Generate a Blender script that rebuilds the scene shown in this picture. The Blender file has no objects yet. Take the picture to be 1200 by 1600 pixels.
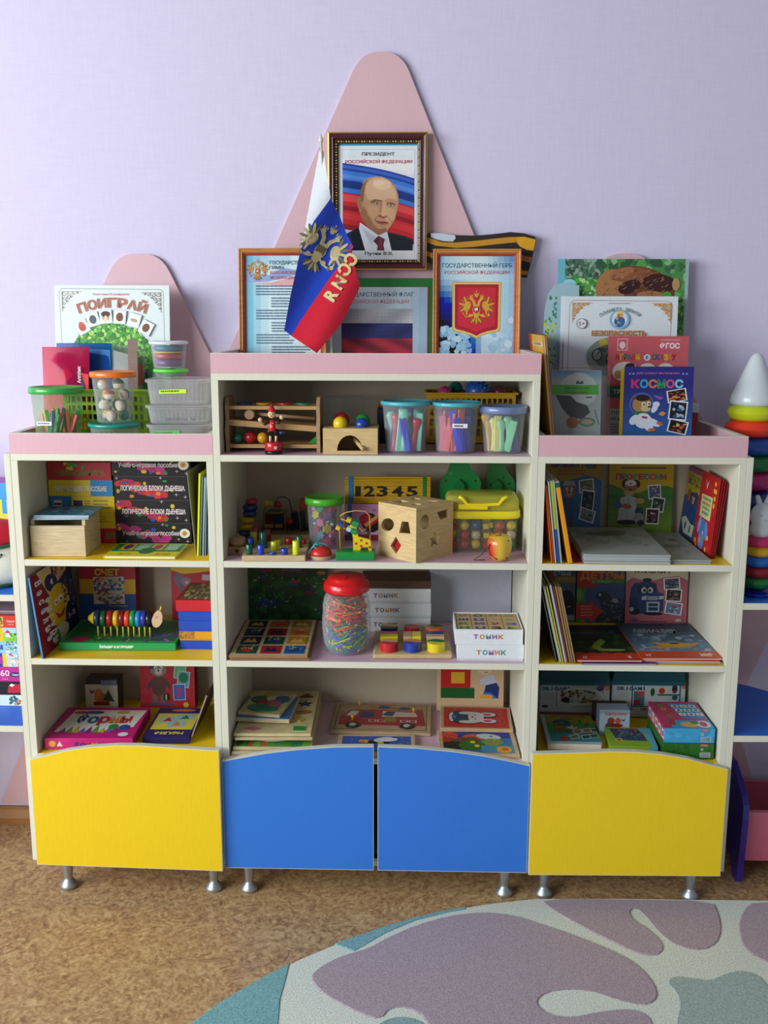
import bpy, bmesh, math, random
from mathutils import Matrix, Vector
S = bpy.context.scene
R = random.Random(7)
# ---------------------------------------------------------------- camera
CP = Vector((.0475, -2.2013, 1.4037)); FP = 1553.15; YAW, PIT, ROL = -.0285, .1923, .0016
_f = Vector((math.sin(YAW), math.cos(YAW), 0)); _r = Vector((math.cos(YAW), -math.sin(YAW), 0)); _u = Vector((0, 0, 1))
_f2 = _f*math.cos(PIT)-_u*math.sin(PIT); _u2 = _f*math.sin(PIT)+_u*math.cos(PIT)
CR = _r*math.cos(ROL)+_u2*math.sin(ROL); CU = -_r*math.sin(ROL)+_u2*math.cos(ROL); CF = _f2
cam = bpy.data.cameras.new('camera'); camo = bpy.data.objects.new('camera', cam); S.collection.objects.link(camo)
cam.sensor_fit = 'VERTICAL'; cam.sensor_height = 24; cam.lens = FP*24/1600; cam.clip_start = .05
camo.matrix_world = Matrix((( CR.x, CU.x, -CF.x, CP.x), (CR.y, CU.y, -CF.y, CP.y), (CR.z, CU.z, -CF.z, CP.z), (0, 0, 0, 1)))
S.camera = camo
# ---------------------------------------------------------------- world, lights, exposure
w = bpy.data.worlds.new('world'); S.world = w; w.use_nodes = True
bg = w.node_tree.nodes['Background']; bg.inputs[0].default_value = (.86, .90, 1.0, 1); bg.inputs[1].default_value = .2
def area(name, loc, tgt, sx, sy, e, col):
    l = bpy.data.lights.new(name, 'AREA'); l.shape = 'RECTANGLE'; l.size = sx; l.size_y = sy; l.energy = e; l.color = col
    o = bpy.data.objects.new(name, l); S.collection.objects.link(o); o.location = loc
    o.rotation_euler = (Vector(tgt)-Vector(loc)).to_track_quat('-Z', 'Y').to_euler(); return o
area('window_daylight', (-3.3, -1.8, 1.8), (.3, -.2, .9), 1.5, 1.5, 88, (.93, .97, 1.0))
area('far_window_daylight', (-2.9, -3.6, 1.8), (.3, .2, .8), 1.5, 1.5, 72, (.95, .98, 1.0))
S.view_settings.view_transform = 'Standard'; S.view_settings.look = 'None'; S.view_settings.gamma = 1; S.view_settings.use_curve_mapping = False
S.view_settings.exposure = 0.3
S.cycles.transparent_max_bounces = 28; S.cycles.max_bounces = 8

# ---------------------------------------------------------------- photo ray helpers (a pixel of the 1200x1600 frame to a point at a real depth)
def ray(x, y): return CF+CR*((x-600)/FP)-CU*((y-800)/FP)
def A(x, y, Y): d = ray(x, y); return CP+d*((Y-CP.y)/d.y)
def F(x, y, z): d = ray(x, y); return CP+d*((z-CP.z)/d.z)

# ---------------------------------------------------------------- colours and materials
def hx(c):
    if isinstance(c, tuple): return c
    c = c.lstrip('#')
    if len(c) == 3: c = ''.join(k*2 for k in c)
    return tuple((lambda v: v/12.92 if v <= .04045 else ((v+.055)/1.055)**2.4)(int(c[i:i+2], 16)/255) for i in (0, 2, 4))
def mix(a, b, t): a, b = hx(a), hx(b); return tuple(a[i]*(1-t)+b[i]*t for i in range(3))
MT = {}
def newmat(name):
    m = bpy.data.materials.new(name); m.use_nodes = True; nt = m.node_tree
    return m, nt, nt.nodes['Principled BSDF']
def nd(nt, t, **k):
    n = nt.nodes.new(t)
    for a, b in k.items():
        if a.startswith('i_'): n.inputs[a[2:].replace('_', ' ')].default_value = b
        else: setattr(n, a, b)
    return n
def kindmat(name, rough, spec=.5, grain=.05, gscale=60, stretch=None, bump=.1, metal=0, sheen=0, alpha=1, coat=0):
    """material that reads the mesh colour attribute and adds procedural grain and relief"""
    m, nt, p = newmat(name); L = nt.links.new
    at = nd(nt, 'ShaderNodeVertexColor', layer_name='Col'); tc = nd(nt, 'ShaderNodeTexCoord'); mp = nd(nt, 'ShaderNodeMapping')
    if stretch: mp.inputs['Scale'].default_value = stretch
    L(tc.outputs['Object'], mp.inputs['Vector'])
    no = nd(nt, 'ShaderNodeTexNoise'); no.inputs['Scale'].default_value = gscale; no.inputs['Detail'].default_value = 3; L(mp.outputs[0], no.inputs['Vector'])
    rm = nd(nt, 'ShaderNodeMapRange'); rm.inputs['To Min'].default_value = 1-grain*2; rm.inputs['To Max'].default_value = 1+grain*1.2; L(no.outputs[0], rm.inputs[0])
    mu = nd(nt, 'ShaderNodeVectorMath', operation='SCALE'); L(at.outputs[0], mu.inputs[0]); L(rm.outputs[0], mu.inputs['Scale'])
    L(mu.outputs[0], p.inputs['Base Color'])
    p.inputs['Roughness'].default_value = rough; p.inputs['Specular IOR Level'].default_value = spec; p.inputs['Metallic'].default_value = metal
    p.inputs['Coat Weight'].default_value = coat; p.inputs['Coat Roughness'].default_value = .15
    if sheen: p.inputs['Sheen Weight'].default_value = sheen
    if bump:
        b = nd(nt, 'ShaderNodeBump'); b.inputs['Strength'].default_value = bump; b.inputs['Distance'].default_value = .001
        L(no.outputs[0], b.inputs['Height']); L(b.outputs[0], p.inputs['Normal'])
    if alpha < 1: p.inputs['Alpha'].default_value = alpha
    MT[name] = m; return m
kindmat('print', .42, .45, .05, 140, bump=0)
kindmat('card', .55, .4, .05, 90)
kindmat('plastic', .28, .5, .02, 30, bump=0, coat=.2)
kindmat('wood', .5, .4, .2, 26, (1, 1.2, 9), .15)
kindmat('laminate', .45, .4, .035, 220, (1, 1, .15), .05)
kindmat('paint', .3, .5, .04, 50, bump=.05, coat=.15)
kindmat('cloth', .9, .2, .1, 300, bump=.5, sheen=.2)
kindmat('pile', 1.0, .05, .42, 330, bump=1.0, sheen=.3)
kindmat('metal', .45, .5, .03, 40, metal=.9, bump=0)
kindmat('paper', .8, .2, .04, 50)
def clearmat(name, tint, rough, fac, rim):
    """thin clear plastic: mostly transparent with a real surface reflection"""
    m, nt, p = newmat(name); L = nt.links.new
    at = nd(nt, 'ShaderNodeVertexColor', layer_name='Col')
    L(at.outputs[0], p.inputs['Base Color']); p.inputs['Roughness'].default_value = rough
    tr = nd(nt, 'ShaderNodeBsdfTransparent'); mt = nd(nt, 'ShaderNodeMix', data_type='RGBA'); mt.inputs[0].default_value = tint
    mt.inputs[6].default_value = (1, 1, 1, 1); L(at.outputs[0], mt.inputs[7]); L(mt.outputs[2], tr.inputs[0])
    lw = nd(nt, 'ShaderNodeLayerWeight'); lw.inputs['Blend'].default_value = .35
    mr = nd(nt, 'ShaderNodeMapRange'); mr.inputs['To Min'].default_value = fac; mr.inputs['To Max'].default_value = rim; L(lw.outputs['Facing'], mr.inputs[0])
    ms = nd(nt, 'ShaderNodeMixShader'); L(mr.outputs[0], ms.inputs[0]); L(tr.outputs[0], ms.inputs[1]); L(p.outputs[0], ms.inputs[2])
    L(ms.outputs[0], nt.nodes['Material Output'].inputs[0]); MT[name] = m
clearmat('clear', .1, .08, .05, .3)
clearmat('frost', .0, .3, .15, .5)
clearmat('tinted', .85, .12, .34, .7)

# ---------------------------------------------------------------- mesh builder
class MB:
    def __init__(s): s.v = []; s.f = []; s.c = []; s.s = []; s.m = Matrix()
    def add(s, vs, fs, col, smooth=False):
        n = len(s.v); s.v += [s.m @ Vector(v) for v in vs]; c = hx(col)
        for f in fs: s.f.append([i+n for i in f]); s.c.append(c); s.s.append(smooth)
        return s
    def box(s, x0, y0, z0, x1, y1, z1, col, b=0):
        if b:
            cs = [(x0, x1), (y0, y1), (z0, z1)]; vs = []; ix = {}
            for i in (0, 1):
                for j in (0, 1):
                    for k in (0, 1):
                        o = [cs[0][i], cs[1][j], cs[2][k]]; sg = [1-2*i, 1-2*j, 1-2*k]
                        for a in range(3):
                            p = [o[q]+(sg[q]*b if q != a else 0) for q in range(3)]
                            ix[i, j, k, a] = len(vs); vs.append(p)
            fs = []
            for a in range(3):
                q, r = [t for t in range(3) if t != a]
                for e in (0, 1):
                    def K(u, v):
                        t = [0, 0, 0]; t[a] = e; t[q] = u; t[r] = v; return ix[t[0], t[1], t[2], a]
                    fs.append([K(0, 0), K(1, 0), K(1, 1), K(0, 1)])
                for u in (0, 1):
                    for v in (0, 1):
                        t = [0, 0, 0]; t[q] = u; t[r] = v; t2 = t[:]; t2[a] = 1
                        fs.append([ix[t[0], t[1], t[2], q], ix[t2[0], t2[1], t2[2], q], ix[t2[0], t2[1], t2[2], r], ix[t[0], t[1], t[2], r]])
            for i in (0, 1):
                for j in (0, 1):
                    for k in (0, 1): fs.append([ix[i, j, k, 0], ix[i, j, k, 1], ix[i, j, k, 2]])
            return s.add(vs, fs, col)
        vs = [(x, y, z) for x in (x0, x1) for y in (y0, y1) for z in (z0, z1)]
        return s.add(vs, [(0, 1, 3, 2), (4, 6, 7, 5), (0, 4, 5, 1), (2, 3, 7, 6), (0, 2, 6, 4), (1, 5, 7, 3)], col)
    def lathe(s, prof, col, n=24, c=(0, 0, 0), ax='Z', cap=True, sx=1, sy=1, smooth=True, pw=2):
        vs = []; fs = []
        for r, h in prof:
            for i in range(n):
                a = 2*math.pi*i/n; ca, sa = math.cos(a), math.sin(a)
                if pw != 2: k = (abs(ca)**pw+abs(sa)**pw)**(-1/pw); ca *= k; sa *= k
                x, y = r*ca*sx, r*sa*sy
                vs.append({'Z': (c[0]+x, c[1]+y, c[2]+h), 'X': (c[0]+h, c[1]+x, c[2]+y), 'Y': (c[0]+x, c[1]+h, c[2]+y)}[ax])
        m = len(prof)
        for j in range(m-1):
            for i in range(n): k = (i+1) % n; fs.append((j*n+i, j*n+k, j*n+n+k, j*n+n+i))
        s.add(vs, fs, col, smooth)
        if cap:
            b = len(s.v)-len(vs)
            for j in (0, m-1):
                if prof[j][0] > 1e-5: s.f.append([b+j*n+i for i in range(n)]); s.c.append(hx(col)); s.s.append(False)
        return s
    def cyl(s, c, r, h, col, n=20, ax='Z', r2=None, b=0):
        r2 = r if r2 is None else r2
        if b: return s.lathe([(r-b, 0), (r, b), (r2, h-b), (r2-b, h)], col, n, c, ax, smooth=True)
        return s.lathe([(r, 0), (r2, h)], col, n, c, ax)
    def ball(s, c, r, col, n=14, sx=1, sy=1, sz=1):
        m = max(5, n//2); return s.lathe([(max(r*math.sin(math.pi*j/m), 1e-6), -r*sz*math.cos(math.pi*j/m)) for j in range(m+1)], col, n, c, 'Z', False, sx, sy)
    def torus(s, c, R_, r, col, n=28, m=10, sz=1, ax='Z'):
        return s.lathe([(R_+r*math.cos(2*math.pi*j/m), r*sz*math.sin(2*math.pi*j/m)) for j in range(m+1)], col, n, c, ax, False)
    def tube(s, pts, r, col, n=6, closed=False):
        pts = [Vector(p) for p in pts]; vs = []; fs = []; L = len(pts)
        for i, p in enumerate(pts):
            d = (pts[min(i+1, L-1)]-pts[max(i-1, 0)]).normalized() if not closed else (pts[(i+1) % L]-pts[i-1]).normalized()
            a = d.cross(Vector((0, 0, 1)) if abs(d.z) < .9 else Vector((1, 0, 0))).normalized(); b = d.cross(a)
            rr = r[i] if isinstance(r, list) else r
            vs += [p+(a*math.cos(2*math.pi*k/n)+b*math.sin(2*math.pi*k/n))*rr for k in range(n)]
        for i in range(L if closed else L-1):
            for k in range(n):
                q = (k+1) % n; j = (i+1) % L; fs.append((i*n+k, i*n+q, j*n+q, j*n+k))
        if not closed: fs += [tuple(range(n)), tuple(range((L-1)*n, L*n))]
        return s.add(vs, fs, col, n > 4)
    def prism(s, pts, y0, y1, col, plane='XZ', side=None):
        """outline extruded; XZ: outline in x,z and depth along y; XY: outline in x,y and depth along z; YZ: along x"""
        n = len(pts); P = {'XZ': lambda p, t: (p[0], t, p[1]), 'XY': lambda p, t: (p[0], p[1], t), 'YZ': lambda p, t: (t, p[0], p[1])}[plane]
        s.add([P(p, y0) for p in pts]+[P(p, y1) for p in pts], [tuple(range(n)), tuple(range(2*n-1, n-1, -1))], col)
        s.add([P(p, y0) for p in pts]+[P(p, y1) for p in pts], [(i, (i+1) % n, n+(i+1) % n, n+i) for i in range(n)], side or col)
        return s
    def build(s, name, kind, parent=None):
        me = bpy.data.meshes.new(name); me.from_pydata([tuple(v) for v in s.v], [], s.f)
        at = me.color_attributes.new('Col', 'FLOAT_COLOR', 'CORNER'); i = 0; buf = []
        for f, c in zip(s.f, s.c): buf += [c[0], c[1], c[2], 1.0]*len(f)
        at.data.foreach_set('color', buf)
        me.polygons.foreach_set('use_smooth', s.s)
        me.materials.append(MT[kind] if isinstance(kind, str) else kind)
        bm = bmesh.new(); bm.from_mesh(me); bmesh.ops.recalc_face_normals(bm, faces=bm.faces); bm.to_mesh(me); bm.free()
        o = bpy.data.objects.new(name, me); S.collection.objects.link(o)
        if parent: o.parent = parent
        return o
def tag(o, label=None, cat=None, group=None, kind=None):
    if label: o['label'] = label
    if cat: o['category'] = cat
    if group: o['group'] = group
    if kind: o['kind'] = kind
    return o
def thing(name, label, cat, M=None, group=None):
    o = bpy.data.objects.new(name, None); o.empty_display_size = .02; S.collection.objects.link(o)
    if M is not None: o.matrix_world = M if isinstance(M, Matrix) else Matrix.Translation(M)
    return tag(o, label, cat, group)
def T(*a): return Matrix.Translation(Vector(a) if len(a) == 3 else a[0])
def RZ(d): return Matrix.Rotation(math.radians(d), 4, 'Z')
def RX(d): return Matrix.Rotation(math.radians(d), 4, 'X')
def RY(d): return Matrix.Rotation(math.radians(d), 4, 'Y')
def dup(root, M, label, group=None):
    r = root.copy(); S.collection.objects.link(r); r.matrix_world = M; r['label'] = label
    if group: r['group'] = group
    for ch in list(root.children):
        c = ch.copy(); S.collection.objects.link(c); c.parent = r
        for g in ch.children: d = g.copy(); S.collection.objects.link(d); d.parent = c
    return r

# ---------------------------------------------------------------- flat print (covers, labels, posters): coloured vector shapes
GL = {}
def glyph(st, off=0.0):
    k = (st, off)
    if k not in GL:
        c = bpy.data.curves.new('t', 'FONT'); c.body = st; c.resolution_u = 2; c.offset = off
        o = bpy.data.objects.new('t', c); m = bpy.data.meshes.new_from_object(o)
        vs = [(v.co.x, v.co.y) for v in m.vertices]; fs = [tuple(p.vertices) for p in m.polygons]
        bpy.data.objects.remove(o); bpy.data.curves.remove(c); bpy.data.meshes.remove(m)
        GL[k] = (vs, fs)
    return GL[k]
class Art:
    """a print drawn in the coordinates x0..x1, y0..y1 (y downwards), fitted to a face of any size"""
    def __init__(s, x0, y0, x1, y1, bg=None):
        s.b = (x0, y0, x1, y1); s.F = []; s.z = 3e-5
        if bg: s.rect(x0, y0, x1, y1, bg)
    def poly(s, pts, col, dz=2.5e-5):
        x0, y0, x1, y1 = s.b
        if any(p[0] < x0-1e-6 or p[0] > x1+1e-6 or p[1] < y0-1e-6 or p[1] > y1+1e-6 for p in pts):
            for ax, lim, sg in ((0, x0, 1), (0, x1, -1), (1, y0, 1), (1, y1, -1)):
                out = []
                for i in range(len(pts)):
                    a, b = pts[i-1], pts[i]; ia = (a[ax]-lim)*sg >= 0; ib = (b[ax]-lim)*sg >= 0
                    if ia != ib: t = (lim-a[ax])/(b[ax]-a[ax]); out.append((a[0]+(b[0]-a[0])*t, a[1]+(b[1]-a[1])*t))
                    if ib: out.append(b)
                pts = out
                if len(pts) < 3: return s
        s.z += dz; s.F.append((list(pts), hx(col), s.z)); return s
    def rect(s, x0, y0, x1, y1, col, dz=2.5e-5): return s.poly([(x0, y0), (x1, y0), (x1, y1), (x0, y1)], col, dz)
    def ell(s, cx, cy, rx, ry, col, n=18, rot=0, dz=2.5e-5):
        c, q = math.cos(math.radians(rot)), math.sin(math.radians(rot))
        return s.poly([(cx+rx*math.cos(a)*c-ry*math.sin(a)*q, cy+rx*math.cos(a)*q+ry*math.sin(a)*c) for a in (2*math.pi*i/n for i in range(n))], col, dz)
    def rot(s, cx, cy, w_, h_, deg, col, dz=2.5e-5):
        c, q = math.cos(math.radians(deg)), math.sin(math.radians(deg))
        return s.poly([(cx+x*c-y*q, cy+x*q+y*c) for x, y in ((-w_/2, -h_/2), (w_/2, -h_/2), (w_/2, h_/2), (-w_/2, h_/2))], col, dz)
    def line(s, pts, wd, col, closed=False, dz=1e-5):
        P = list(pts)+([pts[0]] if closed else [])
        for a, b in zip(P, P[1:]):
            dx, dy = b[0]-a[0], b[1]-a[1]; L = math.hypot(dx, dy) or 1; nx, ny = -dy/L*wd/2, dx/L*wd/2; ex, ey = dx/L*wd*.3, dy/L*wd*.3
            s.poly([(a[0]+nx-ex, a[1]+ny-ey), (b[0]+nx+ex, b[1]+ny+ey), (b[0]-nx+ex, b[1]-ny+ey), (a[0]-nx-ex, a[1]-ny-ey)], col, dz)
        return s
    def frame(s, x0, y0, x1, y1, wd, col):
        for r in ((x0, y0, x1, y0+wd), (x0, y1-wd, x1, y1), (x0, y0+wd, x0+wd, y1-wd), (x1-wd, y0+wd, x1, y1-wd)): s.rect(*r, col, dz=1e-6)
        s.z += 2e-5; return s
    def grad(s, x0, y0, x1, y1, fn, nx=8, ny=8):
        z = s.z
        for i in range(nx):
            for j in range(ny):
                u0, u1, v0, v1 = i/nx, (i+1)/nx, j/ny, (j+1)/ny
                s.z = z; s.rect(x0+(x1-x0)*u0, y0+(y1-y0)*v0, x0+(x1-x0)*u1, y0+(y1-y0)*v1, fn((u0+u1)/2, (v0+v1)/2))
        return s
    def blobs(s, x0, y0, x1, y1, cols, n, r, seed=1, inside=None, asp=1):
        q = random.Random(seed)
        for _ in range(n):
            x, y = q.uniform(x0, x1), q.uniform(y0, y1)
            if inside and not inside(x, y): continue
            k = q.uniform(.5, 1)*r; m = q.choice((5, 6, 7)); a0 = q.uniform(0, 6)
            s.poly([(x+k*q.uniform(.5, 1.1)*math.cos(a0+2*math.pi*i/m), y+asp*k*q.uniform(.5, 1.1)*math.sin(a0+2*math.pi*i/m)) for i in range(m)], q.choice(cols), 4e-6)
        return s
    def text(s, st, cx, cy, h, col, w=None, rot=0, off=.01, out=None, ow=.05, mirror=False, skew=0):
        """st centred at cx,cy with capital height h, optionally fitted to the width w"""
        off = min(off, .05); ow = min(ow, .045)
        if out: s.text(st, cx, cy, h, out, w, rot, off+ow, None, mirror=mirror)
        vs, fs = glyph(st, off)
        if not vs: return s
        bx = glyph(st, .01)[0] if off != .01 else vs
        a0, a1 = min(v[0] for v in bx), max(v[0] for v in bx); sc = h/.73; sx = (w/(a1-a0)) if w else sc
        c, q = math.cos(math.radians(rot)), math.sin(math.radians(rot)); mx = (a0+a1)/2; mir = -1 if mirror else 1
        P = []
        for x, y in vs:
            X = ((x-mx)*sx+(y-.36)*skew*sc)*mir; Y = -(y-.36)*sc; P.append((cx+X*c-Y*q, cy+X*q+Y*c))
        z = s.z+3e-5
        for f in fs: s.z = z; s.poly([P[i] for i in f], col, 0)
        s.z = z; return s
    def letters(s, st, x0, x1, cy, h, cols, off=.02, out=None, ow=.06, arc=0, wob=0):
        """separate coloured letters between x0 and x1; arc: sagitta of the line, positive arches upwards"""
        n = len(st); q = random.Random(len(st))
        for i, ch in enumerate(st):
            if ch == ' ': continue
            t = (i+.5)/n; x = x0+(x1-x0)*t; u = 2*t-1; y = cy+arc*(u*u)
            rt = math.degrees(math.atan2(4*arc*u, (x1-x0)))+(q.uniform(-wob, wob) if wob else 0)
            s.text(ch, x, y, h, cols[i % len(cols)], w=(x1-x0)/n*.86 if ch != 'I' else None, rot=rt, off=off, out=out, ow=ow)
        return s
    def dashes(s, x0, y0, x1, y1, rows, col, h=.45, seed=1, fill=.95):
        q = random.Random(seed); dy = (y1-y0)/rows
        for r in range(rows):
            x = x0; e = x0+(x1-x0)*q.uniform(fill*.8, fill); k = q
            while x < e:
                l = (x1-x0)*q.uniform(.05, .14); s.rect(x, y0+dy*r, min(x+l, e), y0+dy*(r+h), col, 1e-6); x += l+(x1-x0)*.018
        s.z += 2e-5; return s
    def mesh(s, M, parent, name='cover_print', kind='print', label=None):
        """M maps (u to the right, v upwards, w out of the face) of a unit face (already scaled in metres) into the parent"""
        x0, y0, x1, y1 = s.b; U, Vv, W_, O = M; mb = MB()
        for pts, c, z in s.F:
            mb.v += [O+U*((p[0]-x0)/(x1-x0))+Vv*((y1-p[1])/(y1-y0))+W_*z for p in pts]; n = len(mb.v); mb.f.append(list(range(n-len(pts), n))); mb.c.append(c); mb.s.append(False)
        me = bpy.data.meshes.new(name); me.from_pydata([tuple(v) for v in mb.v], [], mb.f)
        at = me.color_attributes.new('Col', 'FLOAT_COLOR', 'CORNER'); buf = []
        for f, c in zip(mb.f, mb.c): buf += [c[0], c[1], c[2], 1.0]*len(f)
        at.data.foreach_set('color', buf); me.materials.append(MT[kind])
        o = bpy.data.objects.new(name, me); S.collection.objects.link(o); o.parent = parent
        if label: o['label'] = label
        return o
X_, Y_, Z_ = Vector((1, 0, 0)), Vector((0, 1, 0)), Vector((0, 0, 1))
def face(f, x0, y0, z0, x1, y1, z1):
    """u, v, normal, origin of one face of a box"""
    return {'front': (X_*(x1-x0), Z_*(z1-z0), -Y_, Vector((x0, y0, z0))), 'top': (X_*(x1-x0), Y_*(y1-y0), Z_, Vector((x0, y0, z1))),
            'left': (-Y_*(y1-y0), Z_*(z1-z0), -X_, Vector((x0, y1, z0))), 'right': (Y_*(y1-y0), Z_*(z1-z0), X_, Vector((x1, y0, z0)))}[f]
# ================================================================ the room
WY = .376
def nodewall():
    m, nt, p = newmat('lilac_wallpaper'); L = nt.links.new; tc = nd(nt, 'ShaderNodeTexCoord')
    def ns(scale, st, det=4):
        mp = nd(nt, 'ShaderNodeMapping'); mp.inputs['Scale'].default_value = st; L(tc.outputs['Object'], mp.inputs['Vector'])
        n = nd(nt, 'ShaderNodeTexNoise'); n.inputs['Scale'].default_value = scale; n.inputs['Detail'].default_value = det; L(mp.outputs[0], n.inputs['Vector']); return n
    a = ns(160, (1, 1, .12)); b = ns(160, (.12, 1, 1)); c = ns(1.2, (1, 1, 1))
    ad = nd(nt, 'ShaderNodeMath', operation='ADD'); L(a.outputs[0], ad.inputs[0]); L(b.outputs[0], ad.inputs[1])
    cr = nd(nt, 'ShaderNodeValToRGB'); cr.color_ramp.elements[0].position = .35; cr.color_ramp.elements[0].color = (*hx('d2cce8'), 1)
    cr.color_ramp.elements[1].position = .65; cr.color_ramp.elements[1].color = (*hx('d7d1ec'), 1)
    hf = nd(nt, 'ShaderNodeMath', operation='MULTIPLY'); hf.inputs[1].default_value = .5; L(ad.outputs[0], hf.inputs[0]); L(hf.outputs[0], cr.inputs[0]); L(cr.outputs[0], p.inputs['Base Color'])
    bp = nd(nt, 'ShaderNodeBump'); bp.inputs['Strength'].default_value = .25; bp.inputs['Distance'].default_value = .002; L(hf.outputs[0], bp.inputs['Height']); L(bp.outputs[0], p.inputs['Normal'])
    p.inputs['Roughness'].default_value = .75; p.inputs['Specular IOR Level'].default_value = .2; return m
def nodefloor():
    m, nt, p = newmat('cork_swirl_linoleum'); L = nt.links.new; tc = nd(nt, 'ShaderNodeTexCoord')
    n1 = nd(nt, 'ShaderNodeTexNoise'); n1.inputs['Scale'].default_value = 14; n1.inputs['Detail'].default_value = 6; n1.inputs['Distortion'].default_value = 4.2; n1.inputs['Roughness'].default_value = .62; L(tc.outputs['Object'], n1.inputs['Vector'])
    n2 = nd(nt, 'ShaderNodeTexNoise'); n2.inputs['Scale'].default_value = 46; n2.inputs['Detail'].default_value = 5; n2.inputs['Distortion'].default_value = 2.2; L(tc.outputs['Object'], n2.inputs['Vector'])
    mx = nd(nt, 'ShaderNodeMath', operation='ADD'); L(n1.outputs[0], mx.inputs[0]); L(n2.outputs[0], mx.inputs[1])
    hf = nd(nt, 'ShaderNodeMath', operation='MULTIPLY'); hf.inputs[1].default_value = .5; L(mx.outputs[0], hf.inputs[0])
    cr = nd(nt, 'ShaderNodeValToRGB'); e = cr.color_ramp.elements; e[0].position = .36; e[0].color = (*hx('84684a'), 1); e[1].position = .66; e[1].color = (*hx('d3b78c'), 1)
    for t, c in ((.44, 'a27f5c'), (.5, 'b49168'), (.56, 'c1a276')): k = cr.color_ramp.elements.new(t); k.color = (*hx(c), 1)
    L(hf.outputs[0], cr.inputs[0]); L(cr.outputs[0], p.inputs['Base Color']); p.inputs['Roughness'].default_value = .5; p.inputs['Specular IOR Level'].default_value = .35; return m
MT['wall'] = nodewall(); MT['floor'] = nodefloor()
fl = MB().box(-3.4, -4.6, -.05, 3.4, WY+.1, 0, 'fff').build('floor', 'floor'); tag(fl, kind='structure')
wl = MB().box(-3.4, WY, 0, 3.4, WY+.1, 3.0, 'fff').build('wall_back', 'wall'); tag(wl, kind='structure')
bb = MB().prism([(0, 0), (-.022, 0), (-.022, .018), (-.014, .04), (-.008, .047), (0, .047)], -3.4, 3.4, 'a8763f', 'YZ')
bb.v = [v+Vector((0, WY, 0)) for v in bb.v]; tag(bb.build('baseboard_back', 'wood'), kind='structure')

# ---- pink mountain boards on the wall
PINK = 'd8adb9'; PINKW = 'd8b4bc'
def arcpts(cx, cz, r, a0, a1, n=8): return [(cx+r*math.cos(math.radians(a0+(a1-a0)*i/n)), cz+r*math.sin(math.radians(a0+(a1-a0)*i/n))) for i in range(n+1)]
def mountain(pts, label, y1=WY, t=.012):
    mb = MB().prism(pts, y1-t, y1, PINKW, side='cdb2a8'); o = mb.build('mountain_board', 'laminate'); return tag(o, label, 'wall panel')
def tip(xl, xr, zt, sl, sr, r=.045):
    """rounded peak: flat top between xl..xr at zt, sides falling with slopes sl, sr (dx per dz)"""
    def bez(p, q, c, n=6): return [((1-t)**2*p[0]+2*t*(1-t)*c[0]+t*t*q[0], (1-t)**2*p[1]+2*t*(1-t)*c[1]+t*t*q[1]) for t in (i/n for i in range(n+1))]
    return bez((xl-sl*r, zt-r), (xl+r, zt), (xl, zt))+bez((xr-r, zt), (xr+sr*r, zt-r), (xr, zt))
mountain([(-.43, 1.31)]+tip(-.082, .014, 2.036, .475, .43)+[(.325, 1.31)], 'tall pink rounded peak board on the wall behind the framed portrait')
mountain([(-.405, .56), (-.93, .56), (-1.04, .72), (-1.10, .82), (-1.04, .955), (-.97, 1.07)]+tip(-.70, -.590, 1.563, .50, .47)+[(-.405, 1.17)], 'pink rounded peak board on the wall behind the left toy tubs')
mountain([(.335, .422), (.335, 1.165)]+tip(.52, .630, 1.563, .48, .40)+[(.783, 1.165), (1.03, .72), (1.03, .64), (.945, .422)], 'pink rounded peak board on the wall behind the right book tray')
mountain([(-1.106, .06), (-.96, .40), (-.80, .55), (-.60, .55), (-.45, .06)], 'lower pink sloping board on the wall behind the left cabinet')
mountain([(.335, .06), (.40, .41), (.908, .41), (1.02, .06)], 'lower pink sloping board on the wall behind the right cabinet')

# ================================================================ furniture
CRM = 'dbdbc9'; CRI = 'bfb39e'; YEL = 'efcd18'; BLU = '3279d8'; YFL = 'ecc51c'; SHP = 'd3b3c6'
T_ = .016; DP = .355; ZS, ZC, Z1, Z2, Z3, ZB = 1.1033, 1.2849, .8584, .6193, .38, .10
def shelf_board(parent, x0, x1, zt, topcol, name='shelf'):
    mb = MB().box(x0, 0, zt-T_, x1, DP-.005, zt-.0010, CRM, .0006)
    mb.box(x0+.001, .0012, zt-.0009, x1-.001, DP-.006, zt-.0003, topcol)
    return mb.build(name, 'laminate', parent)
def leg(parent, x, y):
    mb = MB().lathe([(.017, .0995), (.0165, .092), (.0105, .03), (.0095, .024), (.012, .021), (.021, .009), (.0215, .004), (.019, 0)], 'b9c0c4', 24, (x, y, 0))
    return mb.build('leg', 'metal', parent)
def door(parent, c0, c1, pts, col, name='door'):
    """c0, c1: bottom corners of the front face; pts: top edge as (fraction along, z)"""
    c0.y = min(c0.y, -.0175); c1.y = min(c1.y, -.0175)
    if .32 < c1.x < .34: c1.x = .3292
    ang = math.atan2(c1.y-c0.y, c1.x-c0.x); W_ = (c1-c0).to_2d().length if hasattr(c1-c0, 'to_2d') else 1
    mb = MB(); mb.m = T(c0.x, c0.y, 0) @ RZ(math.degrees(ang))
    out = [(0, c0.z), (W_, c0.z)]+[(f*W_, z) for f, z in reversed(pts)]
    mb.prism(out, .0004, .016, CRM)
    cx, cz = W_/2, .25; ins = [(cx+(x-cx)*(1-.0024/W_), cz+(z-cz)*(1-.0028/.3)) for x, z in out]
    mb.prism(ins, 0, .001, col)
    return mb.build(name, 'laminate', parent)
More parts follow.
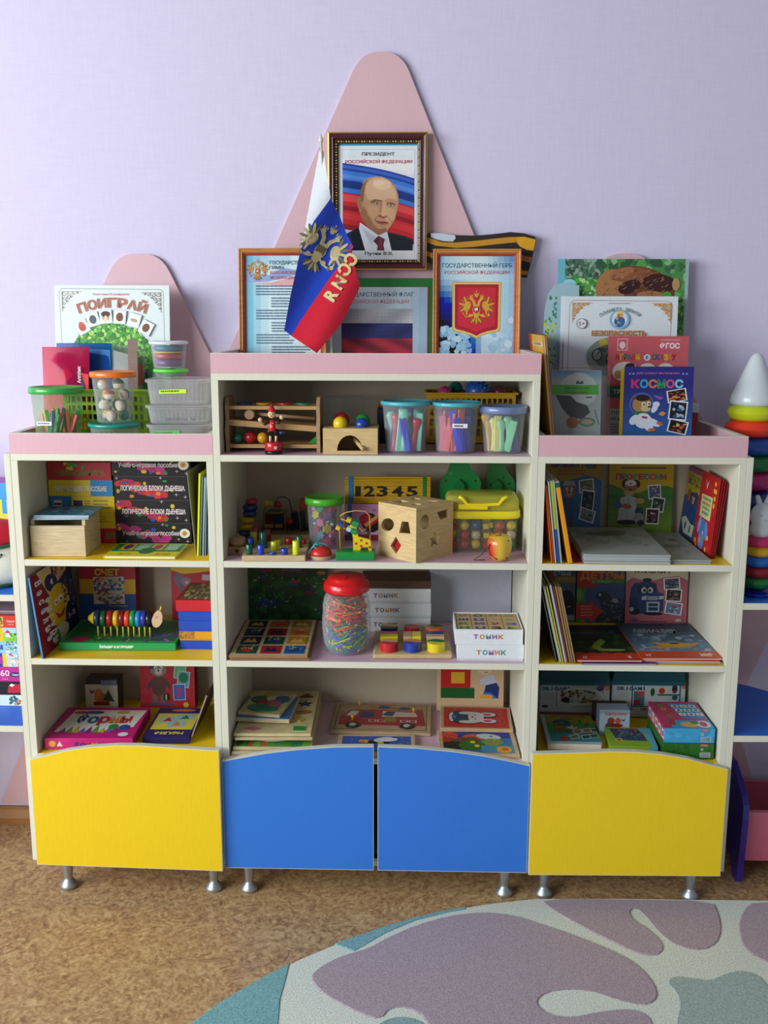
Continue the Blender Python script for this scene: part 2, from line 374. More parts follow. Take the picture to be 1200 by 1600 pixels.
def cabinet(label, x0, x1, top, zsh, fcol, legs, railcol=PINK, rx0=0, rx1=0):
    t = thing('toy_cabinet', label, 'cabinet', T(x0, 0, 0)); 
    def pt(o): o.matrix_parent_inverse = T(-x0, 0, 0); return o
    pt(MB().box(x0, 0, ZB, x0+T_, DP, top-T_, CRM, .0008).build('side_panel', 'laminate', t))
    pt(MB().box(x1-T_, 0, ZB, x1, DP, top-T_, CRM, .0008).build('side_panel', 'laminate', t))
    pt(MB().box(x0, 0, top-T_, x1, DP, top-.0002, CRM, .0008).build('top_board', 'laminate', t))
    pt(MB().box(x0+T_, DP-.004, ZB, x1-T_, DP-.001, top-T_, CRI).build('back_panel', 'laminate', t))
    pt(MB().box(x0+T_, 0, ZB, x1-T_, DP-.004, ZB+T_, CRM).build('bottom_board', 'laminate', t))
    for z in zsh: pt(shelf_board(t, x0+T_, x1-T_, z, fcol))
    zr = top+(.0437 if top > 1.2 else .0461)
    for b in ((x0+rx0, 0, x1-rx1, T_), (x0+rx0, T_, x0+rx0+T_, DP), (x1-rx1-T_, T_, x1-rx1, DP)):
        mb = MB().box(b[0], b[1], top, b[2], b[3], zr-.0012, railcol); mb.box(b[0], b[1], zr-.0012, b[2], b[3], zr, CRM)
        pt(mb.build('tray_rail', 'laminate', t))
    for lx in legs:
        for ly in (.05, .31): pt(leg(t, lx, ly))
    return t, pt
DZ = .0985
lc, pt = cabinet('left cream cabinet with a yellow door and pink tray rail', -.8598, -.3990, ZS, (Z1, Z2, Z3), YFL, (-.808, -.441))
c0, c1 = F(58.9, 1349.7, DZ), F(347.9, 1361.4, DZ)
prof = [(0, .3722), (.08, .382), (.2, .398), (.33, .4085), (.47, .4145), (.6, .4155), (.8, .4115), (1, .408)]
pt(door(lc, c0, c1, prof, YEL))
cc, pt = cabinet('tall middle cream cabinet with two blue doors', -.3986, .3280, ZC, (ZS, Z1, Z2, Z3), SHP, (-.352, .283))
pr = [(0, .3742), (.12, .384), (.3, .397), (.5, .407), (.75, .415), (1, .4170)]
pt(door(cc, F(352, 1354.6, DZ), F(583.7, 1359.6, DZ), pr, BLU)); pt(door(cc, F(590, 1360, DZ), F(824.8, 1362.9, DZ), [(1-f, z) for f, z in reversed(pr)], BLU))
hb = MB().box(-.044, -.002, .115, -.030, .02, .121, 'b9a37a').build('hinge_catch', 'metal', cc); pt(hb)
rc, pt = cabinet('right cream cabinet with a yellow door and pink tray rail', .3284, .7880, ZS, (Z1, Z2, Z3), YFL, (.381, .741))
pt(door(rc, F(825.7, 1367.3, DZ), F(1124.8, 1368.2, DZ), [(1-f, z) for f, z in reversed(prof)], YEL))
# open shelf units beside the cabinets
def side_unit(label, x0, x1, tops, far):
    """one tall panel against the cabinet and blue open shelves; far: outer end of the shelves"""
    t = thing('open_shelf_unit', label, 'shelf unit', T(x0, 0, 0)); inv = T(-x0, 0, 0)
    px0, px1 = (x0, x1)
    o = MB().box(px0, 0, ZB, px1, DP, ZS-.0005, CRM, .0008).build('side_panel', 'laminate', t); o.matrix_parent_inverse = inv
    for z in tops:
        if far > x1:
            pts = [(x1, DP), (x1+.10, DP)]+[(x1+.10+.16*math.sin(a), DP-.155*(1-math.cos(a))-.14*a/1.571) for a in (0.25, .5, .8, 1.1, 1.35, 1.57)]+[(x1+.24, .03), (x1+.19, .012), (x1+.12, .003), (x1, 0)]
        else:
            pts = [(far, 0), (x0, 0), (x0, DP), (far, DP)]
        mb = MB().prism(pts, z-T_, z-.0010, CRM, 'XY'); cx = sum(p[0] for p in pts)/len(pts); cy = sum(p[1] for p in pts)/len(pts)
        mb.prism([(cx+(p[0]-cx)*.985, cy+(p[1]-cy)*.99) for p in pts], z-.0009, z-.0003, '2a6fd8', 'XY')
        o = mb.build('shelf', 'laminate', t); o.matrix_parent_inverse = inv
    return t
lu = side_unit('open shelf unit with blue shelves at the left edge, stacked with puzzle boxes', -.8745, -.8602, (.7735, .4500), -1.32)
o = MB().box(-1.336, 0, ZB, -1.32, DP, ZS-.0005, CRM, .0008).build('side_panel', 'laminate', lu); o.matrix_parent_inverse = T(.8745, 0, 0)
for lx in (-1.29,):
    for ly in (.05, .31): o = leg(lu, lx, ly); o.matrix_parent_inverse = T(.8745, 0, 0)
ru = side_unit('open shelf unit with rounded blue shelves at the right edge holding ring pyramids', .7883, .8028, (.7700, .4490), 1.2)
o = MB().box(.7885, .25, 0, .8020, .34, ZB, CRM).build('foot_block', 'laminate', ru); o.matrix_parent_inverse = T(-.7880, 0, 0)

# ---- toy bed at the right edge, on the floor
tb = thing('toy_doll_bed', 'purple and pink toy doll bed on the floor at the right edge', 'toy bed', T(.93, 0, 0)); inv = T(-.93, 0, 0)
def unproj(pts, Y): return [(A(x, y, Y).x, A(x, y, Y).z) for x, y in pts]
def endp(x, nm='end_panel'):
    pts = [(.118, .006), (.125, 0), (.15, 0), (.18, .045), (.30, .045), (.32, 0), (.34, 0), (.350, .02), (.350, .23), (.33, .262), (.28, .282), (.22, .285), (.17, .262), (.125, .236), (.108, .218), (.105, .18)]
    o = MB().prism(pts, x, x+.015, '2a1a86', 'YZ', side='3a2a9e').build(nm, 'paint', tb); o.matrix_parent_inverse = inv
endp(.876); endp(1.40)
for nm, y0, z0, z1, c in (('side_board', .13, .055, .188, 'd97088'), ('side_board', .330, .055, .175, 'c05a70')):
    o = MB().box(.892, y0, z0, 1.40, y0+.014, z1, c, .001).build(nm, 'paint', tb); o.matrix_parent_inverse = inv
o = MB().box(.892, .145, .055, 1.40, .329, .067, 'c9a87a').build('bed_base', 'wood', tb); o.matrix_parent_inverse = inv
o = MB().cyl((.864, .30, .25), .012, .009, 'd9d4e8', 16, 'X').build('round_button', 'plastic', tb); o.matrix_parent_inverse = inv

# ================================================================ rug
def fp(pts): return [tuple(F(x, y, .012)[:2]) for x, y in pts]
edge = [(300, 1597), (345, 1564), (385, 1541), (420, 1522), (470, 1497), (525, 1474), (575, 1456), (622, 1440), (690, 1423), (765, 1411), (836, 1403), (975, 1403), (1200, 1406)]
E_ = fp(edge)
out = [(-.62, -1.5), (-.62, -1.2), (-.60, -.95), (-.545, -.70), (-.47, -.53)]+E_+[(1.25, .048), (1.5, .03), (1.75, -.02), (2.0, -.15), (2.15, -.4), (2.2, -.8), (2.2, -1.2), (2.1, -1.6), (1.8, -1.85), (1.3, -1.95), (.3, -1.95), (-.2, -1.88), (-.5, -1.7)]
rug = thing('rug', 'large carved rug with mauve leaves on pale mint in front of the cabinets', 'rug', T(.6, -.9, 0)); inv = T(-.6, .9, 0)
def smooth(pts, k=2):
    for _ in range(k):
        q = []
        for i in range(len(pts)):
            a, b = pts[i-1], pts[i]; q += [(a[0]*.25+b[0]*.75, a[1]*.25+b[1]*.75)]+[(b[0]*.75+pts[(i+1) % len(pts)][0]*.25, b[1]*.75+pts[(i+1) % len(pts)][1]*.25)]
        pts = q
    return pts
def pilepiece(name, pts, h, col, label=None, z0=0):
    n = len(pts); cx = sum(p[0] for p in pts)/n; cy = sum(p[1] for p in pts)/n
    def ins(p, d): L = math.hypot(p[0]-cx, p[1]-cy) or 1; return (p[0]+(cx-p[0])/L*d, p[1]+(cy-p[1])/L*d)
    mb = MB(); lay = [(0, z0), (0, h-.003), (.004, h)]
    vs = [(*ins(p, d), z) for d, z in lay for p in pts]
    mb.add(vs, [(j*n+i, j*n+(i+1) % n, j*n+n+(i+1) % n, j*n+n+i) for j in range(2) for i in range(n)]+[tuple(range(2*n, 3*n))], col)
    o = mb.build(name, 'pile', rug); o.matrix_parent_inverse = inv
    if label: o['label'] = label
pilepiece('pile_ground', out, .012, 'e6efe2', 'pale mint ground')
leafA = [(482, 1527), (500, 1510), (530, 1495), (575, 1482), (600, 1467), (650, 1445), (700, 1431), (750, 1425), (800, 1429), (850, 1445), (900, 1462), (950, 1482), (990, 1502), (1015, 1525), (1030, 1550), (1025, 1566), (1005, 1572), (970, 1564), (920, 1547), (870, 1547), (845, 1557), (839, 1572), (858, 1588), (895, 1593), (940, 1583), (990, 1578), (1015, 1588), (1025, 1610), (1010, 1660), (900, 1700), (700, 1690), (680, 1640), (665, 1590), (635, 1574), (605, 1576), (592, 1594), (565, 1586), (525, 1566), (500, 1550)]
leafB = [(842, 1405), (980, 1406), (1114, 1408), (1125, 1430), (1129, 1455), (1122, 1475), (1100, 1486), (1065, 1482), (1040, 1467), (1020, 1442), (1000, 1422), (987, 1418), (980, 1425), (987, 1438), (1010, 1453), (1032, 1470), (1038, 1486), (1025, 1495), (995, 1491), (950, 1470), (900, 1444), (860, 1421)]
leafC = [(1178, 1408), (1160, 1422), (1152, 1450), (1160, 1480), (1180, 1497), (1210, 1508), (1260, 1515), (1330, 1510), (1350, 1460), (1330, 1412)]
spD = [(1040, 1535), (1050, 1525), (1080, 1528), (1110, 1532), (1135, 1520), (1160, 1516), (1185, 1523), (1205, 1545), (1240, 1560), (1260, 1600), (1240, 1650), (1180, 1680), (1100, 1670), (1060, 1640), (1055, 1600), (1062, 1570), (1055, 1550)]
MAU = 'b6a4ae'
pilepiece('pile_motif', smooth(fp(leafA), 1), .0145, MAU, 'large mauve leaf', .011)
pilepiece('pile_motif', smooth(fp(leafB), 1), .0145, MAU, 'mauve leaf at the back edge', .011)
pilepiece('pile_motif', smooth(fp(leafC), 1), .0145, MAU, 'mauve leaf at the right', .011)
pilepiece('pile_motif', smooth(fp(spD), 1), .0142, 'a9bfba', 'grey green splash', .011)
pilepiece('pile_motif', fp([(522, 1475.5), (560, 1462), (600, 1448), (650, 1433), (695, 1422.5), (730, 1417), (728, 1421), (700, 1426), (650, 1438), (600, 1459), (552, 1487)]), .0138, '7cb6ba', 'teal wedge', .011)
pilepiece('pile_motif', [(-.60, -.95), (-.545, -.70), (-.47, -.53)]+fp([(300, 1597), (345, 1564), (385, 1541), (420, 1522), (453, 1505), (447, 1530), (439, 1560), (436, 1600)])+[(-.22, -.7), (-.25, -.95)], .0138, '7cb6ba', 'teal wedge at the front corner', .011)
cq = F(628, 1622, .012); pilepiece('pile_motif', [(cq.x+.062*math.cos(i*.3), cq.y+.062*math.sin(i*.3)) for i in range(21)], .0142, '8fb5b4', 'teal dot', .011)
# ================================================================ placing helpers
def pj(P):
    d = P-CP; k = d.dot(CF); return 600+FP*d.dot(CR)/k, 800-FP*d.dot(CU)/k
def up(xl, xr, yt, zb, Y, lean=5, rz=0):
    """upright thing standing at depth Y on zb whose picture spans xl..xr and reaches up to yt; lean: degrees its top tips back"""
    th = math.radians(lean); xc = (xl+xr)/2; d = ray(xc, yt)
    h = ((zb-CP.z)*d.y-(Y-CP.y)*d.z)/(math.sin(th)*d.z-math.cos(th)*d.y)
    yb = pj(Vector((A(xc, 800, Y).x, Y, zb)))[1]; ym = (yt+yb)/2; Ym = Y+h/2*math.sin(th)
    a, b = A(xl, ym, Ym), A(xr, ym, Ym)
    return T(a.x, Y, zb) @ RZ(rz) @ RX(-lean), b.x-a.x, h
def lying(l, r, yb, zt, th):
    """flat box: front top edge l..r (pixels), back edge at pixel row yb, top at height zt, thickness th"""
    p0, p1 = F(l[0], l[1], zt), F(r[0], r[1], zt); ang = math.degrees(math.atan2(p1.y-p0.y, p1.x-p0.x))
    dd = F((l[0]+r[0])/2, yb, zt).y-(p0.y+p1.y)/2
    return T(p0.x, p0.y, zt-th) @ RZ(ang), (p1-p0).length, dd
def frame3(P, x, y, z):
    x, y, z = x.normalized(), y.normalized(), z.normalized()
    return Matrix(((x.x, y.x, z.x, P.x), (x.y, y.y, z.y, P.y), (x.z, y.z, z.z, P.z), (0, 0, 0, 1)))
def slab(pb, pt, yb, z, depth, dx=0, flip=1):
    """thin standing slab: front edge from pixel pb (on height z) up to pixel pt; goes back by depth, dx sideways. local z up, y back, x thickness"""
    P0 = F(pb[0], pb[1], z) if yb is None else A(pb[0], pb[1], yb); P0.z = z; P1 = A(pt[0], pt[1], P0.y); U = P1-P0; Vv = Vector((dx, depth, 0)); N = Vv.cross(U).normalized()
    Vv = U.cross(N).normalized()*Vv.length*-1
    if Vv.y < 0: Vv = -Vv
    N = Vv.cross(U).normalized(); return frame3(P0, N, Vv, U), U.length, Vv.length
def gbox(name, label, cat, M, w_, d, h, col, arts=None, lid=.72, lcol=None, group=None, mat='card'):
    """cardboard box with a telescoping lid"""
    M = T(0, 0, max(0, -M.col[1].z)*d) @ M; t = thing(name, label, cat, M, group); e = .0008
    if lid:
        MB().box(e, e, 0, w_-e, d-e, h-.001, col, .0004).build('box_base', mat, t)
        L_ = MB().box(0, 0, h*(1-lid), w_, d, h, lcol or col, .0005).build('lid', mat, t)
    else: L_ = MB().box(0, 0, 0, w_, d, h, col, .0006).build('box_body', mat, t)
    for f, a in (arts or {}).items(): a.mesh(face(f, 0, 0, h*(1-lid) if lid and f != 'top' else 0, w_, d, h), L_, {'top': 'cover_print', 'front': 'side_print'}.get(f, 'end_print'))
    return t
def book(name, label, cat, M, w_, h, t_, art=None, col='fff', group=None, paper='e8e4d8', art_back=None):
    """local: width x, height z, front cover at y=0 facing -y, thickness y"""
    if abs(M.col[1].z) < .5: M = T(0, 0, max(0, -M.col[1].z)*t_) @ M
    t = thing(name, label, cat, M, group); c = min(.0012, t_*.2)
    o = MB().box(0, 0, 0, w_, c, h, col).box(0, t_-c, 0, w_, t_, h, col).box(0, c, 0, c, t_-c, h, col).build('cover', 'print', t)
    MB().box(c, c, .001, w_-.001, t_-c, h-.001, paper).build('pages', 'paper', t)
    if art: art.mesh(face('front', 0, 0, 0, w_, t_, h), t, 'cover_print')
    if art_back: art_back.mesh((X_*-w_, Z_*h, Y_, Vector((w_, t_, 0))), t, 'back_print')
    return t
def flatbook(name, label, cat, l, r, yb, zt, th, art, col, group=None, paper='e8e4d8'):
    M, w_, d = lying(l, r, yb, zt, th); return book(name, label, cat, M @ T(0, 0, th) @ RX(-90), w_, d, th, art, col, group, paper)
def tub(name, label, M, rt, rb, h, lidcol, lidh=.011, body='dfe6ea', kind='clear', rlid=None, sx=1, sy=1, pw=2, lidtop=None, n=36, lkind='plastic', cat='container'):
    t = thing(name, label, cat, M); rl = rlid or rt+.004; w_ = .0012
    MB().lathe([(rb-.006, 0), (rb, .003), (rt, h-lidh), (rt-w_, h-lidh), (rb-w_, .0045), (rb-.007, .002), (.0001, .002)], body, n, sx=sx, sy=sy, cap=False, pw=pw).build('body', kind, t)
    MB().lathe([(rt-.003, h-lidh), (rl, h-lidh), (rl+.0008, h-lidh*.55), (rl, h-.002), (rl-.002, h), (rl-.004, h-.0005), (rl-.007, h-.003), (.0001, h-.003)], lidcol, n, sx=sx, sy=sy, cap=False, pw=pw).build('lid', lkind, t)
    return t
def one(name, label, cat, mb, kind, M=None, group=None):
    o = mb.build(name, kind); 
    if M is not None: o.matrix_world = M
    return tag(o, label, cat, group)
def cut(outer, holes, th, col, plane='XZ', cx=0, cy=0):
    """flat panel with real holes (outline and holes in metres), thickness th along local y"""
    c = bpy.data.curves.new('c', 'CURVE'); c.dimensions = '2D'; c.fill_mode = 'BOTH'; c.extrude = th/2
    for P in [outer]+holes:
        sp = c.splines.new('POLY'); sp.points.add(len(P)-1); sp.use_cyclic_u = True
        for i, p in enumerate(P): sp.points[i].co = (p[0], p[1], 0, 1)
    o = bpy.data.objects.new('c', c); m = bpy.data.meshes.new_from_object(o)
    mb = MB(); q = {'XZ': lambda v: (v.x, v.z+th/2, v.y), 'XY': lambda v: (v.x, v.y, v.z+th/2)}[plane]
    mb.add([q(v.co) for v in m.vertices], [tuple(p.vertices) for p in m.polygons], col)
    bpy.data.objects.remove(o); bpy.data.curves.remove(c); bpy.data.meshes.remove(m); return mb
def circ(cx, cy, r, n=24, ry=None): return [(cx+r*math.cos(2*math.pi*i/n), cy+(ry or r)*math.sin(2*math.pi*i/n)) for i in range(n)]
def starp(cx, cy, r, k=.42, n=5, a0=90): return [(cx+(r if i % 2 == 0 else r*k)*math.cos(math.radians(a0+180*i/n)), cy+(r if i % 2 == 0 else r*k)*math.sin(math.radians(a0+180*i/n))) for i in range(2*n)]

# ================================================================ print motifs
def eagle(a, cx, cy, s, gold='c9a23c', dark='8a6420', shield='b8202a', rot=0):
    """double-headed crowned eagle with a small shield on its breast; s: half height"""
    c, q = math.cos(math.radians(rot)), math.sin(math.radians(rot))
    def P(x, y): return (cx+(x*c-y*q)*s, cy+(x*q+y*c)*s)
    def E(x, y, rx, ry, col, r=0, n=12): a.ell(*P(x, y), rx*s, ry*s, col, n, rot+r)
    for sg in (-1, 1):
        for i in range(8):
            an = -95+i*26; L = .46-.018*i; r_ = math.radians(an); E(sg*(.48+math.cos(r_)*L*.62), -.12+math.sin(r_)*L*.8, .20, .05, gold if i % 2 else dark, (an if sg > 0 else 180-an), 10)
        E(sg*.46, -.12, .17, .26, gold, sg*-18); E(sg*.42, -.1, .1, .18, dark, sg*-18); E(sg*.42, -.1, .085, .165, gold, sg*-18)
        a.line([P(sg*.08, -.05), P(sg*.13, -.35), P(sg*.26, -.52)], .13*s, gold); E(sg*.28, -.55, .1, .085, gold, sg*15); a.poly([P(sg*.34, -.6), P(sg*.46, -.52), P(sg*.34, -.5)], dark)
        for k in (-.07, 0, .07): a.poly([P(sg*.26+k-.03, -.64), P(sg*.26+k, -.76), P(sg*.26+k+.03, -.64)], gold)
        a.line([P(sg*.08, .28), P(sg*.28, .42), P(sg*.5, .44)], .07*s, gold); E(sg*.3, .36, .09, .07, gold); 
        for k in (-25, 0, 25): a.line([P(sg*.46, .44), P(sg*(.46+.14*math.cos(math.radians(k))), .44+.14*math.sin(math.radians(k)))], .035*s, dark)
    a.line([P(-.5, .5), P(-.72, .22)], .035*s, gold); E(.62, .36, .07, .07, gold); a.line([P(.62, .3), P(.62, .2)], .03*s, gold)
    for i in range(7): an = 40+i*100/6; r_ = math.radians(an); E(.36*math.cos(r_)*.8, .42+.26*math.sin(r_), .17, .045, gold if i % 2 else dark, an, 8)
    E(0, .4, .14, .12, gold); E(0, .08, .2, .3, gold)
    a.poly([P(-.17, -.1), P(.17, -.1), P(.17, .16), P(0, .3), P(-.17, .16)], dark); a.poly([P(-.14, -.07), P(.14, -.07), P(.14, .14), P(0, .26), P(-.14, .14)], shield)
    a.poly([P(-.09, .1), P(-.1, -.01), P(0, 0), P(.02, -.06), P(.07, -.02), P(.05, .06), P(.09, .14), P(0, .1), P(-.05, .16)], 'e8e8ee')
    E(0, -.66, .08, .07, gold); 
    for k in (-.09, -.045, 0, .045, .09): a.poly([P(k-.03, -.7), P(k*1.4, -.86), P(k+.03, -.7)], gold)
    E(0, -.9, .025, .04, gold)
def kid(a, x, y, s, head='c89058', body='2a5fb0', legs='333', rot=0, ear=None, hat=None, muz='f0d8b0'):
    """small generic cartoon animal figure, s: height"""
    if ear == 'long':
        for k in (-1, 1): a.ell(x+k*.09*s, y-.50*s, .05*s, .17*s, head, 10, k*12)
    elif ear:
        for k in (-1, 1): a.ell(x+k*.17*s, y-.40*s, .075*s, .075*s, ear, 10)
    a.ell(x-.09*s, y+.42*s, .07*s, .16*s, legs, 8); a.ell(x+.1*s, y+.42*s, .07*s, .16*s, legs, 8)
    a.ell(x, y+.12*s, .19*s, .26*s, body, 14); a.ell(x-.2*s, y+.08*s, .06*s, .17*s, body, 8, 35); a.ell(x+.2*s, y+.06*s, .06*s, .17*s, body, 8, -35)
    a.ell(x, y-.28*s, .2*s, .18*s, head, 16); a.ell(x, y-.22*s, .1*s, .075*s, muz, 10); a.ell(x, y-.25*s, .03*s, .02*s, '222', 8)
    for k in (-1, 1): a.ell(x+k*.07*s, y-.32*s, .035*s, .045*s, 'fff', 8); a.ell(x+k*.065*s, y-.315*s, .018*s, .025*s, '111', 6)
    if hat: a.poly([(x-.2*s, y-.4*s), (x+.2*s, y-.4*s), (x+.14*s, y-.52*s), (x-.14*s, y-.52*s)], hat)
GRN = ['3f9a2e', '5db83c', '84cf4d', '2f7d2a', 'a6dc6a', '4aa838']
def photo(a, cx, cy, w_, h_, rot, base, cols, seed=1, fr='e8e8ec', n=14):
    a.rot(cx, cy, w_, h_, rot, fr); a.rot(cx, cy, w_*.86, h_*.86, rot, base)
    q = random.Random(seed); c, s_ = math.cos(math.radians(rot)), math.sin(math.radians(rot))
    for _ in range(n): u, v = q.uniform(-.34, .34)*w_, q.uniform(-.34, .34)*h_; a.rot(cx+u*c-v*s_, cy+u*s_+v*c, w_*q.uniform(.08, .25), h_*q.uniform(.05, .16), rot+q.uniform(-30, 30), q.choice(cols), 4e-6)
    return a
def corner(a, x, y, s, col, sx=1, sy=1):
    for i, (u, v, r) in enumerate(((.1, .1, .12), (.34, .1, .11), (.58, .08, .09), (.8, .05, .06), (.1, .34, .11), (.08, .58, .09), (.05, .8, .06), (.3, .3, .1), (.46, .24, .06), (.24, .48, .06))):
        pts = [(x+sx*s*(u+r*math.cos(t)*(1-t/9)), y+sy*s*(v+r*math.sin(t)*(1-t/9))) for t in [k*.7 for k in range(9)]]; a.line(pts, s*.035, col)
    a.line([(x, y+sy*s), (x, y), (x+sx*s, y)], s*.025, col)

# ================================================================ pictures on top of the middle cabinet
def pframe(name, label, M, w_, h, fw, dep, col, pic, kind='wood', inner=None, inset=0, beads=None, edge=None):
    t = thing(name, label, 'picture frame', M)
    pr = [(0, 0), (0, dep*.9), (fw*.2, dep), (fw*.55, dep*.8), (fw*.75, dep*.85), (fw, dep*.5), (fw, 0)]
    def ring(prof, c):
        mb = MB(); n = len(prof); cs = [(0, 0, 1, 1), (w_, 0, -1, 1), (w_, h, -1, -1), (0, h, 1, -1)]; vs = []
        for x, z, sx, sz in cs: vs += [(x+sx*p[0], -p[1], z+sz*p[0]) for p in prof]
        mb.add(vs, [(i*n+j, i*n+j+1, ((i+1) % 4)*n+j+1, ((i+1) % 4)*n+j) for i in range(4) for j in range(n-1)], c); return mb
    ring(pr, col).build('frame_moulding', kind, t)
    if edge: ring([(-.0015, 0), (-.0015, dep*.95), (.0012, dep*1.02), (.0022, dep*.9)], edge).build('outer_gilt_edge', 'metal', t)
    if inner: ring([(fw-.001, dep*.5), (fw+.001, dep*.62), (fw+inset, dep*.4), (fw+inset, 0)], inner).build('inner_slip', kind, t)
    if beads:
        mb = MB(); k = fw+inset*.5; st = .0062
        for x0, z0, x1, z1 in ((k, k, w_-k, k), (k, h-k, w_-k, h-k), (k, k, k, h-k), (w_-k, k, w_-k, h-k)):
            L = math.hypot(x1-x0, z1-z0); n = int(L/st)
            for i in range(n+1):
                x, z = x0+(x1-x0)*i/n, z0+(z1-z0)*i/n; mb.ball((x, -dep*.55, z), .0027, beads if i % 3 else '8a7436', 6, 1 if x0 != x1 else .8, .7, .8)
        mb.build('gilt_beading', 'metal', t)
    f = fw+inset
    MB().box(.002, -.0015, .002, w_-.002, 0, h-.002, '6b5a46').build('backing_board', 'card', t)
    pic.mesh((X_*(w_-2*f), Z_*(h-2*f), -Y_, Vector((f, -.002, f))), t, 'picture')
    return t
# portrait
a = Art(165, 165, 1020, 1470, 'dfe9ee'); a.rect(165, 165, 1020, 185, '2f9ac0'); a.frame(205, 225, 995, 1440, 3, '8a9aa8')
a.grad(210, 330, 990, 1365, lambda u, v: mix('eef0f2', 'b9c2d0', min(1, max(0, v*5-.2-u*.5))), 10, 24)
def wave(y0, k, x): return y0+k*(x-210)*.26-38*math.sin((x-210)/330)
xs = [210+i*39 for i in range(21)]
def band(o1, o2, c): a.poly([(x, wave(o1, 1, x)) for x in xs]+[(x, wave(o2, 1, x)) for x in reversed(xs)], c)
band(375, 760, '1c3fa0'); band(395, 430, '3767c8'); band(455, 560, '3f7ad6'); band(500, 540, '5a90e2'); band(575, 640, '16337f'); band(650, 700, '3f78d0')
band(705, 1120, 'c6202e'); band(720, 800, 'e04a48'); band(850, 900, '8e1220'); band(930, 1000, 'd63038'); band(1060, 1120, '8e1220'); a.rect(205, 1365, 1000, 1440, 'dfe2e4')
a.poly([(400, 1090), (245, 1175), (255, 1365), (975, 1365), (978, 1235), (900, 1200), (720, 1160), (600, 1250)], '1c2436'); a.poly([(400, 1100), (300, 1180), (330, 1365), (440, 1365)], '121826'); a.poly([(710, 1170), (980, 1250), (975, 1365), (760, 1365)], '0f1522')
a.poly([(400, 1045), (385, 1110), (455, 1365), (745, 1365), (695, 1150), (600, 1190)], 'e6e9f2'); a.poly([(430, 1120), (590, 1220), (520, 1300)], 'c9cfe0'); a.poly([(690, 1160), (610, 1215), (700, 1290)], 'd2d7e6')
a.poly([(545, 1255), (600, 1195), (672, 1235), (655, 1300), (668, 1365), (585, 1365), (592, 1310)], '5c1c2c'); a.poly([(600, 1215), (640, 1240), (640, 1365), (608, 1365)], '7a2c3c')
for i in range(9): a.line([(590+i*2, 1235+i*15), (655, 1225+i*15)], 4, '8c4a56')
sk = [(445, 640), (425, 600), (480, 545), (560, 527), (640, 530), (720, 570), (785, 640), (815, 730), (820, 820), (800, 930), (785, 1000), (740, 1080), (690, 1150), (620, 1185), (560, 1160), (490, 1100), (440, 1040), (405, 960), (380, 880), (370, 810), (380, 770), (405, 760)]
a.poly(sk, 'c99a74'); a.ell(392, 830, 26, 75, 'b07c58', 14, -8)
a.poly([(405, 770), (400, 690), (430, 610), (490, 548), (450, 640), (440, 740), (430, 820), (412, 800)], '8a6a50')
a.poly([(470, 600), (560, 540), (660, 545), (740, 610), (790, 700), (800, 790), (700, 770), (660, 800), (560, 780), (480, 790), (455, 700)], 'dfb892'); a.ell(640, 620, 100, 60, 'ecc9a4', 18); a.ell(600, 600, 60, 30, 'f2d4b2', 14)
a.poly([(500, 1105), (430, 1030), (400, 930), (430, 860), (480, 930), (540, 1060), (600, 1120), (560, 1160)], 'aa7552'); a.poly([(560, 1120), (690, 1110), (690, 1150), (620, 1187), (560, 1162)], '9c6a4c')
a.poly([(660, 850), (720, 880), (770, 900), (780, 990), (720, 1060), (670, 1000)], 'd8ab84'); a.poly([(480, 860), (600, 880), (600, 980), (560, 1020), (480, 960)], 'd2a27a')
a.poly([(630, 790), (672, 800), (700, 960), (660, 1000), (600, 985), (612, 940)], 'dcae88'); a.poly([(612, 945), (600, 985), (650, 1003), (695, 985), (690, 965), (650, 978)], '9a5f46'); a.poly([(625, 800), (610, 930), (632, 940), (645, 830)], 'b5835f')
for x, y in ((585, 828), (735, 848)): a.ell(x, y, 46, 20, 'a4745a', 14, 6); a.ell(x, y+4, 30, 8, 'cdbfb8', 12, 6); a.ell(x, y+3, 10, 9, '4a5a70', 10); a.ell(x+2, y+1, 6, 6, '111', 8)
a.poly([(510, 812), (560, 785), (640, 797), (645, 812), (570, 802), (515, 828)], '7c583e'); a.poly([(690, 822), (740, 818), (790, 838), (785, 850), (735, 832), (695, 835)], '7c583e')
a.poly([(565, 1022), (620, 1032), (660, 1030), (715, 1050), (690, 1068), (640, 1072), (590, 1055)], 'a8564a'); a.line([(563, 1022), (620, 1045), (660, 1048), (712, 1050)], 6, '6c3028'); a.poly([(590, 1075), (650, 1088), (690, 1078), (650, 1100)], 'b5835f')
a.line([(600, 960), (560, 1010)], 6, 'a06c4c'); a.line([(700, 980), (740, 1040)], 6, 'b07c58')
a.text('ПРЕЗИДЕНТ', 596, 278, 36, '35414f', w=352); a.text('РОССИЙСКОЙ ФЕДЕРАЦИИ', 600, 363, 36, 'c0455c', w=725); a.text('Путин В.В.', 605, 1398, 34, '3f4650', w=310)
tl, br = A(513, 208, .345), A(665.5, 420.5, .335)
pframe('portrait_frame', 'burgundy and gilt framed portrait of a man in a dark suit', T(tl.x, .352, br.z) @ RX(-1), br.x-tl.x, tl.z-br.z, .0145, .016, '4a1c20', a, 'paint', '3a2018', .009, 'd8c06a', 'd9b25a')
def docmarks(a, x0, x1, y, t1, t2, h):
    a.text(t1, (x0+x1)/2, y, h, '35495c', w=(x1-x0)); a.text(t2, (x0+x1)/2, y+h*1.85, h*.8, 'c04a5e', w=(x1-x0)*.92)
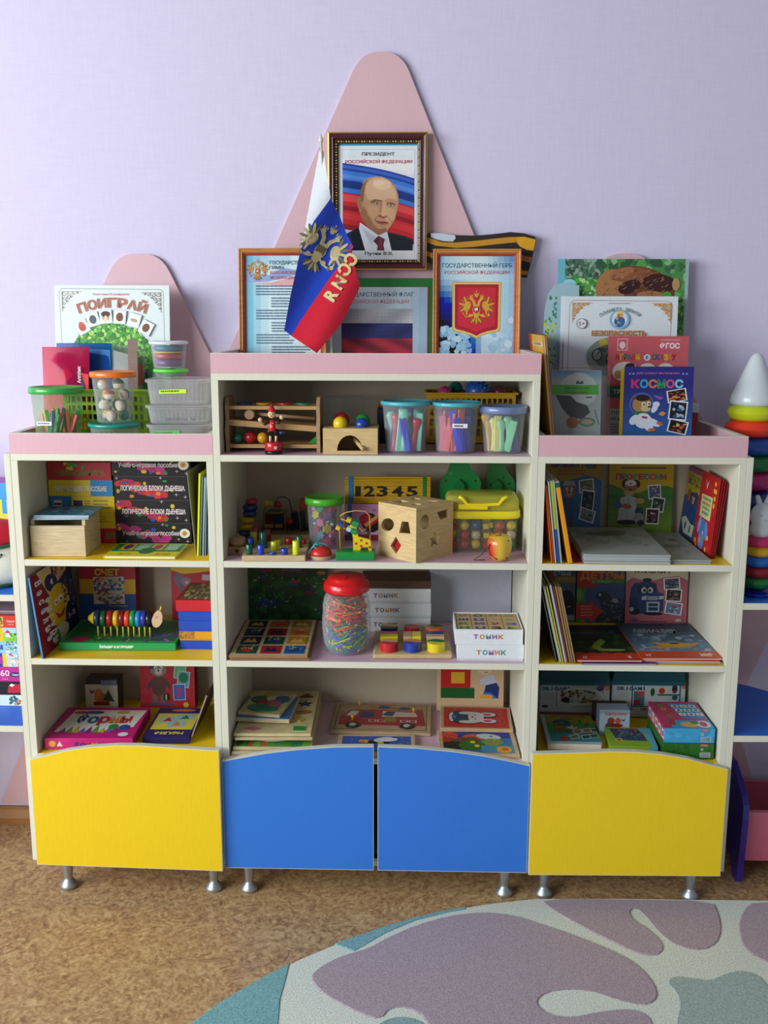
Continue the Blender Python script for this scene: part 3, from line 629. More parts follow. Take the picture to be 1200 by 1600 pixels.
# hymn: crop coords 365,380 scale 5.714
a = Art(110, 160, 740, 1075); a.grad(110, 160, 740, 1075, lambda u, v: mix(mix('6fc0d8', 'd5eef0', min(1, abs(u-.02)*3.2)), '57a9d4', max(0, (abs(v-.5)-.36)*3)*(u < .6)), 10, 14)
a.poly([(120, 300), (300, 330), (430, 265), (560, 290), (740, 240), (740, 400), (520, 330), (300, 385), (120, 395)], '8fb0dc'); a.poly([(150, 400), (330, 392), (520, 345), (740, 420), (740, 480), (520, 430), (300, 415)], 'e8b0b0')
eagle(a, 212, 290, 105, 'c98f4a', '8a5a28'); a.text('ГОСУДАРСТВЕННЫЙ', 505, 222, 32, '35495c', w=385); a.text('ГИМН', 368, 265, 30, '35495c', w=118); a.text('РОССИЙСКОЙ', 430, 308, 26, 'c85a70', w=228); a.text('ФЕДЕРАЦИИ', 420, 352, 26, 'c85a70', w=210)
for i, (x, y) in enumerate(((195, 420), (325, 525), (195, 632), (325, 740), (195, 845), (325, 950))): a.dashes(x, y, x+345, y+96, 4, '56708a', .42, i)
M, w_, h = up(374.5, 511, 389, ZC, .285, 5)
pframe('certificate_frame', 'orange wooden frame with printed verses and a small crest, left of the flag', M, w_, h, .0115, .014, 'c98a45', a, 'wood', 'b5433c', .0045)
# coat: crop 660,355 scale 6.316
a = Art(178, 335, 880, 1370); a.grad(178, 335, 880, 1370, lambda u, v: mix(mix('cfe6ec', '6fb4d8', max(0, min(1, (abs(u-.5)*2)**2*.7+.2*(v > .8)))), '2f6fb8', max(0, (u-.62)*2.2*(1-v*5))), 14, 18)
a.blobs(190, 1050, 480, 1300, ['9cc4de', '8ab8da', 'b8d6e6', '7fb0d6'], 46, 55, 3); a.blobs(640, 960, 870, 1300, ['9cc4de', 'a9cde2', 'c6dfea'], 36, 48, 4)
a.text('ГОСУДАРСТВЕННЫЙ ГЕРБ', 530, 426, 40, '35495c', w=650); a.text('РОССИЙСКОЙ ФЕДЕРАЦИИ', 530, 495, 32, 'c04a5e', w=608)
sh = lambda g: [(300+g, 588+g), (762-g, 588+g), (758-g, 1055-g*.6), (740-g, 1085-g), (640, 1100-g), (580, 1120-g), (532, 1155-g*1.3), (480, 1120-g), (420, 1100-g), (320+g, 1080-g), (303+g, 1055-g*.6)]
a.poly(sh(0), 'c8a850'); a.poly(sh(10), 'e0c878'); a.poly(sh(24), 'b01c30'); a.poly([(x*.86+532*.14, y*.86+840*.14) for x, y in sh(24)], 'cc2a3c'); eagle(a, 530, 850, 185, 'd9a83c', '9a6c1e')
M, w_, h = up(676, 812.5, 390, ZC, .305, 5)
pframe('certificate_frame', 'orange wooden frame with a gold crest on a red shield, right of the flag', M, w_, h, .0115, .014, 'c98a45', a, 'wood', 'b5433c', .0045)
# flag sheet: crop 545,430 scale 8.889 ; sheet spans left to about x=-420
a = Art(-400, 190, 1040, 1230); a.grad(-400, 190, 1040, 1230, lambda u, v: mix('c8dde6', '8fb4d6', max(0, u-.75)*3+.1*v), 12, 8)
a.text('ГОСУДАРСТВЕННЫЙ ФЛАГ', 325, 290, 58, '35495c', w=1050); a.text('РОССИЙСКОЙ ФЕДЕРАЦИИ', 325, 390, 48, 'c04a5e', w=910)
a.grad(-180, 490, 835, 690, lambda u, v: mix('dcdfe2', '9aa0aa', .5+.5*math.sin(u*9+v*2)*.8), 20, 4); a.grad(-180, 690, 835, 900, lambda u, v: mix('3c4284', '2c2f66', .5+.5*math.sin(u*7+v*3)), 16, 4); a.grad(-180, 900, 835, 1110, lambda u, v: mix('c83248', '7a2038', .5+.5*math.sin(u*11-v*5)), 20, 6)
M, w_, h = up(500, 677, 435, ZC, .335, 4)
t = thing('certificate_frame', 'green bordered landscape sheet showing a tricolour flag, standing behind the flag', 'picture frame', M)
MB().box(0, -.004, 0, w_, 0, h, '1c7a34', .0006).build('green_mount', 'card', t); MB().box(.012, -.0055, .008, w_-.012, -.004, h-.021, 'b5433c', .0004).build('inner_slip', 'card', t)
a.mesh((X_*(w_-.031), Z_*(h-.033), -Y_, Vector((.0155, -.0056, .011))), t, 'picture')
# striped ribbon card, crop 660,355 scale 6.316
def rp(x, y): return (660+x/6.316, 355+y/6.316)
o_ = [(45, 75), (75, 52), (320, 78), (520, 84), (700, 68), (870, 48), (1000, 60), (1115, 95), (1120, 128), (1085, 300), (1030, 498), (960, 495), (960, 230), (700, 210), (480, 230), (480, 370), (100, 370), (30, 335), (28, 230), (35, 150)]
YR = .352; W3 = lambda x, y: (lambda p: (p.x, p.z))(A(*rp(x, y), YR))
rb = thing('ribbon_card', 'black and orange striped ribbon cut from card behind the red shield frame', 'ribbon', T(*[(lambda p: (p.x, YR, p.z))(A(*rp(600, 200), YR))][0]))
O_ = rb.location; rel = lambda pts: [(W3(x, y)[0]-O_.x, W3(x, y)[1]-O_.z) for x, y in pts]
MB().prism(rel(o_), -.0008, .0008, '2a241f').build('black_card', 'card', rb)
for pts, c in (([(50, 100), (200, 150), (330, 152), (550, 132), (700, 115), (860, 98), (925, 98), (925, 150), (860, 155), (700, 172), (500, 195), (330, 205), (200, 190), (130, 182), (45, 150)], 'c98e22'), ([(32, 232), (100, 258), (100, 308), (34, 278)], 'c98e22'), ([(960, 270), (1078, 300), (1068, 352), (960, 325)], 'b4683a'), ([(960, 425), (1042, 432), (1032, 472), (960, 470)], 'c98e22'), ([(925, 98), (1000, 94), (1118, 122), (1095, 232), (1030, 225), (960, 190), (930, 150)], 'd9a01c'), ([(80, 58), (200, 62), (322, 82), (328, 110), (300, 142), (210, 138), (130, 118), (85, 100)], 'c6d4e2')):
    MB().prism(rel(pts), -.0014, -.0008, c).build('stripe', 'card', rb)
# table flag : crop 340,180 scale 2.3077
def fq(x, y, Y=.235): return A(340+x/2.3077, 180+y/2.3077, Y)
fo = (lambda p: Vector((p.x, .235, ZC)))(fq(395, 858))
fg = thing('table_flag', 'small white blue and red table flag with a gold crest hanging on its stick', 'flag', T(fo)); inv = T(-fo)
def add(o): o.matrix_parent_inverse = inv; return o
tipz = fq(372, 92)
add(MB().tube([Vector((fo.x+.012, .24, ZC+.006)), (tipz.x, .24, tipz.z)], .0028, 'd8dccf', 8).build('stick', 'plastic', fg)); add(MB().lathe([(.004, 0), (.006, .004), (.0045, .009), (.0001, .02)], 'd8dccf', 10, (tipz.x, .24, tipz.z-.003)).build('finial', 'plastic', fg))
add(MB().lathe([(.03, 0), (.03, .004), (.012, .008), (.005, .02), (.0001, .02)], 'd8dccf', 20, (fo.x+.012, .24, ZC)).build('foot', 'plastic', fg))
Lp = [(362, 150), (345, 240), (332, 330), (312, 430), (298, 490), (283, 560), (263, 650), (240, 775)]; Rp = [(385, 150), (402, 240), (425, 320), (452, 400), (478, 470), (496, 545), (515, 620), (500, 660)]
Bt = [(240, 775), (265, 795), (300, 818), (345, 850), (360, 858), (385, 845), (440, 760), (500, 660)]
def cl(st, a_, n, fy):
    return [fq(*a_(s_), fy(s_)) for s_ in [i/n for i in range(n+1)]]
def lerp(P, t): k = min(int(t*(len(P)-1)), len(P)-2); f = t*(len(P)-1)-k; return (P[k][0]*(1-f)+P[k+1][0]*f, P[k][1]*(1-f)+P[k+1][1]*f)
# white | blue | red bands as strips between traced lines (crop coordinates), folds in depth
WBl = [(408, 300), (380, 350), (345, 385), (315, 425), (300, 480)]; BRl = [(490, 475), (440, 540), (385, 615), (325, 700), (265, 795)]
def fold(x, y): return .235-.012*math.sin((x*.9+y*.45)/34)-.018*max(0, min(1, (y-200)/400))
def strip(nm, P, Q, col, n=24, m=10):
    mb = MB(); vs = []
    for i in range(n+1):
        a0, b0 = lerp(P, i/n), lerp(Q, i/n)
        for j in range(m+1): x, y = a0[0]*(1-j/m)+b0[0]*j/m, a0[1]*(1-j/m)+b0[1]*j/m; vs.append(tuple(fq(x, y, fold(x, y))))
    N_ = len(vs); vs += [(v[0], v[1]+.0012, v[2]) for v in vs]; q = [(i*(m+1)+j, i*(m+1)+j+1, (i+1)*(m+1)+j+1, (i+1)*(m+1)+j) for i in range(n) for j in range(m)]
    mb.add(vs, q+[tuple(N_+k for k in reversed(f)) for f in q], col, True); return add(mb.build(nm, 'cloth', fg))
strip('white_band', [(366, 130), (355, 190), (340, 270), (328, 340), (312, 420), (298, 490)], [(382, 130), (390, 190), (402, 262), (408, 300), (345, 385), (298, 490)], 'dfe6ee')
strip('blue_band', [(408, 300), (345, 385), (312, 420), (298, 490), (283, 560), (263, 650), (240, 775)], [(408, 300), (440, 365), (470, 440), (490, 475), (440, 540), (385, 615), (265, 795)], '1f3fb0')
strip('red_band', [(462, 425), (490, 475), (440, 540), (385, 615), (325, 700), (265, 795)], [(462, 425), (482, 500), (498, 560), (515, 620), (440, 760), (358, 858)], 'c81e34')
a = Art(240, 340, 540, 700); eagle(a, 375, 482, 108, 'b3a678', '5f5a44', 'c02030', 33)
for ch, x, y in (('R', 408, 648), ('N', 437, 602), ('С', 458, 556), ('С', 480, 520)): a.text(ch, x, y, 43, 'c9b877', rot=-57, off=.04, out='6e6238', ow=.03, mirror=ch == 'С')
mb = MB(); 
for pts, c, z in a.F:
    n0 = len(mb.v); mb.v += [fq(p[0], p[1], fold(p[0], p[1])-.0016-z*.6) for p in pts]; mb.f.append(list(range(n0, len(mb.v)))); mb.c.append(c); mb.s.append(False)
add(mb.build('crest_and_lettering', 'print', fg))

# ================================================================ left tray
zt = ZS
M, w_, h = up(87.5, 266, 446, zt, .250, 6)
a = Art(40, 35, 1110, (pj(Vector((-.68, .250, zt)))[1]-440)*6, 'dfeceb')
a.line([(110, 800), (85, 110), (90, 85), (110, 65), (1030, 75), (1055, 95), (1062, 800)], 5, '7c8a90'); corner(a, 112, 95, 180, '8c8478'); corner(a, 1030, 105, 180, '8c8478', -1)
a.text('Светлана Вохринцева', 565, 118, 18, 'c8706c', w=335); a.letters('ПОИГРАЙ', 250, 905, 198, 84, ['a8604a'], .03, 'd9b79a', .03, arc=62)
a.ell(560, 760, 400, 370, '4fae36', 40); a.blobs(200, 380, 920, 800, GRN+['c0e87c', '2c8a3c'], 620, 30, 5, lambda x, y: ((x-560)/380)**2+((y-760)/385)**2 < 1)
for i, (x, y, r_, c) in enumerate(((300, 425, -28, 'c04a34'), (400, 355, -17, '4a5a68'), (520, 330, -5, 'c9a070'), (650, 332, 5, '7a4426'), (783, 362, 17, 'b0a878'), (893, 432, 28, '7a4a24'))):
    a.rot(x, y, 118, 130, r_, 'c2d2dc'); a.rot(x, y, 108, 120, r_, 'eef2f2'); a.ell(x, y, 34, 42 if i != 4 else 16, c, 12, r_)
    if i == 2: a.ell(x, y-25, 44, 28, '4a2a1c', 14); a.ell(x, y+20, 16, 34, 'e8dcc0', 10)
    if i == 0: a.ell(x-12, y-28, 24, 22, 'd05a3c', 10)
a.blobs(620, 620, 900, 800, ['3c8a34', '2c7034', '6ab848'], 60, 30, 8); a.text('Ω', 890, 850, 60, '333')
book('picture_album', 'white card album with a green leafy mound, at the back of the left tray', 'album', M, w_, h, .005, a, 'e4ecea')
# plastic folders in the tray
def bag(name, label, px, Y, lean, col, kind, rz=0, parts=(), th=.008, pz=None):
    M, w_, h = up(px[0], px[1], px[2], zt if pz is None else pz, Y, lean, rz); t = thing(name, label, 'folder', M)
    n, m = 14, 14; vs = []
    for i in range(n+1):
        for j in range(m+1):
            u, v = i/n, j/m; vs.append((u*w_, -th*(math.sin(math.pi*u)*math.sin(math.pi*min(1, v*1.1)))**.6*(1+.25*math.sin(9*u+5*v)), v*h))
    N_ = len(vs); vs += [(v[0], .001, v[2]) for v in vs]; q = [(i*(m+1)+j, i*(m+1)+j+1, (i+1)*(m+1)+j+1, (i+1)*(m+1)+j) for i in range(n) for j in range(m)]
    mb = MB(); mb.add(vs, q+[tuple(N_+k for k in reversed(f)) for f in q], col, True); mb.build('sleeve', kind, t)
    for nm, pts, c, yy in parts: MB().prism([(u*w_, v*h) for u, v in pts], yy, yy+.0009, c).build(nm, 'card', t)
    return t, w_, h
bag('plastic_folder', 'blue plastic folder standing behind the magenta one', (90, 176, 536), .205, 6, '1f7fd0', 'tinted', parts=[('sheet', [(.04, .02), (.97, .02), (.97, .93), (.04, .96)], '2a86d6', -.001)])
t, w_, h = bag('plastic_folder', 'glossy magenta plastic folder full of coloured card, left side of the left tray', (68, 141, 542), .172, 5, 'e02a6a', 'tinted', parts=[('card_sheet', [(.35, .05), (.9, .05), (.9, .62), (.75, .75), (.45, .62)], '5a2a50', -.004), ('card_sheet', [(.3, .05), (.95, .05), (.9, .3), (.55, .42), (.36, .48)], 'e09a20', -.0055), ('card_sheet', [(.62, .05), (.98, .05), (.98, .72), (.78, .74)], 'e23a3a', -.003), ('card_sheet', [(.03, .1), (.5, .1), (.68, .7), (.5, .8), (.06, .55)], 'ee4a86', -.002)])
a = Art(0, 0, 60, 20); a.text('Апплик', 30, 10, 12, 'f2f2f2', w=54); a.mesh((Z_*.045, -X_*.014, -Y_, Vector((w_*.86, -.0095, h*.62))), t, 'brand_print')
t, w_, h = bag('plastic_bag', 'clear plastic bag with grey pieces leaning behind the orange lidded tub', (176, 228, 538), .200, 6, 'e4ecea', 'clear', parts=[('grey_sheet', [(.05, .05), (.45, .05), (.5, .9), (.05, .94)], '9aa09e', -.001), ('red_piece', [(.55, .55), (.95, .6), (.95, .78), (.55, .86)], 'b05038', -.002)])
M, w_, h = up(201, 216, 530, zt, .185, 5, 0); one('wooden_ruler', 'flat brown grey ruler standing in front of the clear bag', 'ruler', MB().box(0, 0, 0, w_, .002, h, '8a6f66', .0004), 'wood', M)
# lime basket
def basket(label, xl, xr, yt, z, Y, dep, h, col, rows=4, cols=12, name='basket', rimover=.004):
    a_, b_ = A(xl, yt, Y), A(xr, yt, Y); w_ = b_.x-a_.x; t = thing(name, label, 'basket', T(a_.x, Y, z)); tp = .006
    def wall(L, holes, m):
        P = []
        for r_ in range(rows):
            for c in range(int(holes)):
                cw = (L-.012)/holes; x0 = .006+c*cw+cw*.16; x1 = x0+cw*.68; rh = (h*.82)/rows; z0 = h*.13+r_*rh+rh*.14; z1 = z0+rh*.72; P.append([(x0, z0), (x1, z0), (x1, z1), (x0, z1)])
        mb = cut([(0, 0), (L, 0), (L, h), (0, h)], P, .0016, col); mb.v = [m @ v for v in mb.v]; mb.build('lattice_wall', 'plastic', t)
    wall(w_, cols, Matrix()); wall(w_, cols, T(0, dep, 0)); k = max(3, int(cols*dep/w_)); wall(dep, k, T(.001, .001, 0) @ RZ(90)); wall(dep, k, T(w_, .001, 0) @ RZ(90))
    MB().box(0, 0, 0, w_, dep, .002, col).build('base', 'plastic', t)
    mb = MB(); r = rimover
    mb.box(-r, -r, h, w_+r, .001, h+.005, col, .001).box(-r, dep-.001, h, w_+r, dep+r, h+.005, col, .001).box(-r, .001, h, .001, dep-.001, h+.005, col, .001).box(w_-.001, .001, h, w_+r, dep-.001, h+.005, col, .001); mb.build('rim', 'plastic', t)
    return t
zb_ = A(140, 612, .165).z-ZS
basket('lime green lattice basket behind the tubs on the left tray', 98, 228, 612, ZS+.0005, .132, .038, zb_, 'a5cc2a', 5, 15)
# tubs on the left tray
def tubpx(name, label, xl, xr, yt, z, Y, rb_k, lidcol, lidh, **k):
    """round tub centred at depth Y; xl..xr: lid edges; yt: lid top row"""
    c = A((xl+xr)/2, yt, Y); r = (A(xr, yt, Y).x-A(xl, yt, Y).x)/2; f = A((xl+xr)/2, yt, Y-r); g = A((xl+xr)/2, yt, Y)
    h = (f.z if k.pop('near', False) else g.z)-z; rl = r; rt = r*k.pop('rt', .92)
    return tub(name, label, T(c.x, Y, z), rt, r*rb_k, h, lidcol, lidh, rlid=rl, **k), c.x, r, h
def sticks(label, cat, c, z, r, h, cols, n, wd, name='counting_stick', seed=1, tilt=16, kind='plastic', thk=None, group=None, colnames=None, ring=(.15, .72)):
    """separate long pieces standing in a tub"""
    q = random.Random(seed)
    for i in range(n):
        a0 = q.uniform(0, 6.28); rr = q.uniform(*ring)*r; ci = i % len(cols); L = h*q.uniform(.8, 1.0); ti = q.uniform(-tilt, tilt)
        M = T(c[0]+rr*math.cos(a0), c[1]+rr*math.sin(a0), z+.004) @ RZ(q.uniform(-40, 40)) @ RY(ti)
        lb = label % colnames[ci] if colnames else label
        one(name, lb, cat, MB().box(-wd/2, -(thk or wd)/2, 0, wd/2, (thk or wd)/2, L, cols[ci], wd*.15), kind, M, group=(group % colnames[ci]) if colnames else group)
t, cx, r, h = tubpx('lidded_tub', 'clear tub with green lid full of counting sticks, at the left end of the tray', 46, 129, 604, ZS, .075, .78, '2fae4e', .014, body='b9dfa8')
a = Art(0, 0, 100, 30, 'f2f6fa'); a.dashes(8, 8, 92, 24, 1, '6a7a9a', .8, 2); a.mesh((X_*.034, Z_*.009, -Y_, Vector((-.03, -r*.86, h*.42))), t, 'label')
sticks('%s counting stick inside the green lidded tub', 'counting stick', (cx, .075), ZS, r*.80, h*.66, ['1f9a48', 'e05a28', '3a4ab0', 'e8c828', 'b02038', '2fb060'], 34, .0085, seed=3, tilt=22, group='%s counting sticks in the green lidded tub', colnames=['dark green', 'orange', 'blue', 'yellow', 'crimson', 'light green'], thk=.0035, ring=(.05, .66))
# teal tub carrying the orange lidded tub
t, cx2, r2, h2 = tubpx('lidded_tub', 'low tub with teal lid underneath the orange lidded tub', 139, 218, 664, ZS, .075, .86, '12988c', .008, near=True)
t, cx3, r3, h3 = tubpx('lidded_tub', 'clear tub with orange lid and painted wooden pegs, middle of the left tray', 141, 211, 580, ZS+h2, .075, .76, 'f07a1c', .013)
q = random.Random(5)
k = 0
for lay in range(5):
    for j in range(3):
        an = j*2.09+lay*1.0+.5; rr = r3*.43; x, y, z = cx3+rr*math.cos(an), .075+rr*math.sin(an), ZS+h2+.0165+lay*.0235
        if z > ZS+h2+h3-.022: continue
        cc_ = ['1f7a5a', 'e8b828', 'c03a48', '3a4a9a', 'd8cfc0'][k % 5]; k += 1
        t = thing('wooden_peg_doll', 'wooden peg with %s cap inside the orange lidded tub' % ['green', 'yellow', 'red', 'blue', 'plain'][(k-1) % 5], 'toy peg', T(x, y, z) @ RZ(j*70) @ RX([90, 0, 80][j % 3]) @ T(0, 0, -.0085), group='wooden pegs with %s caps' % ['green', 'yellow', 'red', 'blue', 'plain'][(k-1) % 5])
        MB().lathe([(.009, 0), (.013, .003), (.013, .011), (.010, .014)], 'e0d3ba', 16).build('peg_body', 'wood', t); MB().lathe([(.0122, .012), (.0122, .0145), (.008, .0195), (.0001, .021)], cc_, 16).build('cap', 'paint', t)
# stack of clear food boxes on the right side of the left tray
def foodbox(label, xl, xr, yt, z, Y, dep, lab=None, ridge=True, h=None):
    a_, b_ = A(xl, yt, Y), A(xr, yt, Y); h = h or a_.z-z; w_ = b_.x-a_.x; t = thing('food_container', label, 'container', T((a_.x+b_.x)/2, Y+dep/2, z))
    sy = dep/w_; r = w_/2
    MB().lathe([(r*.84, 0), (r*.88, .003), (r*.95, h-.006), (r*.94, h-.006), (r*.865, .004), (.001, .0025)], 'dfe4e2', 40, cap=False, sy=sy, pw=7).build('body', 'frost', t)
    MB().lathe([(r*.95, h-.008), (r, h-.007), (r, h-.001), (r*.97, h), (r*.92, h-.003), (.001, h-.003)], 'f4f8f8', 40, cap=False, sy=sy, pw=7).build('lid', 'frost', t)
    if ridge:
        mb = MB()
        for i in range(13): x = (-.8+i*1.6/12)*r; mb.tube([(x*.94, -dep/2*.885, .006), (x*1.0, -dep/2*.955, h-.012)], .0009, 'e8eeee', 5)
        mb.build('ribs', 'clear', t)
    if lab:
        u, v, w2, h2_, c = lab; a = Art(0, 0, 100, 14, c); a.dashes(5, 3, 90, 12, 1, '3a5a28', .6, 4); a.mesh((X_*w2+Z_*.0015, Z_*h2_, -Y_, Vector((-w_/2+u*w_, -dep/2*.96, h*v))), t, 'label')
    return t, (a_.x+b_.x)/2, w_, h
t, fx, fw_, fh = foodbox('lowest clear food container with a bright green label, right side of the left tray', 224, 327, 664, ZS, .05, .15, (.13, .5, .062, .016, '4fd84a'), False)
t, fx, fw_, fh2 = foodbox('middle clear ribbed food container of the stack on the left tray', 223, 326, 633.5, ZS+fh, .06, .13)
for i in range(4): one('toy_piece', 'small dark piece inside the middle clear container', 'toy piece', MB().ball((0, 0, .003), .007, '3a3836', 8, 1.6, 1, .5), 'plastic', T(fx-.03+i*.018, .12+.008*(i % 2), ZS+fh+.0035) @ RZ(i*40), 'dark pieces in the middle clear container')
t, fx, fw_, fh3 = foodbox('upper clear food container with a lime label on the left tray stack', 222, 324, 593, ZS+fh+fh2, .06, .13, (.25, .45, .062, .009, 'c6f03a'))
z4 = ZS+fh+fh2+fh3
t, cx5, r5, h5 = tubpx('small_tub', 'small clear tub with lime green lid on the food container stack', 240, 293, 576, z4, .105, .86, '5ce83a', .007, body='c4d8c8')
t, cx6, r6, h6 = tubpx('small_tub', 'small clear tub with white lid and modelling dough, topmost on the left tray', 233, 293, 533, z4+h5, .105, .8, 'dfe9ec', .006, lkind='plastic')
for i, (zz, hh, c, nm) in enumerate(((.004, .016, '6a3a80', 'purple'), (.021, .012, 'b03a4a', 'red'), (.034, .004, 'e8c83a', 'yellow'), (.039, .012, '2a78a8', 'blue'))):
    one('dough_layer', '%s modelling dough layer inside the white lidded tub' % nm, 'dough', MB().lathe([(r6*.70, 0), (r6*.73+zz*.1, hh*.5), (r6*.70, hh), (.001, hh)], c, 24), 'plastic', T(cx6, .105, z4+h5+.002+zz))
one('dough_lump', 'green dough lump inside the small lime lidded tub', 'dough', MB().ball((0, 0, .010), .02, '8ab89a', 14, 1, 1, .5), 'plastic', T(cx5, .105, z4+.0035))
P = A(223, 584, .2); one('green_clip', 'dark green clip standing by the album behind the food containers', 'clip', MB().box(-.012, 0, 0, .014, .012, P.z-ZS+.006, '0f5a38', .003), 'plastic', T(P.x, .228, ZS))

# ================================================================ left cabinet, upper bay (z = Z1)
Yb = .170
def stackbox(px, y0, y1, Y, art, col, label, zb, lcol=None, group=None, name='game_box', dep=.15, cat='box'):
    a_, b_ = A(px[0], (y0+y1)/2, Y), A(px[1], (y0+y1)/2, Y); h = A(px[0], y0, Y).z-zb; w_ = b_.x-a_.x
    gbox(name, label, cat, T(a_.x, Y, zb), w_, dep, h, col, {'front': art}, 0, group=group); return zb+h
def dien(kind):
    a = Art(0, 0, 400, 125, '16141a'); q = random.Random(kind)
    cols = ['c42a2a', 'd83a28', 'b02060'] if kind in (1, 2) else ['c02a80', 'a82a70', 'c83a8a']
    for i in range(16): a.ell(10+i*17+q.uniform(-8, 8), 22+i*5+q.uniform(-14, 22), q.uniform(16, 30), q.uniform(13, 22), cols[i % 3], 14)
    for i in range(9): a.ell(20+i*36, q.uniform(6, 112), q.uniform(7, 15), q.uniform(6, 12), ['e0c020', '2a5ab0', 'e8882a', '2a8a4a'][i % 4], 12)
    if kind in (1, 2): a.text('ЛОГИЧЕСКИЕ БЛОКИ ДЬЕНЕША', 205, 64, 26, 'ece8ea', w=345, off=.03, out='8a1420', ow=.05)
    else: a.text('Учебно-игровое пособие', 185, 62, 26, 'ece8ea', w=300, off=.02, out='501030', ow=.04); a.ell(365, 62, 28, 28, 'eee8da', 20); a.ell(365, 62, 13, 14, 'c8962c', 12)
    a.rect(0, 0, 400, 4, '4a4450'); a.rect(0, 119, 400, 125, '050507')
    for x, y in ((332, 98), (15, 12), (380, 110), (250, 10)): a.line([(x-8, y), (x+8, y)], 2, 'f0d0d8'); a.line([(x, y-8), (x, y+8)], 2, 'f0d0d8')
    return a
z = Z1
z = stackbox((181.5, 299), 816.5, 850, Yb, dien(3), '18161c', 'bottom black box with pink splashes in the right stack of the left cabinet', z)
z = stackbox((181, 296.5), 780.5, 816, Yb, dien(1), '18161c', 'second black box from the bottom with red splashes in the left cabinet', z+.0003)
z = stackbox((178.5, 295), 743.5, 780, Yb, dien(2), '18161c', 'third black box from the bottom with red splashes in the left cabinet', z+.0003)
zz = stackbox((174, 297), 709, 743, Yb, dien(4), '18161c', 'topmost black box with pink splashes under the top of the left cabinet', z+.0003)
def edubox(k):
    a = Art(0, 0, 355, 85)
    if k == 0: a.rect(0, 0, 355, 85, 'b82430'); a.blobs(100, 5, 200, 30, ['e0c020', '2a9a4a'], 14, 18, 2); a.text('РАЗВИВАЮЩАЯ ИГРА', 180, 50, 22, '2f6a3a', w=275, off=.03, out='c8b030', ow=.03)
    if k == 1: a.rect(0, 0, 355, 85, 'e0c420'); a.rect(232, 0, 355, 85, '2a8ac8'); a.text('ОБУЧАЮЩЕЕ ПОСОБИЕ', 176, 46, 26, 'ece6d8', w=292, off=.03, out='4a2a50', ow=.06)
    if k == 2: a.rect(0, 0, 355, 85, 'e0c420'); a.rect(0, 0, 120, 85, '2a7ab0'); a.rect(22, 22, 66, 74, 'd8d8d8'); a.rect(24, 36, 64, 48, '8a1a2a'); a.rect(24, 60, 64, 72, 'c8502a'); a.rect(130, 22, 180, 74, '3a1a50'); a.dashes(190, 24, 230, 74, 4, '7a7040'); a.dashes(240, 20, 340, 76, 3, '8a8040')
    if k == 3: a.rect(0, 0, 355, 85, 'dcbc1c'); a.dashes(180, 20, 340, 60, 3, '9a8a30')
    if k == 4: a.rect(0, 0, 355, 85, 'b81c2c'); a.text('ЛОТО', 330, 44, 34, '1a7a4a', w=70, off=.04, out='e0c020', ow=.04)
    return a
z = Z1
for k, (y0, x0, x1, lab) in reversed(list(enumerate(((722, 74, 173, 'topmost red box of the left stack in the left cabinet'), (750, 76, 176, 'yellow and blue training box, second from the top in the left cabinet'), (775, 78, 179, 'blue and yellow box with small pictures, middle of the left stack'), (800, 79, 180, 'plain yellow box, second from the bottom of the left stack'), (825, 81, 181, 'bottom red box of the left stack behind the plywood box'))))):
    z = stackbox((x0, x1), y0, y0+25, Yb, edubox(k), ['a81c28', 'd8b81c', 'd8b81c', 'd0b01a', 'a8182a'][k], lab, z+.0003)
# plywood box with books
p0, p1, p2 = F(47, 869.5, Z1), F(132, 869.5, Z1), F(161, 850, Z1); w_ = (p1-p0).length; d_ = .128; h_ = A(90, 822, p0.y).z-Z1
M = T(p0.x+.004, p0.y, p0.z) @ RZ(math.degrees(math.atan2((p1-p0).y, (p1-p0).x)))
t = thing('plywood_box', 'open pale plywood box holding thin blue booklets in the left cabinet', 'box', M); c = 'd3bf98'
MB().box(0, 0, 0, w_, .008, h_, c, .0006).build('front_panel', 'wood', t); MB().box(0, d_-.008, 0, w_, d_, h_+.012, c, .0006).build('back_panel', 'wood', t)
for x in (0, w_-.008): MB().box(x, .008, 0, x+.008, d_-.008, h_+.012, c, .0006).build('side_panel', 'wood', t)
MB().box(.008, .008, .002, w_-.008, d_-.008, .008, c).build('floor_panel', 'wood', t)
for i, (zz, c, lab) in enumerate(((.0, '5aa0b0', 'lowest pale blue booklet on the plywood box'), (.004, '3a8ab8', 'middle blue booklet on the plywood box'), (.008, '2a7aa0', 'top teal booklet with pictures on the plywood box'))):
    a = Art(0, 0, 100, 70, c); a.blobs(5, 5, 95, 65, ['2a6a8a', '3f8a5a', 'b05a5a', '6ab0c8', '2a4a80'], 40, 9, i)
    book('booklet', lab, 'booklet', M @ T(.004+i*.002, .006, h_+.012+.0003+zz) @ RZ(3-i*2) @ T(0, 0, .0038) @ RX(-90), w_*1.02, .115, .0038, a, c, paper='e4eaea')
# flat yellow green booklet
a = Art(0, 0, 430, 75, '2f8a3a'); a.rect(0, 48, 430, 75, 'e6dc1c'); a.frame(0, 0, 430, 75, 4, 'e6dc1c')
for i, c in enumerate(('6a3a70', '9ad0b0', 'b04a60', 'a8d8b8')): a.rect(45+i*92, 5, 125+i*92, 40, ['e0c030', '8ac8a0', 'd8c84a', '9ad0a8'][i]); a.ell(85+i*92, 22, 26, 15, c, 14)
a.ell(225, 44, 50, 18, '2a7a38', 14); a.text('ЛОТО', 110, 63, 10, 'b8a81c', w=80); a.text('ДЕТЯМ', 340, 63, 10, 'b8a81c', w=90)
flatbook('booklet', 'flat yellow and green booklet on the shelf in front of the black boxes', 'booklet', (161.5, 868.5), (273.5, 869.5), 849, Z1+.007, .0065, a, 'dcd21c')
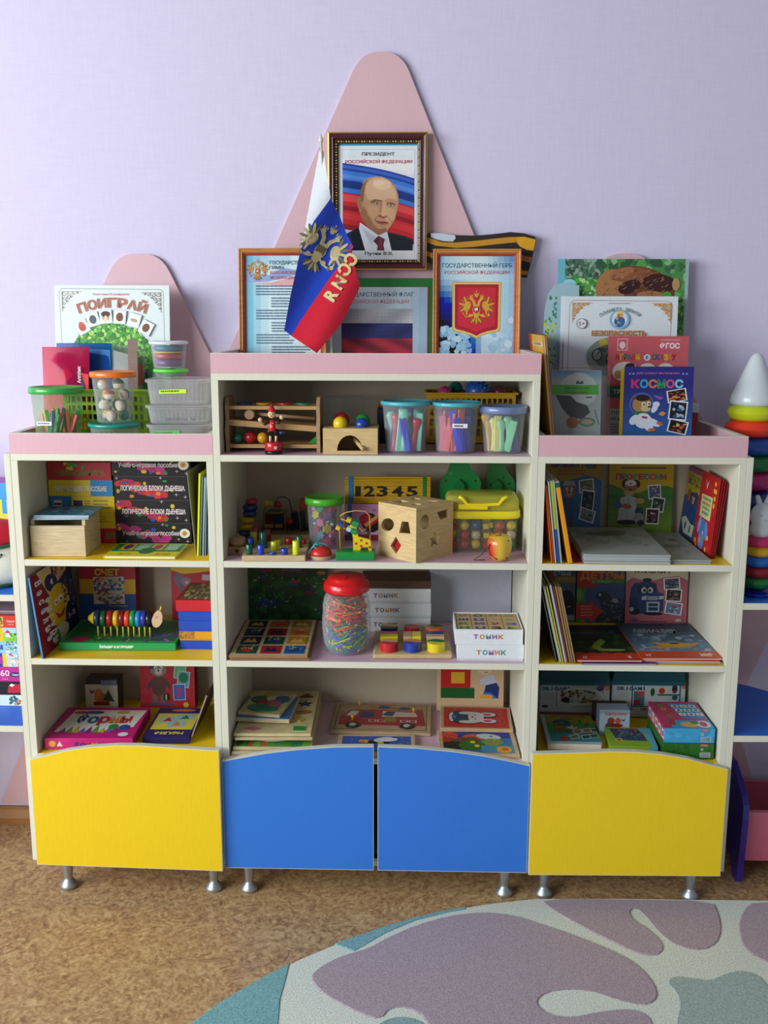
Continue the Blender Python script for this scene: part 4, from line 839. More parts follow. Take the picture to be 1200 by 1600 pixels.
# folders at the right of the bay
for nm, lab, pb, pt, c, th, dep, dx, ht in (('folder', 'grey plastic folder leaning beside the black boxes', (305.5, 867), (291.8, 737), '8a8c86', .0015, .285, .06, 0), ('folder', 'lime yellow folder standing beside the grey folder', (307.6, 868.5), (310.5, 740), 'd8e022', .004, .29, .045, 0),
        ('document_file', 'blue grey paper file next to the lime folder', (311.5, 868), (315, 745), '8aa4a6', .003, .28, .03, 0), ('document_file', 'pale grey paper file, second right of the lime folder', (316, 868), (319, 746), '98b2b4', .003, .28, .025, 0), ('document_file', 'grey paper file, third right of the lime folder', (320, 868), (321.5, 747), '7f989c', .0022, .28, .02, 0), ('document_file', 'light paper file against the right side of the left cabinet', (325, 868), (325.5, 748), 'a4babb', .0018, .28, .012, 0)):
    M, h, d = slab(pb, pt, None, Z1, dep, 0); t = thing(nm, lab, 'folder', M)
    MB().box(0, 0, .0, th*.35, d, h, c).box(th*.65, 0, 0, th, d, h, c).box(0, -.0005, 0, th, .001, h, c).build('cover', 'plastic', t); MB().box(th*.35, .002, .001, th*.65, d-.002, h-.003, 'dfe3e0').build('papers', 'paper', t)

# ================================================================ left cabinet, middle bay (z = Z2)
M, h, d = slab((68, 1029), (46, 903), None, Z2+.0005, .262, .0)
a = Art(0, 0, 260, 490, '8a1834')   # u: front to back
a.poly([(40, 0), (130, 0), (150, 180), (95, 175)], 'e0c88a'); a.ell(120, 110, 40, 60, '1c2a68', 16, -20); a.ell(128, 105, 14, 18, 'd8e0e8', 10)
a.rect(130, 0, 260, 490, '1c3a60'); a.poly([(135, 0), (235, 0), (225, 90), (160, 130)], 'd8b890'); a.blobs(140, 0, 225, 80, ['c04030', '4a8a4a', '8a6a50'], 16, 13, 3)
a.ell(145, 265, 72, 128, 'e8c41c', 30); a.ell(160, 235, 16, 26, 'f4f0ea', 12); a.ell(163, 240, 6, 10, '222', 8); a.ell(128, 240, 12, 20, 'f4f0ea', 12); a.ell(130, 243, 5, 8, '222', 8); a.poly([(110, 290), (145, 330), (180, 300), (165, 345), (130, 345)], 'c02820')
a.ell(215, 380, 42, 90, '16183a', 20); a.text('3-8', 215, 375, 34, 'd8d8e0', rot=0, w=52); a.ell(130, 430, 55, 50, 'd8d8c0', 16); a.ell(100, 440, 25, 50, '4a9a3a', 12)
a.blobs(180, 150, 258, 330, ['2a5a8a', '8a2a4a', '3a7ab0', '5a2a60'], 26, 14, 7)
a.letters('Весёлые', 30, 330, -30, 44, ['e8e6ee']) if False else None
for i, ch in enumerate('Весёлые'): a.text(ch, 40+i*3, 60+i*58, 36, 'e4e6f0', rot=90, off=.05, out='2a4a8a', ow=.05)
for i, ch in enumerate('фигуры'): a.text(ch, 82+i*2, 195+i*50, 40, 'e4e6f0', rot=90, off=.05, out='2a4a8a', ow=.05)
t = thing('picture_book', 'large tilted book with a yellow smiling face in the left cabinet', 'book', M)
MB().box(-.004, 0, 0, -.0028, d, h, '3a6a9a').box(-.0012, 0, 0, 0, d, h, '8a1834').box(-.004, -.0008, 0, 0, 0, h, '4a8ab8').build('cover', 'print', t); MB().box(-.0028, .001, .001, -.0012, d-.001, h-.001, 'e0dccf').build('pages', 'paper', t)
a.mesh((Y_*d, Z_*h, X_, Vector((0, 0, 0))), t, 'cover_print')
M, w_, h = up(125, 212, 876, Z2, .275, 4)
a = Art(365, -30, 700, 420); a.rect(365, -30, 700, 110, 'b82430'); a.rect(365, 110, 700, 215, 'd8a82a'); a.rect(365, 215, 700, 420, '1c4a90'); a.text('СЧЕТ', 530, 60, 44, 'd8c84a', w=145, off=.06)
a.poly([(445, 95), (630, 90), (635, 285), (448, 290)], 'c8c8b8'); a.blobs(455, 100, 625, 282, ['c04038', '3a6aa8', 'e0d8c8', '5a8a6a', 'd8a840', '8a4a6a', 'dcdcdc'], 110, 18, 4); a.dashes(535, 298, 680, 310, 1, 'c8b868')
gbox('game_box', 'upright red yellow and blue counting game box at the back of the left cabinet', 'box', M, w_, .04, h, 'a02430', {'front': a}, 0)
# red animal box behind the blue boxes
M, w_, h = up(268, 331, 878, Z2, .285, 3)
a = Art(920, -20, 1180, 420, 'b8323c'); a.poly([(920, 45), (1000, 70), (1100, 60), (1180, 45), (1180, -20), (920, -20)], 'd8b830'); a.ell(975, 115, 38, 55, '7a6a78', 14, -20); a.ell(1015, 125, 32, 32, '8a7884', 12); a.ell(1020, 130, 12, 12, 'd89a90', 10); a.ell(985, 170, 16, 35, '6a5a6a', 10); a.rot(1150, 95, 60, 40, 5, 'b8b0b0')
gbox('game_box', 'upright red and yellow box with a grey elephant behind the stacked blue boxes', 'box', M, w_, .03, h, 'a82a34', {'front': a}, 0)
# green box
M, w_, d = lying((92, 1004.3), (274, 1005), 968, Z2+.0195, .019)
a = Art(240, 350, 965, 500); a.rect(240, 350, 965, 500, '1c6a34'); a.frame(240, 350, 965, 500, 12, '2a9a50'); a.ell(350, 478, 60, 16, 'a02848', 16); a.blobs(420, 370, 720, 490, ['2a7a3a', '8aa84a', '2a3a6a', '3a8a4a', 'c8b84a'], 60, 24, 5, asp=.5); a.blobs(760, 440, 940, 495, ['5a3a8a', '6a4a9a', '8a6ab0'], 26, 24, 6, asp=.5)
b = Art(0, 0, 710, 50, '1fa055'); b.text('Большие и маленькие', 350, 26, 22, 'eef4ee', w=205, off=.04)
gbox('game_box', 'flat green game box lying under the wooden caterpillar', 'box', M, w_, d, .019, '1a9450', {'top': a, 'front': b}, .9)
zc = Z2+.0195
# caterpillar on the box
P0, P1 = F(146, 992, zc), F(245, 995, zc); ax = (P1-P0); yy = (P0.y+P1.y)/2
sc_ = (A(240, 975, yy).x-A(150, 975, yy).x)/90
ct = thing('caterpillar_toy', 'wooden caterpillar with coloured ring segments standing on the green box', 'toy', T(A(190, 975, yy).x, yy, zc))
X0 = A(190, 975, yy).x; segs = [('14385a', 153), ('1a5a34', 163), ('a01c28', 173), ('e0b41c', 183), ('7a1424', 192), ('e0462a', 200.5), ('159a48', 209), ('2a82d0', 217.5), ('2a3a9a', 226), ('14121c', 234)]
hz = A(190, 966, yy).z-zc; Rr = 13*sc_
add2 = lambda o: o
MB().lathe([(.001, -.012), (.006, -.010), (.014, 0), (Rr*.85, .008), (Rr*.88, .010)], 'e4c41c', 24, (A(146, 970, yy).x-X0-.001, 0, hz), 'X').build('tail_cone', 'paint', ct)
MB().cyl((A(146, 970, yy).x-X0, 0, hz), .004, 95*sc_, 'c8a878', 10, 'X').build('core_rod', 'wood', ct)
for i, (c, x) in enumerate(segs):
    xx = (A(x, 970, yy).x-X0); MB().lathe([(Rr*.5, -4.4*sc_), (Rr*.92, -3.6*sc_), (Rr, -1.5*sc_), (Rr, 1.5*sc_), (Rr*.92, 3.6*sc_), (Rr*.5, 4.4*sc_)], c, 24, (xx, 0, hz-.001*(i % 2)), 'X').build('ring_segment', 'paint', ct)
    MB().cyl((xx, -.002, 0), .0022, hz-Rr*.5, 'd8c840', 8).build('foot_peg', 'paint', ct)
hx_ = A(248.5, 970, yy).x-X0
MB().prism([(hx_+math.cos(t_)*.0135*(1.0 if math.sin(t_) < 0 else .9)+.004*math.sin(t_), hz+.0035+math.sin(t_)*.0215) for t_ in [k*.35 for k in range(18)]], -.016, -.004, 'd9b993').build('head', 'wood', ct)
MB().box(hx_-.006, -.004, hz-.004, hx_+.004, .004, hz+.004, 'c8a878').build('neck', 'wood', ct); MB().cyl((0, 0, 0), .0022, .014, 'e4c41c', 8).build('antenna', 'paint', ct).matrix_local = T(hx_+.006, -.01, hz+.021) @ RY(15)
MB().ball((hx_-.001, -.0163, hz+.009), .0012, '2a1a14', 8).build('eye', 'paint', ct)
# stacked boxes at right
IR = -.4158
def rbox(label, xl, y0, y1, col, zb_, Y, dep, front=None, top=None, name='flat_box'):
    a_ = A(xl, (y0+y1)/2, Y); h = A(xl, y0, Y).z-zb_; arts = {}
    if front: arts['front'] = front
    if top: arts['top'] = top
    gbox(name, label, 'box', T(a_.x, Y, zb_), IR-a_.x, dep, h, col, arts, .8); return zb_+h
z = rbox('bottom blue box of the right stack in the left cabinet', 281.5, 1001, 1014.5, '1c48b8', Z2, .076, .17)
a = Art(0, 0, 200, 50, 'd89a20'); a.rect(0, 0, 80, 50, 'b07830'); a.blobs(0, 5, 80, 45, ['8a5a28', 'c89040'], 20, 8, 3)
z = rbox('orange brown box between the blue boxes', 280, 986.5, 1000, 'c88a20', z+.0003, .076, .17, a)
z = rbox('thick blue box, third from the bottom of the right stack', 279, 970, 986, '1c48b8', z+.0003, .076, .17)
z = rbox('blue box under the red box of the right stack', 278.5, 954, 970, '1c46b4', z+.0003, .076, .17)
a = Art(0, 0, 220, 120, '8a2a28'); a.rect(20, 8, 214, 112, '6a5a4a'); a.blobs(22, 10, 210, 108, ['8a7a60', '4a4a40', 'a89068', 'c0a878', '5a6a50'], 90, 14, 9)
z = rbox('red flat box with a picture lid on top of the blue boxes', 274.5, 937.5, 953, 'c01c28', z+.0003, .07, .16, None, a)

# ================================================================ left cabinet, lower bay (z = Z3)
M, w_, d = lying((69.5, 1153.5), (207, 1153.2), 1105, Z3+.029, .0285)
a = Art(0, 0, 600, 230, 'c01c74'); a.poly([(70, 20), (590, 25), (560, 150), (470, 165), (330, 185), (200, 190), (30, 185)], 'e4e4dc')
for x, c in ((120, 'c05a30'), (240, '3a4a80'), (200, '4a5a9a'), (430, 'c8b060'), (520, 'e8e0d0')): a.ell(x, 40, 50, 12, c, 16)
a.letters('Формы', 130, 520, 90, 60, ['1a3a7a', '1a6a9a', 'c02a50', 'd8842a', 'c03028'], .08, '1c2c5c', .03)
for i in range(9): a.poly([(60+i*45, 190), (90+i*45, 155-(i % 3)*8), (110+i*45, 192)], ['8a2a8a', '5a9a3a', 'c8b030', '7a5a9a'][i % 4])
a.ell(420, 150, 34, 20, '2a8a3a', 14); a.ell(500, 155, 40, 20, '2a4a9a', 14); a.ell(520, 205, 36, 14, 'd8dce8', 14)
b = Art(0, 0, 600, 85, 'd02a7c'); b.ell(50, 45, 24, 24, 'e8b83a', 16); b.poly([(80, 65), (100, 25), (122, 65)], 'ece4c0'); b.letters('Формы', 200, 400, 48, 34, ['1c3c8a', '1c3c8a', 'c03028', 'd8b82a', '1a6a9a'], .06, 'e8e8f0', .08)
gbox('game_box', 'large magenta game box with coloured letters in the lower bay of the left cabinet', 'box', M, w_, d, .0285, 'c8247a', {'top': a, 'front': b}, .95)
M, w_, h = up(134, 184, 1062, Z3, .255, 3)
a = Art(320, 130, 525, 330, 'c8c2a8'); a.rect(320, 130, 525, 165, '2a2622'); a.rect(420, 140, 520, 170, '6a7a9a'); a.ell(405, 235, 30, 45, 'c87a30', 14); a.ell(440, 250, 40, 30, 'b86a28', 12); a.poly([(345, 190), (362, 205), (382, 195), (370, 220), (350, 222)], '8a3a6a'); a.poly([(430, 260), (465, 195), (505, 270)], '2a4a30'); a.rect(370, 270, 470, 292, '8a2a24')
t = gbox('card_box', 'small box with a duckling picture at the back of the lower left bay', 'box', M, w_, .05, h, '4a4034', {'front': a}, 0)
M, w_, h = up(219, 304, 1030, Z3, .290, 3)
a = Art(680, -20, 1045, 310, 'b02434'); a.blobs(680, -20, 1045, 300, ['b82a3a', 'a82030'], 50, 30, 6); kid(a, 805, 130, 270, '8a8078', '5a3a30', '6a6460', ear='7a7068', muz='c8c0b0'); a.ell(757, 35, 16, 16, '1c2a6a', 12)
for x, y, r_, c in ((950, 60, 5, '6ab88a'), (972, 118, 7, '7a9ab0'), (942, 205, -2, '2a6ac0')): a.rot(x, y, 82, 108, r_, 'c8d4d8'); a.rot(x, y, 74, 100, r_, c)
a.ell(972, 108, 32, 34, '157a50', 18); a.text('5', 942, 205, 58, 'c0346a', off=.08); a.rect(835, 215, 875, 262, '2a1430'); a.text('1', 853, 240, 34, 'd8c850', off=.06); a.rect(740, 278, 900, 292, '3a5a90'); a.ell(985, 290, 18, 18, 'd8b040', 12)
gbox('game_box', 'upright crimson number game box at the back of the lower left bay', 'box', M, w_, .035, h, '8a1c2c', {'front': a}, 0)
M, w_, d = lying((222.5, 1151.5), (295.8, 1152), 1106, Z3+.018, .0175)
a = Art(0, 0, 330, 300, '2a2268'); a.rect(20, 60, 320, 225, 'd8cc48'); a.ell(190, 25, 90, 14, 'c87a40', 16)
for x, y, c in ((110, 125, 'b82a30'), (230, 100, '1f7a3a'), (190, 170, 'd8842a')): a.rot(x, y, 130, 55, -8, '9ac0c4'); a.poly([(x-35, y+18), (x, y-26), (x+35, y+16)], c)
a.text('ФИГУРЫ', 170, 262, 24, 'e0d84a', w=200, off=.05)
gbox('card_box', 'dark blue and yellow shapes card box beside the magenta box', 'box', M, w_, d, .0175, '221c60', {'top': a}, .9)
M, h, d = slab((296, 1159), (323, 1084), None, Z3+.0015, .24, 0)
t = thing('dark_board', 'thin dark board leaning on the right side of the lower left bay', 'board', M); MB().box(0, 0, 0, .0025, d, h-.004, '3a2a20').build('panel', 'wood', t); MB().box(-.0004, -.001, 0, .0029, .0002, h-.004, '9a9080').build('edge_strip', 'wood', t)

# ================================================================ left edge unit
PYZ = F(20, 1102.5, .45).y
PU = [2*pj(Vector((x, PYZ, .53)))[0] for x in (-1.1715, -.8815)]
def pz(label, y0, y1, col, zb_, art, lid=.6):
    Y = PYZ; h = A(20, y0, Y).z-zb_; x1 = -.8815; t = gbox('puzzle_box', label, 'box', T(x1-.29, Y, zb_), .29, .15, h, col, {'front': art}, 0); return zb_+h
def pa(bg, f): a = Art(PU[0], 0, PU[1], 40, bg); a.z += 1e-5; f(a); return a
# px to art: 1px ~ 1 unit at right end
z = .450
z = pz('lowest white puzzle box at the left edge', 1086, 1101.5, 'd4e2e4', z, pa('d8e8ea', lambda a: a.blobs(24, 6, 58, 34, ['d87a30', '3a6a90', '5a8a4a', 'e09a50', '2a3a5a'], 30, 7, 1)))
z = pz('black puzzle box with a red car, second from the bottom at the left edge', 1065, 1086, '1c1a1e', z+.0003, pa('1c1a1e', lambda a: (a.poly([(20, 34), (24, 14), (40, 8), (60, 8), (60, 34)], 'c42838'), a.poly([(26, 12), (34, 6), (44, 10), (36, 16)], 'e8e8e8'), a.ell(-40, 22, 12, 6, 'c42838'))))
z = pz('magenta puzzle box marked 60 at the left edge', 1042, 1064, 'b02a80', z+.0003, pa('b8308a', lambda a: (a.text('60', 16, 17, 17, 'f0e0ea', w=28), a.dashes(6, 32, 30, 37, 1, 'd890c0'), a.ell(48, 21, 18, 7, '3a2a6a'), a.text('Castor', 49, 21, 6, 'fff', w=22), a.text('60', -45, 17, 17, 'f0e0ea', w=24))))
z = pz('blue puzzle box with yellow stripe under the magenta box', 1021, 1041, '2a3ab0', z+.0003, pa('2a3ab4', lambda a: (a.rect(12, 0, 24, 40, 'e8c828'), a.rect(24, 0, 60, 40, 'b8d4e0'), a.blobs(26, 2, 60, 38, ['d8e4ea', '8ab8c8', 'c05a50', 'e8c8a0'], 30, 7, 2), a.text('35', 3, 20, 20, 'c03a90', w=20, off=.05))))
z = pz('light blue puzzle box in the middle of the left edge stack', 1002, 1021, '88c4e8', z+.0003, pa('8cc8ea', lambda a: (a.text('68', 8, 20, 16, '1c4a9a', w=16, off=.06), a.blobs(26, 2, 60, 38, ['d8e8f0', '6a9a5a', 'a8ccd8', '4a7a9a'], 28, 7, 3))))
z = pz('blue puzzle box with a farmhouse picture at the left edge', 981, 1001, '2a3ab0', z+.0003, pa('2a3ab4', lambda a: (a.rect(8, 0, 20, 40, 'e8c828'), a.rect(20, 0, 60, 40, '8ac85a'), a.rect(20, 0, 60, 16, 'a8d8f0'), a.poly([(24, 16), (34, 6), (44, 16)], 'c04030'), a.rect(26, 16, 42, 28, 'eee8d8'), a.blobs(40, 18, 60, 38, GRN, 16, 6, 4), a.text('35', 1, 20, 18, 'c03a90', w=20))))
z = pz('red puzzle box on top of the left edge stack', 962, 980, 'd03a2a', z+.0003, pa('d83e2c', lambda a: (a.rect(-20, 4, 22, 36, 'e8c850'), a.blobs(-18, 6, 20, 34, ['3a7a4a', '5a9ac8', 'c8a030', '8a5a3a'], 30, 6, 5), a.text('Castor', 46, 18, 8, 'f4e4e0', w=26), a.dashes(36, 28, 58, 34, 1, 'f0b0a0'))))
z7 = z+.0003
one('grey_booklet', 'mauve grey booklet lying on the red puzzle box at the left edge', 'booklet', MB().box(0, 0, 0, .25, .17, .005, '8a7a90', .0006).box(.02, .0, .005, .24, .16, .009, 'b0a0b8', .0006), 'card', T(-1.14, PYZ+.01, z7))
# embroidered cushion-like toy house and gift boxes on the upper left shelf
zz = .7742
cs = thing('embroidered_bag', 'white embroidered cloth bag with green trim and red top at the left edge', 'bag', T(-.968, .10, zz))
mb = MB(); mb.lathe([(.02, 0), (.07, .006), (.088, .03), (.085, .07), (.055, .10), (.03, .112)], 'dfe2da', 28, sy=.75, pw=3); mb.build('cloth_body', 'cloth', cs)
mb = MB(); mb.lathe([(.06, .098), (.065, .12), (.055, .15), (.02, .158), (.001, .16)], 'c8203a', 24, sy=.75, pw=2.6); mb.build('red_top', 'cloth', cs)
MB().torus((0, 0, .098), .064, .004, '2a5a40', 28, 8, 1).build('green_trim', 'cloth', cs); MB().torus((0, 0, .007), .071, .004, '2a5a40', 28, 8, 1).build('green_trim', 'cloth', cs)
mb = MB(); q = random.Random(4)
for i in range(40): an = q.uniform(-2.9, -.2); z_ = q.uniform(.02, .085); rr = .0885-abs(z_-.045)*.12; mb.ball((rr*math.cos(an), rr*.78*math.sin(an), z_), q.uniform(.003, .006), ['a03038', '4a5a50', '303030', '7a8a7a'][i % 4], 7, 1, .6, 1)
mb.build('embroidery', 'cloth', cs)
a = Art(0, 0, 100, 60, '3aa0e0'); a.text('КН', 70, 24, 22, 'e8e04a', w=34, off=.08); a.rect(0, 42, 100, 60, 'c060c0')
gbox('gift_box', 'bright blue and violet box behind the embroidered bag at the left edge', 'box', T(-1.10, .22, zz), .16, .09, .225, 'b45ac0', {'front': a}, 0)
# ================================================================ middle cabinet, top bay (z = ZS)
def Xat(x, y, Y): return A(x, y, Y).x
# ball run
Yf = .045; sc = (Xat(500, 660, Yf)-Xat(352, 660, Yf))/148; x0 = Xat(352.5, 660, Yf); x1 = Xat(500, 660, Yf); zT = lambda y: A(425, y, Yf).z-ZS
br = thing('ball_run', 'wooden ball run with wavy end panels at the left of the top bay', 'toy', T(x0, Yf, ZS)); Wd = x1-x0; H = zT(621)
wav = [(-.004, 0), (-.002, H*.15), (-.010, H*.4), (0, H*.62), (-.006, H*.85), (.01, H), (.06, H), (.085, H*.8), (.078, H*.5), (.09, H*.25), (.084, 0), (.06, 0), (.04, .012), (.02, 0)]
for nm, x in (('end_panel', 0), ('end_panel', Wd-.008)): MB().prism(wav, x, x+.008, 'a58a68', 'YZ').build(nm, 'wood', br)
def ramp(za, zb_, th, nm, y0=.0, y1=.075):
    mb = MB(); mb.add([(x, y, z+t) for x, z in ((.008, za), (Wd-.008, zb_)) for y in (y0, y1) for t in (0, th)], [(0, 1, 3, 2), (4, 6, 7, 5), (0, 4, 5, 1), (2, 3, 7, 6), (0, 2, 6, 4), (1, 5, 7, 3)], 'b8935f'); return mb.build(nm, 'wood', br)
ramp(zT(640), zT(640), .008, 'top_bar', 0, .012); ramp(zT(640), zT(640), .008, 'top_bar', .063, .075); ramp(zT(665), zT(674.5), .013, 'sloping_track'); ramp(zT(700), zT(700), .008, 'bottom_rail')
tp = zT(640)+.0085
for x, c, nm in ((381, '1c3fa0', 'blue'), (412, 'd8931c', 'orange'), (445, 'b82430', 'red'), (474.5, '1a7a4e', 'green')):
    one('wooden_disc', '%s wooden disc on top of the ball run' % nm, 'disc', MB().cyl((0, 0, 0), .0185, .004, c, 28, b=.001), 'paint', T(Xat(x, 632, Yf+.03), Yf+.0385, ZS+tp))
for x, r_, c, nm in ((371.6, 8.5, '14604a', 'green'), (391, 9.6, 'a81c26', 'red'), (410.3, 9, 'd89a1c', 'yellow')):
    rr = r_*sc; one('wooden_ball', '%s wooden ball on the bottom rail of the ball run' % nm, 'ball', MB().ball((0, 0, 0), rr, c, 22), 'paint', T(Xat(x, 687, Yf+.012), Yf+.016, ZS+zT(700)+.0082+rr))
mh = thing('wooden_mallet', 'wooden mallet lying on the sloping track of the ball run', 'mallet', T(Xat(390, 650, Yf+.01), Yf+.006, ZS+zT(665.5)+.0245)); MB().cyl((0, 0, 0), .0115, .045, 'b09070', 22, 'Y', b=.0015).build('mallet_head', 'wood', mh)
q1 = Xat(494, 661, Yf+.03)-Xat(390, 650, Yf+.03); MB().tube([(.0118, .022, 0), (q1*.96, .026, -.0105)], .0042, 'b09070', 8).build('handle', 'wood', mh)
one('green_triangle', 'green wooden triangle block on the bottom rail of the ball run', 'block', MB().prism([(0, 0), (.018, 0), (.018, .016)], 0, .012, '1f9a34'), 'paint', T(Xat(482, 695, Yf+.03), Yf+.03, ZS+zT(700)+.0083))
# push puppet
Yp = .022; k_ = (Xat(441, 690, Yp)-Xat(414, 690, Yp))/27; pp = thing('push_puppet', 'small wooden push puppet in red and black on a red drum base', 'toy figure', T(Xat(427.5, 700, Yp), Yp, ZS)); zp = lambda y: A(427, y, Yp).z-ZS
hb_ = zp(690.5); MB().cyl((0, 0, 0), 13.5*k_, hb_*.3, '151314', 28).build('black_foot', 'paint', pp); MB().cyl((0, 0, hb_*.3), 13.5*k_, hb_*.7, 'c41426', 28, b=.001).build('drum_base', 'paint', pp)
a = Art(0, 0, 10, 10); [a.ell(5+3*math.cos(t_), 5+3*math.sin(t_), 1.6, 1.6, 'f0dce0', 8) for t_ in (0, 1.26, 2.5, 3.8, 5)]; a.mesh((X_*.008, Z_*.008, -Y_, Vector((.003, -13.5*k_-.0006, hb_*.45))), pp, 'flower_print')
P = lambda x, y: ((x-427.5)*k_, 0, zp(y))
for x in (422.5, 431.5):
    MB().tube([P(x, 690), P(x+.3, 681)], .0028, 'e0c8a0', 8).build('leg', 'wood', pp)
MB().tube([P(419, 678), P(423, 670)], .0045, '16121a', 8).build('trouser_leg', 'paint', pp); MB().tube([P(432, 679), P(430, 670)], .0045, '16121a', 8).build('trouser_leg', 'paint', pp)
MB().lathe([(.0075, 0), (.009, .004), (.0075, .014), (.0055, .022), (.003, .026)], 'c41426', 18, P(426, 674)).build('torso', 'paint', pp)
for x, y in ((427, 666), (428, 661)): MB().ball((P(x, y)[0], -.008, P(x, y)[2]), .0016, 'e8c03a', 8).build('button', 'paint', pp)
MB().tube([P(421, 659), P(415, 663), P(411, 660)], .0036, '16121a', 8).build('sleeve', 'paint', pp); MB().tube([P(431, 659), P(436, 661), P(440, 656)], .0036, '16121a', 8).build('sleeve', 'paint', pp)
MB().ball(P(407.6, 656), .0052, 'dcc096', 14).build('hand', 'wood', pp); MB().ball(P(441, 652), .0052, 'dcc096', 14).build('hand', 'wood', pp)
MB().ball(P(425.5, 647.5), .0088, 'e0c8a0', 20).build('head', 'wood', pp); MB().lathe([(.0092, 0), (.0085, .002), (.005, .010), (.0015, .017), (.0001, .018)], 'c41426', 20, P(425.8, 643)).build('pointed_hat', 'paint', pp)
for dx in (-.003, .003): MB().ball((P(425.5, 647)[0]+dx, -.0084, P(425, 646.5)[2]), .0011, '221', 8).build('eye', 'paint', pp)
MB().ball((P(424.8, 649)[0], -.0088, P(425, 649.5)[2]), .0014, 'b05a30', 8).build('nose', 'paint', pp)
MB().ball(P(441, 676), .005, '1c3468', 12, 1.5, 1, .8).build('tassel', 'paint', pp)
# hammer ball box
Yh = .018; xa, xb = Xat(504.5, 690, Yh), Xat(590, 690, Yh); hh = A(547, 669.5, Yh).z-ZS; W = xb-xa; D = .105
hbx = thing('hammer_box', 'light wooden box with an arched hole and a peg sticking out', 'toy', T(xa, Yh, ZS)); kx = W/402
cxh = (948-750)*kx; rh = 94*kx; zb0 = (540-515)*kx
o = cut([(0, 0), (W, 0), (W, hh), (0, hh)], [[(cxh+rh*math.cos(t_), zb0+rh*1.22*math.sin(t_)) for t_ in [math.pi*i/20 for i in range(21)]]], .007, 'd2b680'); o.build('front_panel', 'wood', hbx)
MB().box(0, D-.007, 0, W, D, hh, 'c8aa74', .0005).build('back_panel', 'wood', hbx); MB().box(0, .007, 0, .007, D-.007, hh, 'c8aa74').build('side_panel', 'wood', hbx); MB().box(W-.007, .007, 0, W, D-.007, hh, 'c8aa74').build('side_panel', 'wood', hbx)
o = cut([(.007, .007), (W-.007, .007), (W-.007, D-.007), (.007, D-.007)], [circ(W*.30, D*.35, .0125), circ(W*.70, D*.35, .0125), circ(W*.30, D*.7, .0125), circ(W*.70, D*.7, .0125)], .006, 'd2b680', 'XY'); o.v = [v+Vector((0, 0, hh-.0065)) for v in o.v]; o.build('top_panel', 'wood', hbx)
MB().tube([(cxh+.0, .06, hh*.62), (cxh+21*sc, -.012, hh*.22)], .0048, 'c8a870', 12).build('peg', 'wood', hbx)
for fx_, fy, c, nm, dz in ((.30, .35, 'e4c61c', 'yellow', .004), (.30, .7, 'b01c2a', 'red', .008), (.70, .35, '1c3f9c', 'blue', .002), (.70, .7, '1f8a34', 'green', .006)):
    one('hammer_ball', '%s ball resting in a hole on top of the light wooden hammer box' % nm, 'ball', MB().ball((0, 0, 0), .0145+dz*.5, c, 22), 'paint', T(xa+W*fx_, Yh+D*fy, ZS+hh+.003+dz))
# clear container behind
t = thing('clear_box', 'dull clear plastic box with dark contents behind the hammer box', 'container', T(Xat(507, 650, .2), .2, ZS)); w_ = Xat(566, 650, .2)-Xat(507, 650, .2); h = A(540, 622, .2).z-ZS
MB().box(0, 0, 0, w_, .1, h, 'b8c0c0', .003).build('body', 'clear', t); 
for i, (c, nm) in enumerate((('c8501c', 'orange'), ('b81c2a', 'red'), ('1c4a9a', 'blue'), ('c87a2a', 'brown'), ('1a1c20', 'black'))): one('toy_piece', '%s piece inside the clear box behind the hammer box' % nm, 'toy piece', MB().box(0, 0, 0, .014, .014, .030-.003*i, c, .002), 'plastic', T(Xat(509, 650, .2)+.004+i*.0155, .215, ZS+.0015), 'pieces in the clear box')
one('dark_box', 'dark blue box in the shadow left of the clear tubs', 'box', MB().box(0, 0, 0, .03, .09, .085, '1c2a4a', .001), 'card', T(Xat(589, 660, .2), .215, ZS)); one('orange_cap', 'orange cap on the dark blue box beside the clear tubs', 'cap', MB().cyl((0, 0, 0), .012, .010, 'c0401c', 18, b=.001), 'plastic', T(Xat(592, 640, .2)+.011, .25, ZS+.0855))
# three clear tubs with coloured pegs
def pegtub(name, label, xl, xr, yt, Y, rbk, lc_, lh, cols, names, n, seed, wd, kinds=0, hk=.8):
    t, cx, r, h = tubpx(name, label, xl, xr, yt, ZS, Y, rbk, lc_, lh, rt=.93); q = random.Random(seed)
    for i in range(n):
        an = -2.9+2.6*((i*.618) % 1) if i < n*.6 else q.uniform(0, 3); rr = r*(.6 if i < n*.6 else .4)*q.uniform(.8, 1.05); ci = i % len(cols); L = h*hk*q.uniform(.8, 1.05); ti = q.uniform(-13, 13)
        nm = names[ci]; lb = '%s plastic tweezer strip inside the %s' % (nm, label.split(' with ')[0].replace('clear tub', 'tub')+' with '+label.split(' with ')[1].split(',')[0])
        M = T(cx+rr*math.cos(an), Y+rr*math.sin(an), ZS+.005) @ RZ(q.uniform(-25, 25)) @ RY(ti)
        mb = MB().box(-wd/2, -.003, 0, wd/2, .003, L, cols[ci], .0012)
        if kinds and i % 2 == 0: mb = MB().lathe([(.002, 0), (wd*.55, .003), (wd*.4, .012), (wd*.32, L*.6), (wd*.55, L*.8), (wd*.7, L*.9), (wd*.45, L)], cols[ci], 12, sy=.5)
        one('plastic_strip', lb[:110], 'strip', mb, 'plastic', M, group='%s strips in the %s' % (nm, label.split(',')[0]))
    return t, cx, r, h
t, cx, r, h = pegtub('lidded_tub', 'clear tub with cyan lid, left of the three in the top bay', 595, 673.5, 625.5, .068, .79, '4fb4c4', .009, ['7fd8c0', '2838d0', 'c02848', '7fd8c0'], ['mint', 'royal blue', 'crimson', 'mint'], 18, 3, .0165, 1)
